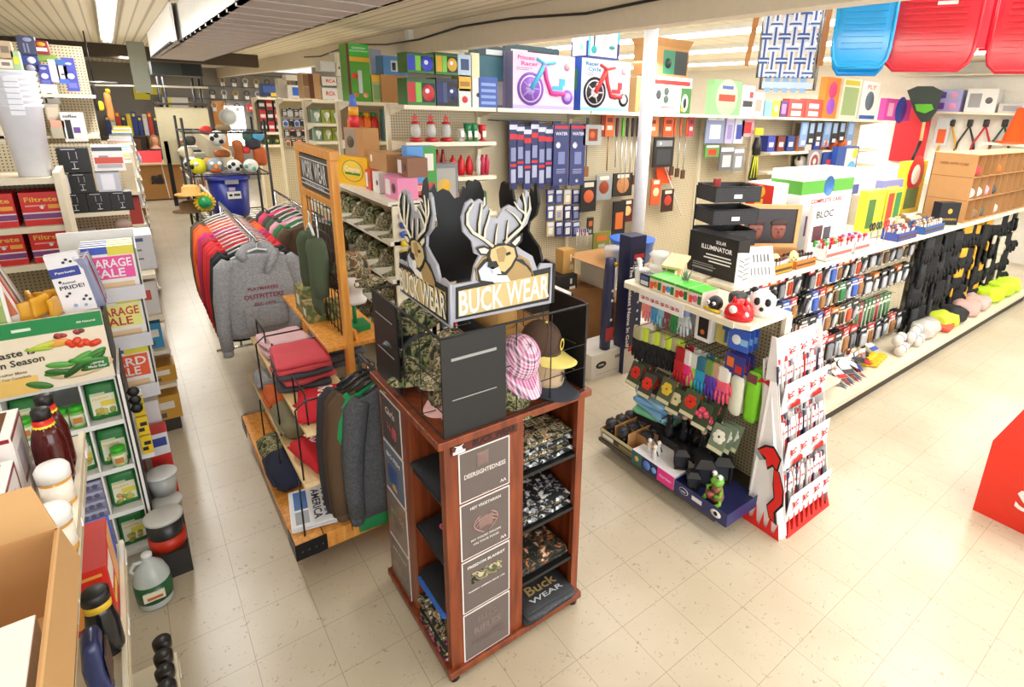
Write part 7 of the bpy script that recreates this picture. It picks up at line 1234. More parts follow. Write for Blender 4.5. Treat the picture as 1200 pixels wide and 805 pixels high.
carton('picture_card','white framed garden picture card leaning at the far left','card',(-.72,-.50,HZ),.16,.012,.20,'#f2f0ee',[('r',.08,.12,.92,.8,'#9ab06a'),('o',.4,.4,.14,'#e8e4d0'),('r',.1,.55,.9,.75,'#c8c86a')])
# garage sale sign tower
GT=thing('sign_display','white cardboard tower of bright garage sale signs in three tiers','display stand',(0,0,0))
MB().box(-.48,-.185,.06,.36,0,.72,M('#e6e4e4',.5)).build('base',GT)
for k,(z0,z1,c,a,b,nm,yk) in enumerate(((1.46,1.73,'#f04aa0','RAGE','ALE','pink',.0),(1.165,1.44,'#f4f08a','RAGE','ALE','yellow',.0),(.845,1.13,'#f05a2c','RD','LE','orange',-.02))):
    x1=-.145-.012*k-.0; m=MB(); m.box(-.49,x1+.006,.0+yk,.36,z0-.045,z0,WHITE); m.box(-.49,x1+.008,yk-.004,yk,z0-.055,z0+.03,M('#dcdce2',.45)); m.box(x1+.002,x1+.006,yk,.36,z0,z1-.02,WHITE); m.box(-.49,x1+.008,.34,.36,z0,z1+.03,WHITE); m.build('tier',GT)
    ln={'pink': '#f8f0f4','yellow': '#c8282c','orange': '#f8f4f0'}[nm]
    o=carton('garage_sale_sign','boxed %s garage sale sign kit in the %s tier'%(nm,('top','middle','bottom')[k]),'sign',(x1-.125,yk+.03,z0+.002),.235,.05,z1-z0-.01,'#f4f2ee',[('r',0,.84,.55,1,'#3a5ac8'),('r',.5,.80,1,1,'#e8dc3a'),('r',.03,.28,.95,.78,c),('t',{'pink': 'GARAGE','yellow': 'GARAGE','orange': 'YARD'}[nm],.49,.62,.26,ln,.85),('t','SALE',.46,.40,.26,ln,.6),('r',.1,.05,.9,.2,'#e8c8a0')]); o.rotation_euler.x=-.06
    for q in range(3): o2=dup(o,loc=(x1-.125,yk+.09+q*.055,z0+.002),label='%s garage sale sign kit in the %s tier, %s behind the front one'%(nm,('top','middle','bottom')[k],('first','second','third')[q]),group='garage sale sign kits'); o2.rotation_euler.x=-.06
# black clip strip discs
for i,z in enumerate((1.04,.99,.94)):
    m=MB(); m.T=Matrix.Translation((-.27,-.46,z))@Matrix.Rotation(PI/2,4,'X'); m.lathe([(.012,0),(.026,.004),(.026,.014),(.01,.018)],BLACK,n=16); m.T=Matrix(); m.box(-.302,-.26,-.47,-.465,z-.004,z+.004,BLACK); tag(m.build('suction_hook'),'round black hook on the display edge, %s of three'%('top','middle','bottom')[i],'hook','black hooks')
# low goods beyond the display along the aisle
t=thing('paint_bucket','grey lidded bucket with a black and red label beyond the jug','bucket',(-.255,-.62,.16)); MB().lathe([(.075,0),(.085,.17)],M('#2a2a2a',.35),n=22).build('body',t); MB().lathe([(.0855,.0),(.087,.07)],M('#c8321c',.4),n=22).build('label_band',t); MB().lathe([(.09,.17),(.092,.185),(.08,.192)],M('#c9c9c6',.3),n=22).build('lid',t)
tag(MB().box(-.34,-.17,-.72,-.2,0,.159,M('#2b2723',.6)).build('low_plinth'),'dark low plinth carrying the lidded buckets','plinth')
for i,(y,c,l) in enumerate(((-.38,'#a8c890','clear lidded tub with green content beside the display'),(-.30,'#c8cac6','upper clear tub beside the display edge'))): 
    t=thing('clear_tub',l,'tub',(-.235,y-.02,.16+i*.0+(.14 if i else 0)),0); MB().lathe([(.06,0),(.075,.12)],M(c,.15,alpha=.8),n=18).build('body',t); MB().lathe([(.08,.12),(.082,.13),(.07,.138)],M('#d8dad8',.2),n=18).build('lid',t)
for i in range(3): carton('yellow_pack','yellow and black striped hanging pack beside the display, %s'%('upper','middle','lower')[i],'package',(-.265,-.40+.0*i,.86-i*.12),.05,.02,.11,'#e8c41c',[('r',.1,.2,.6,.4,'#1c1c1c'),('r',.3,.5,.9,.7,'#2f8a3a' if i==0 else '#1c1c1c')],group='yellow striped packs')
tag(MB().box(-.305,-.24,-.379,-.36,.58,1.0,WHITE).build('pack_strip'),'white strip carrying the yellow packs','strip')
carton('red_carton','red and white carton beyond the clear tubs','box',(-.22,-.12,0),.1,.14,.58,'#d8322c',[('r',0,.75,1,1,'#e8e8ec'),('r',.1,.85,.9,.95,'#3a4a9a')],rz=0)
# vinegar jug
t=thing('vinegar_jug','translucent gallon jug with a green pickle label standing on the floor','jug',(-.345,-.845,0)); JM=M('#cfd6d4',.18,alpha=.82)
MB().lathe([(.07,0),(.078,.015),(.08,.10),(.078,.17),(.06,.225),(.035,.255),(.022,.27),(.020,.29)],JM,n=22).build('body',t); MB().lathe([(.023,.285),(.023,.305),(.018,.31)],M('#e4e8e6',.3),n=14).build('cap',t); MB().tube([(-.055,0,.20),(-.075,0,.235),(-.055,0,.268),(-.02,0,.265)],.010,JM,8).build('handle',t)
m=MB(); m.lathe([(.0795,.045),(.0812,.10),(.0798,.15)],M('#1f5a34',.35),n=22); m.build('label_band',t); m=MB(); m.box(-.045,.045,-.086,-.076,.075,.125,M('#e4dfc8',.4)); m.box(-.03,.035,-.088,-.086,.085,.1,M('#c8642c',.4)); m.build('label_picture',t)
# shelves under: red boxes, blue box, bottle, chips
for i,(x,y,z,w_,d,h,c,l,ar) in enumerate(((-.36,-1.90,.952,.26,.13,.22,'#d0281c','red Vanilla wafer style box nearest on the middle shelf',[('r',.6,.05,1,.95,'#e8a86a'),('r',.1,.5,.5,.85,'#f0e8e0'),('r',.1,.25,.5,.35,'#f0d83a')]),(-.58,-1.95,.952,.07,.17,.32,'#c8221a','red box behind the nearest red one on the middle shelf',[('r',.2,.5,.8,.6,'#f0d83a')]),(-.44,-1.74,.952,.15,.09,.15,'#1f5ad0','bright blue box at the far end of the middle shelf',[('r',.3,.3,.8,.6,'#e8eef8')]))):
    carton('food_box',l.replace('Vanilla wafer style ','cracker '),'box',(x,y,z),w_,d,h,c,ar,[('r',.1,.1,.9,.9,'#e8a04a' if i<2 else '#1f4ac0'),('r',.1,.6,.9,.85,'#d0281c' if i<2 else '#e8eef8')],rz=PI/2 if i==0 else 0)
t=thing('sauce_bottle','black bottle with a yellow label and black cap on the middle shelf','bottle',(-.385,-2.14,.952),.2); MB().lathe([(.036,0),(.04,.02),(.04,.11),(.034,.15),(.030,.18)],M('#17171a',.2),n=18,sy=.8).build('body',t); MB().lathe([(.032,.165),(.033,.195)],M('#e0b82c',.4),n=18,sy=.8).build('neck_label',t); MB().lathe([(.034,.195),(.034,.225),(.028,.23)],BLACK,n=18).build('cap',t)
soft_item('chip_bag','blue and dark snack bag at the front of the middle shelf','bag',(-.40,-2.28,.952),.10,.05,.20,M('#26305a',.25),3,PI/2,.01); 
m=MB(); m.box(-.04,.04,-.031,-.026,.05,.15,M('#4a342c')); m.T=Matrix(); m.build('bag_print',bpy.data.objects['chip_bag'])
for i in range(5):
    t=thing('capped_bottle','dark round capped bottle on the lowest shelf edge, %s from the far end'%('first','second','third','fourth','fifth')[i],'bottle',(-.30,-1.70-.075*i,.322),0,'round capped bottles'); MB().lathe([(.024,0),(.026,.13),(.02,.15)],M('#c8b89a',.3),n=14).build('body',t); MB().lathe([(.029,.15),(.031,.165),(.031,.19),(.026,.197)],M('#1d1b1c',.35),n=16).build('cap',t)
for i in range(4):
    carton('box','small tan carton behind the round capped bottles, %s from the far end'%('first','second','third','fourth')[i],'box',(-.46,-1.72-i*.16,.322),.12,.12,.16,['#d8c8a8','#e0a02c','#c8b8a0','#d8d0c0'][i],[('r',.1,.2,.9,.7,'#8a6a3a')],rz=PI/2,group='tan cartons low left')
# on the top shelf
for i,(y,l) in enumerate(((-2.03,'dark sauce bottle with a red and yellow neck label, far one'),(-2.115,'dark sauce bottle with a red and yellow neck label, near one'))):
    t=thing('sauce_bottle',l,'bottle',(-.395,y,1.542),0,'dark sauce bottles'); MB().lathe([(.032,0),(.036,.015),(.036,.12),(.03,.15),(.018,.19)],M('#4a1412',.12),n=18).build('body',t); MB().lathe([(.0215,.15),(.021,.195)],M('#c8281c',.4),n=14).build('neck_label',t); MB().lathe([(.0235,.165),(.0225,.18)],M('#e8d02c',.4),n=14).build('neck_band',t); MB().lathe([(.020,.195),(.020,.22),(.016,.224)],BLACK,n=14).build('cap',t)
for i,(y,h,l) in enumerate(((-2.12,.205,'white and maroon windowed box, far one on the top shelf'),(-2.32,.16,'white and maroon windowed box, near one on the top shelf'))):
    o=carton('coffee_box',l,'box',(-.445,y,1.542),.17,.17,h,'#efebe8',[('r',.02,.02,.98,.98,'#8a1c28'),('r',.0,.0,.9,.93,'#f0ecea'),('r',.15,.35,.6,.75,'#b8b0bc'),('r',.15,.28,.6,.35,'#7a4a3a')],[('r',.02,.02,.98,.98,'#8a1c28'),('r',.1,.1,.98,.93,'#f0ecea'),('r',.25,.35,.75,.7,'#b8b0bc'),('r',.25,.28,.75,.35,'#7a4a3a')],rz=PI/2,group='windowed boxes')
    m=MB(); m.box(-.07,.07,.02,.15,h,h+.0015,M('#6a4326',.2)); m.build('top_window',o)
for i,(x,y) in enumerate(((-.385,-2.24),(-.375,-2.44))):
    t=thing('syrup_jar','white capped jar with cream label on the top shelf edge, %s one'%('far','near')[i],'jar',(x,y,1.542),0,'white capped jars'); MB().lathe([(.03,0),(.032,.01),(.032,.085)],M('#d8a04a',.2),n=18).build('body',t); MB().lathe([(.0325,.02),(.0325,.075)],M('#efe6d8',.4),n=18).build('label_band',t); MB().lathe([(.034,.085),(.035,.11),(.028,.122),(.01,.126)],WHITE,n=18).build('lid',t)
t=thing('framed_picture','white framed picture standing on the top shelf beside the jars','picture frame',(-.44,-2.53,1.542),PI/2); m=MB(); m.box(-.06,.06,0,.015,0,.19,M('#f0eef2',.4)); m.build('frame',t); m=MB(); m.box(-.045,.045,-.0015,0,.02,.17,patch('misty_picture',12,[(.3,'#6a7258'),(.5,'#8f9784'),(.7,'#c0c4bc')],inter='LINEAR')); m.build('picture',t)
t=thing('open_carton','large open cardboard carton with brown inside at the near left corner','box',(-.54,-2.86,1.542)); m=MB(); a,b,h=.20,.22,.19
for (x0,x1,y0,y1) in ((-a,a,-b,-b+.004),(-a,a,b-.004,b),(-a,-a+.004,-b,b),(a-.004,a,-b,b)): m.box(x0,x1,y0,y1,0,h,CARD)
m.box(-a,a,-b,b,0,.004,CARD); m.build('body',t)
MB().prism([(-a,b,h),(a,b,h),(a-.02,b+.01,h+.10),(-a+.02,b+.01,h+.10)],(0,.004,0),M('#c49a66',.85)).build('flap',t); MB().prism([(a,-b,h),(a,b,h),(a+.02,b-.02,h-.07),(a+.02,-b+.02,h-.07)],(.004,0,0),M('#c49a66',.85)).build('flap',t)
carton('white_box','white lidded box inside the open cardboard carton','box',(-.50,-3.0,1.547),.26,.2,.13,'#efece8',rz=0); 
t=thing('price_binder','cream card lettered PRICE beside the open carton','card',(-.365,-2.62,1.542),PI/2); m=MB(); m.box(-.06,.06,0,.01,0,.07,M('#e8e4d8')); m.text('PRICE',(0,-.001,.035),(1,0,0),(0,0,1),.03,M('#5a4a3a'),.08); m.build('card',t)
# ================= LEFT, MIDDLE DISTANCE =================
LS=thing('bin_shelving','cream shelving carrying white wastebaskets over red boxes','shelving',(0,0,0)); yb_=1.2
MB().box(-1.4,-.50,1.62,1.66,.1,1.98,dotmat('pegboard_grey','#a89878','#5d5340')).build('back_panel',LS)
for z in (1.985,1.66,1.40,.9,.4): MB().box(-1.4,-.485,1.2,1.62,z-.04,z,SH).build('shelf',LS)
MB().box(-.505,-.47,1.18,1.66,0,2.02,SH).build('upright',LS); MB().box(-1.4,-.5,1.18,1.62,0,.12,KICK).build('kick_base',LS)
wb_=M('#e6e8f2',.35)
for st,(x0,c,l,n) in enumerate(((-.60,wb_,'white wastebasket',7),(-.86,M('#e6d0c0',.4),'beige wastebasket',6))):
    for i in range(n):
        m=MB(); z0=0; m.loft([(0,0,0,.085,.07),(0,0,.44,.115,.095),(0,0,.455,.125,.105),(0,0,.468,.125,.105),(0,0,.47,.11,.09)],c,24); m.box(-.035,.035,-.109,-.098,.40,.43,c)
        tag(m.build('wastebasket',loc=(x0,1.34,1.987+i*.035)),'%s nested in its stack, %s'%(l,('lowest','second from the bottom','third from the bottom','fourth from the bottom','fifth from the bottom','sixth from the bottom','topmost')[i] if not (i==n-1) else 'topmost'),'wastebasket',l+'s')
for k,z in enumerate((1.662,1.402)):
    for i in range(4):
        xbx=-.60-i*.235; carton('filter_box','red filter box with a purple stripe, %s row, %s from the right'%(('upper','lower')[k],('first','second','third','fourth')[i]),'box',(xbx,1.24,z),.205,.2,.225,'#d0201c',[('r',0,.18,1,.40,'#e8d8dc'),('r',0,.2,1,.36,'#7a3a7a'),('t','Filtrete',.5,.78,.20,'#e8b02c',.8),('r',.1,.58,.6,.62,'#e89a8a'),('o',.5,.55,.06,'#f0e8e0'),('r',.65,.5,.95,.62,'#e8a02c')],group='red filter boxes')
WS=thing('glassware_shelving','cream shelving of boxed glassware reaching toward the left aisle','shelving',(0,0,0)); 
for z,x1 in ((1.60,-.14),(1.27,-.12),(.95,-.15),(.55,-.15)): MB().box(-1.1,x1,2.0,2.45,z-.03,z,SH).build('shelf',WS)
MB().box(-1.1,-.14,2.45,2.48,0,2.12,PEG).build('back_panel',WS); MB().box(-.56,-.50,1.97,2.02,1.0,1.57,SH).build('upright',WS); MB().box(-1.1,-.14,2.0,2.45,0,.1,KICK).build('kick_base',WS)
gb='black wine glass boxes'
def wg(x,z,l,w_=.145,h=.155,y=2.02): carton('wine_glass_box',l,'box',(x,y,z),w_,.14,h,'#16161a',[('r',.47,.18,.50,.4,'#b8bcc4'),('r',.38,.14,.60,.17,'#d8dce0'),('r',.36,.55,.385,.85,'#9aa0a8'),('r',.60,.55,.625,.85,'#9aa0a8'),('r',.38,.42,.61,.45,'#9aa0a8'),('r',.15,.93,.6,.96,'#c8ccd0')],group=gb)
for i,l in enumerate(('leftmost','middle','rightmost')): wg(-.47+i*.148,1.602,'black wine glass box in the row of three, '+l)
wg(-.40,1.762,'black wine glass box stacked above the row of three'); carton('glass_box','white box at the left of the upper black glass box','box',(-.53,2.03,1.762),.10,.14,.15,'#e4e0e0',[('r',.3,.2,.35,.7,'#8a8a90')]); carton('glass_box','silver white lined box right of the upper black glass box','box',(-.235,2.03,1.762),.15,.14,.16,'#b8bcca',[('r',.2,.1,.75,.9,'#dfe2ec')])
wg(-.42,1.928,'wide black wine glass box under the lamp cartons',.19,.19); carton('picture_box','white box with a red and silver table picture','box',(-.205,2.02,1.932),.20,.14,.20,'#e2dfe0',[('r',.02,.80,.98,.95,'#3a4252'),('r',.05,.3,.95,.55,'#c84a3a'),('r',.1,.12,.9,.28,'#a8a8b0'),('r',.2,.55,.5,.62,'#8a8a92')])
m=MB(); m.hexa([(-.16,0,0),(.16,0,0),(.16,.25,0),(-.16,.25,0)],[(-.14,.03,.12),(.16,.03,.12),(.14,.22,.14),(-.14,.22,.14)],M('#b8122c',.4)); m.text('LOVE',(-.04,-.0,.06),(1,0,0),(0,0,1),.03,WHITE,.08)
tag(m.build('red_carton',loc=(-.27,2.03,1.272)),'crimson sloped carton with white print under the glass boxes','box'); carton('grey_box','black and grey striped box left of the crimson carton','box',(-.46,2.03,1.272),.14,.2,.17,'#d8d8dc',[('r',0,.65,1,1,'#1c1c22'),('r',.8,0,1,1,'#1c1c22')]); tag(MB().ball((0,0,.05),.05,M('#d8d0c8',.4),12,1.2,1,.9).build('gourd_toy',loc=(-.20,2.14,1.42)),'small pale rounded item on the crimson carton','toy')
o=carton('appliance_box','pale silver box with two handle pictures beside the sign tower','box',(-.13,1.1,1.30),.18,.3,.26,'#c6c8ce',[('r',.15,.82,.7,.92,'#3a4a8a'),('r',.35,.55,.6,.60,'#6a6c74'),('r',.38,.3,.62,.35,'#6a6c74')]); 
SX_=thing('aisle_shelving','cream shelving of small goods beyond the sign tower','shelving',(0,0,0))
for z in (1.298,.98,.70,.42): MB().box(-.50,-.06,.95,1.6,z-.03,z,SH).build('shelf',SX_)
MB().box(-.50,-.48,.95,1.6,0,1.3,SH).build('back_panel',SX_); MB().box(-.40,-.08,1.0,1.6,0,.10,KICK).build('kick_base',SX_)
for i,(x,y,z,w_,d,h,c,l) in enumerate(((-.17,1.0,.982,.2,.2,.25,'#dcd8d6','white and red box under the silver one'),(-.14,1.02,.702,.10,.1,.2,'#2f8fc0','stack of blue cups in a clear pack'),(-.24,1.02,.702,.08,.1,.22,'#b8c83a','lime pack beside the blue cups'),(-.15,1.0,.422,.2,.2,.13,'#c8922c','gold brown carton low beyond the sign tower'),(-.16,1.0,.102,.2,.2,.2,'#cf9a3a','tan carton lowest beyond the sign tower'),(-.15,1.3,.982,.18,.2,.26,'#e2dfe0','white carton behind the red printed one'),(-.15,1.35,.422,.18,.2,.2,'#e4e0d8','cream carton behind the gold brown one'))):
    carton('box',l,'box',(x,y,z),w_,d,h,c,[('r',.2,.45,.8,.75,'#c84a3a' if i==0 else '#e8e4dc'),('r',.1,.1,.5,.3,'#5a5a60')],group='goods beyond the sign tower')
# more of the same run, receding
for k,(y0,x1) in enumerate(((3.5,-.02),(4.8,.02),(6.1,.06),(7.4,.08),(8.9,.12),(10.4,.15))):
    t=thing('aisle_shelving','cream shelving section along the left of the far aisle, %s beyond the glassware'%('first','second','third','fourth','fifth','sixth')[k],'shelving',(0,0,0))
    for z in (.12,.5,.85,1.2,1.55): MB().box(-.9,x1,y0,y0+1.25,z-.03,z,SH).build('shelf',t)
    MB().box(-.92,-.90,y0,y0+1.25,0,2.2,PEGY).build('back_panel',t)
    for j,z in enumerate((.122,.502,.852,1.202,1.552)):
        for i in range(3): carton('box','boxed item on shelf %s, %s section along the left of the far aisle'%(('one','two','three','four','five')[j],('first','second','third','fourth','fifth','sixth')[k]),'box',(x1-.16,y0+.05+i*.42,z),.28,.34,.28 if j<4 else .30,R.choice(['#e4e0da','#d8d8de','#c8b89a','#a83a34','#4a5a8a','#d8c03a','#3a3c44','#8ab0c8','#e8e4e0','#b87a4a']),[('r',.1,.2,.6,.7,R.choice(['#c84a3a','#3a3c44','#e8e8e4','#5a8a5a']))],[('r',.1,.2,.9,.7,R.choice(['#8a8a90','#e8e4dc','#3a4a7a']))],group='boxed items of far section %d'%k)
# tall stack at upper left: water filter boxes etc
g9='stacked cartons on the upper left'
def UL(x0,yt,x1,yb,Y,c,l,art=(),d=.16,z=None): return pbox('appliance_carton',l,'box',x0,yt,x1,yb,Y,d,c,art,group=g9,z=z)
US=thing('upper_shelving','tall shelving behind the wastebaskets stacked with appliance cartons','shelving',(0,0,0)); zz=at(70,106,y=3.0).z
ov=[('o',.5,.82,.28,'#9aa0d4',.5),('o',.5,.45,.3,'#d4d4ea',1),('r',.15,.1,.85,.25,'#5a62a8')]
for (x0,yt,x1,yb,Y,c,l,art) in ((23,42,44,64,3.0,'#3a3f5c','dark navy carton with cutlery shapes at the top of the stack',[('o',.6,.8,.25,'#8a90b8',.6),('r',.3,.1,.4,.6,'#7a80a0'),('r',.5,.1,.6,.6,'#7a80a0')]),(26,65,46,76,3.0,'#2f3a8a','blue carton with a white letter under the navy one',[('o',.6,.5,.25,'#e4e6f0')]),(28,76,46,84,3.0,'#34344c','dark carton with a grey disc under the blue one',[('o',.5,.5,.3,'#9a9ab0')]),
    (43,48,58,64,3.02,'#8a1c1c','red and orange small carton on top of the green one',[('o',.5,.75,.35,'#e8a02c',.6),('r',.05,.25,.9,.5,'#e8e4dc')]),(45,64,66,72,3.03,'#7a9a3a','flat green carton under the red one',[]),(48,76,62,100,3.0,'#3a3f94','blue violet carton with white ovals, leftmost of the tall ones',ov),(61,70,72,96,3.0,'#c6c0d0','pale lavender carton between the blue ones',[('r',.2,.1,.8,.9,'#d4d0dc')]),(70,70,82,98,3.0,'#e4d0c8','pink and blue carton in the middle of the tall ones',[('r',0,.75,1,1,'#2f5a9a'),('o',.5,.38,.2,'#4a5a8a',.7),('r',0,0,1,.2,'#3a5ab0')]),(80,68,94,107,3.0,'#3c429c','tall blue violet carton with a white disc at the right end',ov),
    (52,99,70,122,2.9,'#e8e6e6','white carton with a black round fan picture',[('o',.5,.42,.34,'#2a2a30',.7),('r',.1,.05,.25,.3,'#1c1c20')]),(56,122,72,141,2.8,'#c8bca8','beige patterned carton under the fan carton',[('r',.1,.2,.9,.8,'#d8cdb8')]),(60,141,76,149,2.7,'#e0a48c','flat peach carton below the beige one',[]),(62,149,78,162,2.7,'#b8b09a','grey beige carton low in the upper left stack',[]),(77,132,104,166,2.7,'#e4e2e0','white carton picturing a black coffee maker',[('r',.15,.1,.4,.75,'#1c1c22'),('r',.45,.3,.75,.5,'#6a4a9a'),('t','coffee',.4,.87,.14,'#3a3a3c',.6)])):
    UL(x0,yt,x1,yb,Y,c,l,art)
for z in (2.52,): MB().box(-.9,-.22,2.75,3.4,z-.03,z-.005,SH).build('shelf',US)
MB().box(-.9,-.86,2.75,3.4,0,2.9,SH).build('side_panel',US); MB().box(-.9,-.25,3.4,3.43,0,2.95,PEG).build('back_panel',US); MB().box(-.9,-.25,2.75,3.4,2.145,2.17,SH).build('shelf',US)
for i,(x0,yt,x1,yb,c,l) in enumerate(((0,48,16,68,'#c8b090','tan carton at the far upper left'),(0,70,16,80,'#e4e0d8','white lettered carton under the tan one'),(17,60,26,82,'#a8c89a','green and yellow card beside the tan carton'))): UL(x0,yt,x1,yb,2.6,c,l,[('r',.2,.3,.8,.7,'#8a7a6a' if i!=2 else '#e8d82c')])
MB().box(-.95,-.58,2.55,2.75,2.58,2.60,SH).build('shelf',US)
# ================= BACK OF THE STORE =================
t=thing('checkout_counter','cardboard fronted counter across the end of the left aisle','counter',(0,0,0)); MB().box(-.35,1.25,13.2,13.9,.03,.87,M('#a9793f',.7)).build('body',t); MB().box(-.45,1.35,13.12,14.05,.87,.91,M('#e2c9a0',.5)).build('counter_top',t)
for x,r_ in ((.0,.12),(.62,.05)): m=MB(); m.prism([(x,13.19,.86),(x+.02,13.19,.86),(x+r_+.02,13.19,.04),(x+r_,13.19,.04)],(0,.01,0),M('#e8dccb')); m.build('tape_strip',t)
m=MB(); m.soft(.38,.62,13.185,13.2,.40,.62,M('#2a2420'),3,.03,5,.005); m.build('stain',t)
t=thing('red_board','bright red board standing on the counter before the seated person','board',(.40,13.3,.912)); MB().hexa([(-.26,0,0),(.26,0,0),(.26,.03,0),(-.26,.03,0)],[(-.30,.08,.28),(.28,.08,.28),(.28,.11,.28),(-.30,.11,.28)],M('#e8343a',.4)).build('panel',t)
for i,(x,c,l,h) in enumerate(((.22,'#b8bcd8','clear bottle on the counter at the left of the red board',.25),(.85,'#c89a6a','brown jar at the right of the red board',.18),(-.1,'#e4e0d8','white cup at the left end of the counter',.15))): lathe_thing('bottle',l,'bottle',(x,13.22 if i==0 else 13.5,.912),[(.04,0),(.045,h*.6),(.02,h*.85),(.02,h)],M(c,.3))
soft_item('paper_heap','pale heap of paper and parcels on the counter','papers',(.95,13.45,.912),.5,.3,.10,M('#d8b890',.6),5,0,.02); carton('black_tray','black flat tray on the left of the counter','tray',(-.05,13.2,.912),.35,.2,.05,'#1c1c20')
t=thing('person','seated person with light brown hair and a dark top behind the counter','person',(.62,14.35,0),.15)
skn=M('#d89a7a',.5)
m=MB(); m.loft([(0,0,.50,.18,.13),(0,0,.70,.16,.12),(0,0,.95,.18,.12),(0,0,1.12,.20,.11),(0,0,1.19,.10,.08),(0,-.005,1.24,.055,.055),(0,-.01,1.28,.05,.055),(0,-.02,1.31,.06,.075),(0,-.015,1.37,.075,.09),(0,0,1.43,.075,.09),(0,.005,1.48,.05,.06),(0,.01,1.50,.01,.01)],skn,20)
for q in (-1,1):
    m.tube([(q*.17,0,1.12),(q*.235,-.02,.99),(q*.24,-.10,.93),(q*.20,-.26,.965),(q*.15,-.36,.965)],[.05,.045,.04,.034,.026],skn,10)
    for f in range(4): m.tube([(q*(.15-.018*f),-.36,.965),(q*(.145-.02*f),-.41,.962),(q*(.14-.02*f),-.44,.952)],[.010,.009,.007],skn,6)
    m.tube([(q*.165,-.34,.965),(q*.19,-.385,.96)],[.011,.008],skn,6)
    m.tube([(q*.09,0,.55),(q*.11,-.38,.53),(q*.11,-.40,.48),(q*.11,-.38,.08)],[.08,.065,.055,.04],skn,10)
m.ball((-.026,-.098,1.40),.010,M('#2a1c16'),8); m.ball((.026,-.098,1.40),.010,M('#2a1c16'),8); m.tube([(0,-.10,1.39),(0,-.118,1.365)],[.008,.012],skn,6); m.box(-.02,.02,-.098,-.09,1.335,1.342,M('#a84a44')); m.ball((-.077,0,1.385),.014,skn,8); m.ball((.077,0,1.385),.014,skn,8)
m.build('body',t)
m=MB(); m.loft([(0,.0,.52,.20,.145),(0,0,.72,.175,.135),(0,0,.95,.195,.135),(0,.0,1.10,.215,.125),(0,.01,1.17,.14,.10)],M('#25222a',.8),20,cap=False)
for q in (-1,1): m.tube([(q*.16,0,1.12),(q*.24,-.02,.99)],[.062,.056],M('#25222a',.8),10)
m.build('dark_top',t)
m=MB(); m.loft([(0,.03,1.14,.085,.05),(0,.035,1.28,.095,.07),(0,.025,1.40,.092,.095),(0,.015,1.48,.075,.085),(0,.01,1.52,.02,.02)],M('#9a7248',.6),18); [m.tube([(q*.05,-.06,1.485),(q*.085,-.045,1.42),(q*.088,-.02,1.28),(q*.08,.0,1.16)],[.018,.02,.022,.012],M('#9a7248',.6),8) for q in (-1,1)]; m.build('hair',t)
m=MB(); [m.tube([(q*.10,0,.56),(q*.12,-.38,.535),(q*.12,-.40,.48),(q*.12,-.38,.10)],[.095,.078,.068,.055],M('#2f3a5a',.8),10) for q in (-1,1)]; m.build('trousers',t); MB().box(-.10,.28,-.26,-.24,.93,1.05,M('#d8323a')).build('red_folder',t) if False else None
t=thing('office_chair','dark chair under the seated person','chair',(.62,14.42,0)); MB().box(-.23,.23,-.25,.2,.40,.47,BLACK).build('seat',t); MB().box(-.2,.2,.2,.25,.5,.95,BLACK).build('backrest',t)
for a in range(4): MB().tube([(0,0,.05),(.28*math.cos(a*1.57),.28*math.sin(a*1.57),.03)],.02,BLACK).build('leg',t)
MB().tube([(0,0,.05),(0,0,.4)],.03,BLACK).build('pole',t)
carton('brown_cabinet','dark brown cabinet with a white label left of the seated person','cabinet',(.05,15.0,0),.6,.5,1.35,'#6a4326',[('r',.48,.65,.60,.8,'#e4e2de'),('r',.0,.5,1,.51,'#4a2d18')]); carton('brown_cabinet','second dark brown cabinet behind the seated person','cabinet',(.80,15.2,0),.55,.5,1.40,'#5f3c22',[('r',.0,.5,1,.51,'#4a2d18')])
for i in range(12):
    c=['#2a3a7a','#d8d8dc','#c8321c','#3a3c44','#e8c82c','#243a8a'][i%6]; carton('binder','upright %s binder or tube in the back row above the cabinets'%{'#2a3a7a': 'navy','#d8d8dc': 'white','#c8321c': 'red','#3a3c44': 'dark','#e8c82c': 'yellow','#243a8a': 'blue'}[c],'binder',(-.25+i*.115,15.75,1.42),.095,.2,.50+.06*(i%3),c,[('r',.2,.8,.8,.93,'#e8d03a')],group='binders in the back row')
tag(MB().box(-.4,1.25,15.7,16.1,1.38,1.418,M('#6a5a44')).build('back_shelf'),'brown back shelf carrying upright binders','shelf'); tag(MB().box(-.4,1.25,15.75,16.1,0,1.379,M('#5a4a3a')).build('back_cupboard'),'dark cupboard under the back binder shelf','cupboard')
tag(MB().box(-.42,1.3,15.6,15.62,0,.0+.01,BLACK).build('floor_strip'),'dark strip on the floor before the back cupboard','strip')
# shelves and tall goods on the back wall
tag(MB().box(1.0,2.1,16.1,16.49,2.12,2.16,M('#3a342c')).build('wall_shelf_board'),'dark shelf on the back wall with a yellow and white carton','shelf'); carton('carton','white and yellow carton on the dark back wall shelf','box',(1.35,16.15,2.161),.6,.25,.28,'#d8d4cc',[('r',.1,.1,.35,.9,'#e8d83a')])
for i,(x,z,h) in enumerate(((.62,2.35,.35),(.9,2.5,.28))): tag(MB().box(-.18,.18,0,.02,0,h,M('#e8d82c')).build('yellow_notice',loc=(x,16.46,z)),'yellow notice on the back wall, %s one'%('lower','upper')[i],'notice')
t=thing('hanging_rail','long white pipe rail below the back ceiling','rail',(0,0,0)); MB().tube([(-.8,11.0,2.64),(1.6,11.0,2.70)],.02,M('#d8d4c8')).build('pipe',t)
for x in (-.7,1.5): MB().tube([(x,11.0,2.68),(x,11.0,3.3)],.01,BLACK).build('hanger_rod',t)
for i,(c,x0,yt,x1,yb,l) in enumerate((('#d8642c',-1,0,0,0,'orange'),)): pass
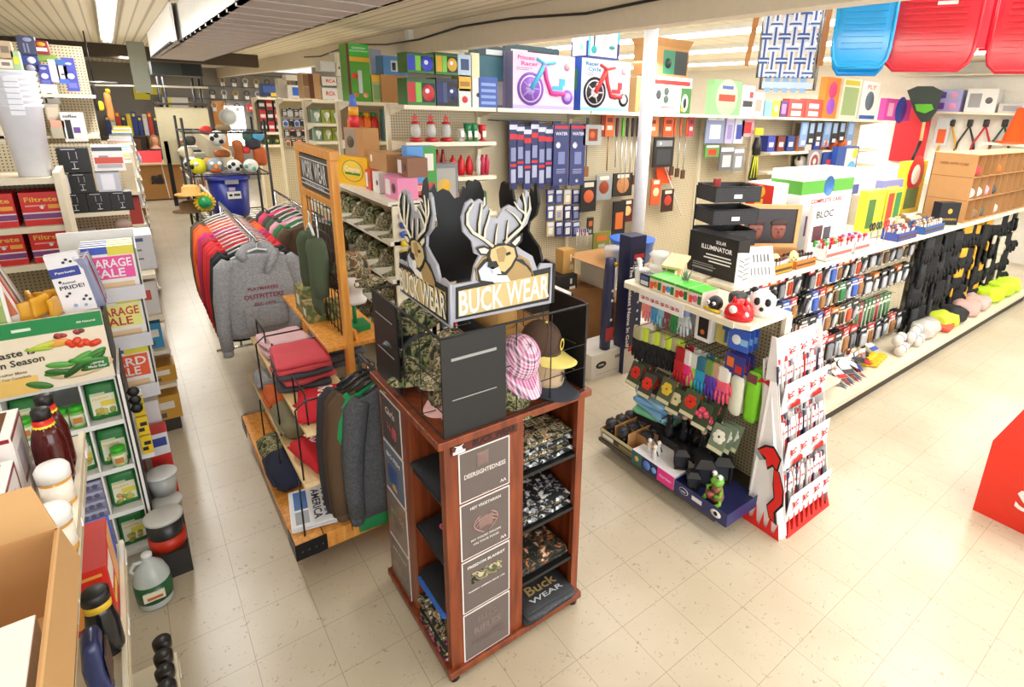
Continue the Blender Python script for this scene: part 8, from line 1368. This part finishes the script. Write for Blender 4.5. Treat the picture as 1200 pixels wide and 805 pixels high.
for i,(px0,yt,px1,yb,c,l) in enumerate(((100,100,107,138,'#e0501c','orange hanging garment under the white pipe rail'),(106,98,118,130,'#1c1c1e','black hanging garment beside the orange one'),(113,118,123,130,'#f0dc2c','yellow tag hanging at the black garment'),(120,108,136,143,'#c88a4a','tan board hanging right of the yellow tag'),(122,104,130,110,'#e8b82c','yellow bundle over the tan board'))):
    a,b=at(px0,yt,y=6.3),at(px1,yb,y=6.3); soft_item('hanging_item',l,'clothing' if i<2 else 'hanging item',((a.x+b.x)/2,6.3,b.z),b.x-a.x,.08,a.z-b.z,M(c,.6),i,0,.012)
t=thing('item_rail','short rail holding hanging garments over the left aisle shelving','rail',(0,0,0)); zr=at(115,98,y=6.3).z; MB().tube([(-.5,6.3,zr+.02),(.0,6.3,zr+.02)],.012,M('#b8b8b8',.3,.8)).build('rail',t); MB().tube([(-.25,6.3,zr+.02),(-.25,6.3,3.3)],.008,BLACK).build('rod',t)
# dark unit under the soffit and black posts
t=thing('roof_heater','dark green grey heater unit hung under the soffit end','heater',(0,0,0)); a,b=at(176,71,y=9.2),at(238,90,y=9.2); MB().box(a.x,b.x,9.2,9.9,b.z,3.29,M('#3c4340',.5)).build('casing',t); MB().box(a.x+.45,a.x+.75,9.18,9.2,b.z+.01,b.z+.26,M('#191c1b',.5)).build('grille',t)
t=thing('post_frame','pair of black metal uprights with a shelf at the back of the aisle','frame',(0,0,0))
for px_ in (183,190,224,232): p=at(px_,90,y=12.2); MB().tube([(p.x,12.2,1.5),(p.x,12.2,2.9)],.03,BLACK,6).build('post',t)
p=at(186,120,y=12.2); q=at(236,120,y=12.2); MB().box(p.x-.1,q.x+.1,12.1,12.5,p.z-.05,p.z,M('#3a2f24')).build('crossboard',t); MB().box(p.x-.1,q.x+.1,12.15,12.2,1.0,p.z-.1,M('#c8bfa0',.6)).build('panel',t)
for x in (p.x,q.x): MB().box(x-.04,x+.04,12.15,12.25,0,1.5,BLACK).build('leg',t)
# the sports rack with balls and the blue tote
SR=thing('sports_rack','black wire rack of balls and toys behind the clothes rack','rack',(0,0,0)); ya,yc=3.2,3.95
for x,y in ((.42,ya),(1.18,ya),(.42,yc),(1.18,yc)): MB().tube([(x,y,0),(x,y,2.32)],.014,BLACK,6).build('post',SR)
for z in (2.17,1.72,1.22,.7,.2):
    m=MB(); m.tube([(.42,ya,z),(1.18,ya,z),(1.18,yc,z),(.42,yc,z),(.42,ya,z)],.008,BLACK,6); [m.tube([(.42+i*.076,ya,z),(.42+i*.076,yc,z)],.003,BLACK,4) for i in range(1,10)]; [m.tube([(.42,ya+.15*i,z),(1.18,ya+.15*i,z)],.003,BLACK,4) for i in range(1,5)]; m.build('wire_shelf',SR)
t=thing('storage_tote','dark blue plastic storage tote with grey handle clasp','tote',(.79,3.28,1.232)); BT=M('#2a3596',.35); m=MB(); m.loft([(0,.2,0,.165,.17),(0,.2,.03,.175,.18),(0,.2,.42,.205,.21)],BT,24); m.build('body',t); MB().loft([(0,.2,.42,.225,.225),(0,.2,.445,.225,.225),(0,.2,.462,.20,.20)],M('#3342a8',.3),24).build('lid',t)
MB().box(-.06,.07,-.035,-.012,.385,.43,M('#9a9ca4',.4)).build('clasp',t); m=MB(); m.box(-.05,.08,-.018,-.003,.22,.30,WHITE); m.ball((-.02,-.02,.26),.018,BLACK,10,1,.3,.8); m.box(.01,.07,-.0195,-.018,.25,.275,M('#3a3a44')); m.box(-.03,.03,-.018,-.004,.31,.345,M('#c8b8d8')); m.build('label',t)
def ballt(l,px_,py_,r_,c,extra=None,z=1.729,y=3.32):
    p=at(px_,py_,y=y); t=thing('toy_ball',l,'ball',(p.x,y,z+r_+.002 if z else p.z),0,'balls on the sports rack'); MB().ball((0,0,0),r_,c,18).build('body',t)
    if extra: extra(t,r_)
def spots(cs):
    def f(t,r_):
        for k,c in enumerate(cs): a=-PI/2+(k-1.5)*.55; b=.45*math.sin(k*2.1); m=MB(); m.ball((r_*.92*math.cos(a)*math.cos(b),r_*.92*math.sin(a)*math.cos(b),r_*.92*math.sin(b)),r_*.32,M(c,.5),8); m.build('patch',t)
    return f
def beak(t,r_): m=MB(); m.tube([(0,-r_*.8,0),(0,-r_*1.3,-.02)],[.03,.004],M('#e8862c')); m.build('beak',t); m=MB(); m.ball((0,-.02,-r_*.45),r_*.75,M('#e0642c',.6),12,1,1,.6); m.build('belly',t); [MB().ball((q*.035,-r_*.85,.03),.022,WHITE,8).build('eye',t) for q in (-1,1)]
ballt('yellow black winking face ball at the left of the sports rack',232,195,.085,M('#e4e02c',.5),spots(['#1c1c1e','#e8e8e4'])); ballt('grey and orange bird shaped ball second on the rack',252,193,.085,M('#8f9aa0',.5),beak); ballt('small soccer ball with black patches on the rack',275,195,.075,M('#f0f0ee',.5),spots(['#1c1c1e','#1c1c1e','#1c1c1e','#1c1c1e'])); ballt('white ball with a green print on the rack',294,194,.075,M('#eef0ec',.5),spots(['#5ab88a','#e8e8e4','#6ac09a']))
ballt('plain orange ball behind the bird shaped one',244,183,.075,M('#f0a03c',.5),y=3.6); ballt('white soccer ball behind the yellow one',224,186,.08,M('#ececea',.5),spots(['#1c1c1e','#2a2c30','#1c1c1e']),y=3.65)
ballt('black and white swirl patterned ball on the upper rack shelf',256,168,.085,M('#dcdcd8',.5),spots(['#1c1c1e','#1c1c1e','#1c1c1e']),z=2.18-.17,y=3.5)
for i,(px_,py_,w_,h_,c,l) in enumerate(((279,178,.10,.28,'#b8642c','orange brown baseball mitt hanging on the rack'),(260,180,.16,.08,'#a8602c','tan glove under the swirl patterned ball'),(296,168,.16,.14,'#3a3c44','dark grey box on the upper rack shelf'),(290,160,.1,.12,'#3f6a5a','green pack beside the dark grey box'),(302,160,.12,.1,'#5ab0e0','sky blue pack at the right of the rack'),(288,176,.09,.07,'#d8322c','red pack beside the mitt'),(305,183,.14,.22,'#c8602c','orange box pile at the right of the rack'),(241,153,.12,.1,'#d8322c','red and white pack on the top of the rack'),(262,150,.14,.07,'#8a7a5a','brown bowl on the top of the rack'),(218,178,.14,.12,'#d8d0b0','cream glove at the left of the rack'),(222,165,.12,.1,'#3a3a34','dark glove at the left of the rack'))):
    p=at(px_,py_,y=3.7); soft_item('sport_item',l,'sports item',(p.x,3.7,p.z-h_/2),w_,.12,h_,M(c,.6),70+i,0,.012,'items on the sports rack')
# hats and the sun-faced ball at the left face of the rack
tag(MB().lathe([(.15,0),(.15,.008),(.085,.02),(.08,.08),(.05,.10)],M('#d8a85a',.7),n=22).build('straw_hat',loc=(at(224,225,y=3.1).x,3.1,at(224,228,y=3.1).z)),'tan straw hat hanging left of the blue tote','hat'); tag(MB().lathe([(.15,0),(.15,.008),(.085,.02),(.08,.09),(.05,.11)],M('#6a4a24',.7),n=22).build('straw_hat',loc=(at(221,240,y=3.1).x,3.12,at(221,248,y=3.1).z)),'dark brown straw hat below the tan one','hat')
p=at(240,237,y=3.0); t=thing('sun_ball','green ball with a yellow rubber sun ring beside the blue tote','ball',p); MB().ball((0,-.02,0),.062,M('#1f9a5a',.35),16).build('ball',t); m=MB()
for k in range(16): a=k*PI/8; m.tube([(.055*math.cos(a),0,.055*math.sin(a)),(.10*math.cos(a),0,.10*math.sin(a))],[.022,.012],M('#e8c82c',.5),6)
m.build('sun_ring',t)
t=thing('clip_strip','black strip holding hats and balls at the rack corner','rack',(.42,3.1,0)); MB().tube([(0,.1,1.0),(0,.1,1.9)],.01,BLACK).build('rod',t); MB().tube([(-.05,0,1.43),(.1,.0,1.43),(0,.1,1.43)],.008,BLACK).build('arm',t)
# right edge of the far aisle
for k,(y0,x0) in enumerate(((4.4,.70),(6.0,.82),(7.6,.86),(9.2,.90),(10.8,.92))):
    t=thing('aisle_shelving','shelving section along the right of the far aisle, %s from the sports rack'%('first','second','third','fourth','fifth')[k],'shelving',(0,0,0))
    MB().box(x0+.35,x0+.38,y0,y0+1.4,0,1.75,PEGY).build('back_panel',t)
    for z in (.12,.5,.9,1.3): MB().box(x0,x0+.36,y0,y0+1.4,z-.03,z,SH).build('shelf',t)
    for j,z in enumerate((.122,.502,.902,1.302)):
        for i in range(4): carton('box','small pack on shelf %s, %s section right of the far aisle'%(('one','two','three','four')[j],('first','second','third','fourth','fifth')[k]),'box',(x0+.03,y0+.17+i*.34,z),.22,.18,.22+.04*(i%2),R.choice(['#7a8a4a','#c8c0b0','#3a3c34','#a8603a','#5a4a3a','#d8d4cc','#9a9a5a','#37404a']),[('r',.1,.2,.9,.7,R.choice(['#e8e4dc','#c8402c','#4a5a3a','#d8b83a']))],rz=FX,group='packs of far section %d'%k)
# goods wall at the far back: hanging rings of tools
bw=16.40
for rI,(z,n,x0_,st) in enumerate(((2.98,16,2.6,.30),(2.62,17,2.0,.30),(2.25,16,1.7,.30))):
    tag(MB().box(x0_-.1,x0_+n*st,bw,bw+.03,z+.17,z+.19,M('#4a4c58',.4)).build('hook_bar'),'long dark hook bar of ring packs on the back wall, %s row'%('top','middle','lower')[rI],'bar')
    for i in range(n):
        key=('ring',i%3); c=['#c8a24a','#2a2c30','#c8ccd0'][i%3]
        if key not in MC:
            m=MB(); m.tube([(.07*math.cos(a*PI/6),0,.07*math.sin(a*PI/6)) for a in range(13)],.014,M(c,.4),6); m.box(-.05,.05,-.01,.01,-.17,-.06,M('#e8e6e4',.4)); m.tube([(0,.0,.07),(0,.05,.17)],.008,M('#8a8c90'),5); MC[key]=m.build('ring_pack'); o=MC[key]
        else: o=MC[key].copy(); COL.objects.link(o)
        o.location=(x0_+i*st,bw-.06,z); tag(o,'looped tubing pack in the %s row on the back wall'%('top','middle','lower')[rI],'package','ring packs, row %d'%rI)
for i,(x,z,c,l) in enumerate(((3.3,2.25-.05,'#d8202c','bright red pack on the back wall, left'),(3.75,2.27,'#c82030','bright red pack on the back wall, right'),(5.2,2.62,'#d8202c','red pack in the middle row of the back wall'),(4.1,2.7,'#c8e03a','lime pack in the middle row of the back wall'))): carton('red_pack',l,'package',(x,bw-.16,z-.1),.3,.05,.22,c,[('r',.2,.3,.8,.6,'#e8e4dc')])
t=thing('service_window','bright lit opening beside an orange wooden door edge in the back wall','window',(0,0,0)); a,b=at(262,124,y=16.47),at(291,170,y=16.47); MB().box(a.x,b.x,16.46,16.49,b.z,a.z,M('#ffffff',emit=2.2)).build('lit_opening',t); c_=at(248,118,y=16.3); MB().box(c_.x,a.x-.02,16.40,16.48,b.z-.2,c_.z,M('#d8924a',.5)).build('wood_panel',t)
p=at(267,137,y=15.9); m=MB(); m.T=Matrix.Translation(p)@Matrix.Rotation(PI/2,4,'X'); m.lathe([(.001,.02),(.24,.018),(.24,0)],M('#dcdcda',.4),n=26); m.lathe([(.001,.024),(.19,.022),(.19,.018)],M('#c4c6c4',.4),n=26); m.T=Matrix(); o=m.build('round_sign'); tag(o,'round white sign before the lit opening at the back','sign')
tag(MB().tube([p+Vector((0,.02,.24)),Vector((p.x,p.y+.02,3.3))],.006,BLACK,4).build('thin_cord'),'thin cord holding the round white sign','cord')
carton('camo_stack','rack of brown and red goods right of the lit opening','display',(3.45,13.0,0),.7,.5,2.35,'#5a3a2a',[('r',.1+.3*(i%3),.45+.09*(i//3),.33+.3*(i%3),.52+.09*(i//3),['#c8402c','#a8703a','#3a3c44','#d8922c'][i%4]) for i in range(18)])

# labels, eyes and the like belong to the part that carries them
CARRY={'label_band': 'body','label_picture': 'body','neck_label': 'body','neck_band': 'body','eye': 'head','beak': 'head','spot': 'shell','horn': 'shell','eye_patch': 'face','nose': 'face','star': 'lid','entrance_hole': 'body','patch': 'body','clasp': 'body','badge': 'crown','button': 'crown','axe_print': 'wing_panel','header_print': 'header_board','cucumber_picture': 'header_board','front_deer': 'front_sign','front_rope': 'front_sign','side_deer': 'side_sign','wheel_fork': 'deck','stain': 'body','headdress': 'head','tape_strip': 'body','brand_label': 'rake_head','price_tag': 'deck','tube': 'housing','grille': 'casing'}
for o in [o for o in COL.objects if o.parent and not o.parent.parent and not o.children and o.name.split('.')[0] in CARRY]:
    want=CARRY[o.name.split('.')[0]]
    for s_ in o.parent.children:
        if s_ is not o and s_.name.split('.')[0]==want and s_.location.length==0 and not s_.parent.parent: o.parent=s_; break
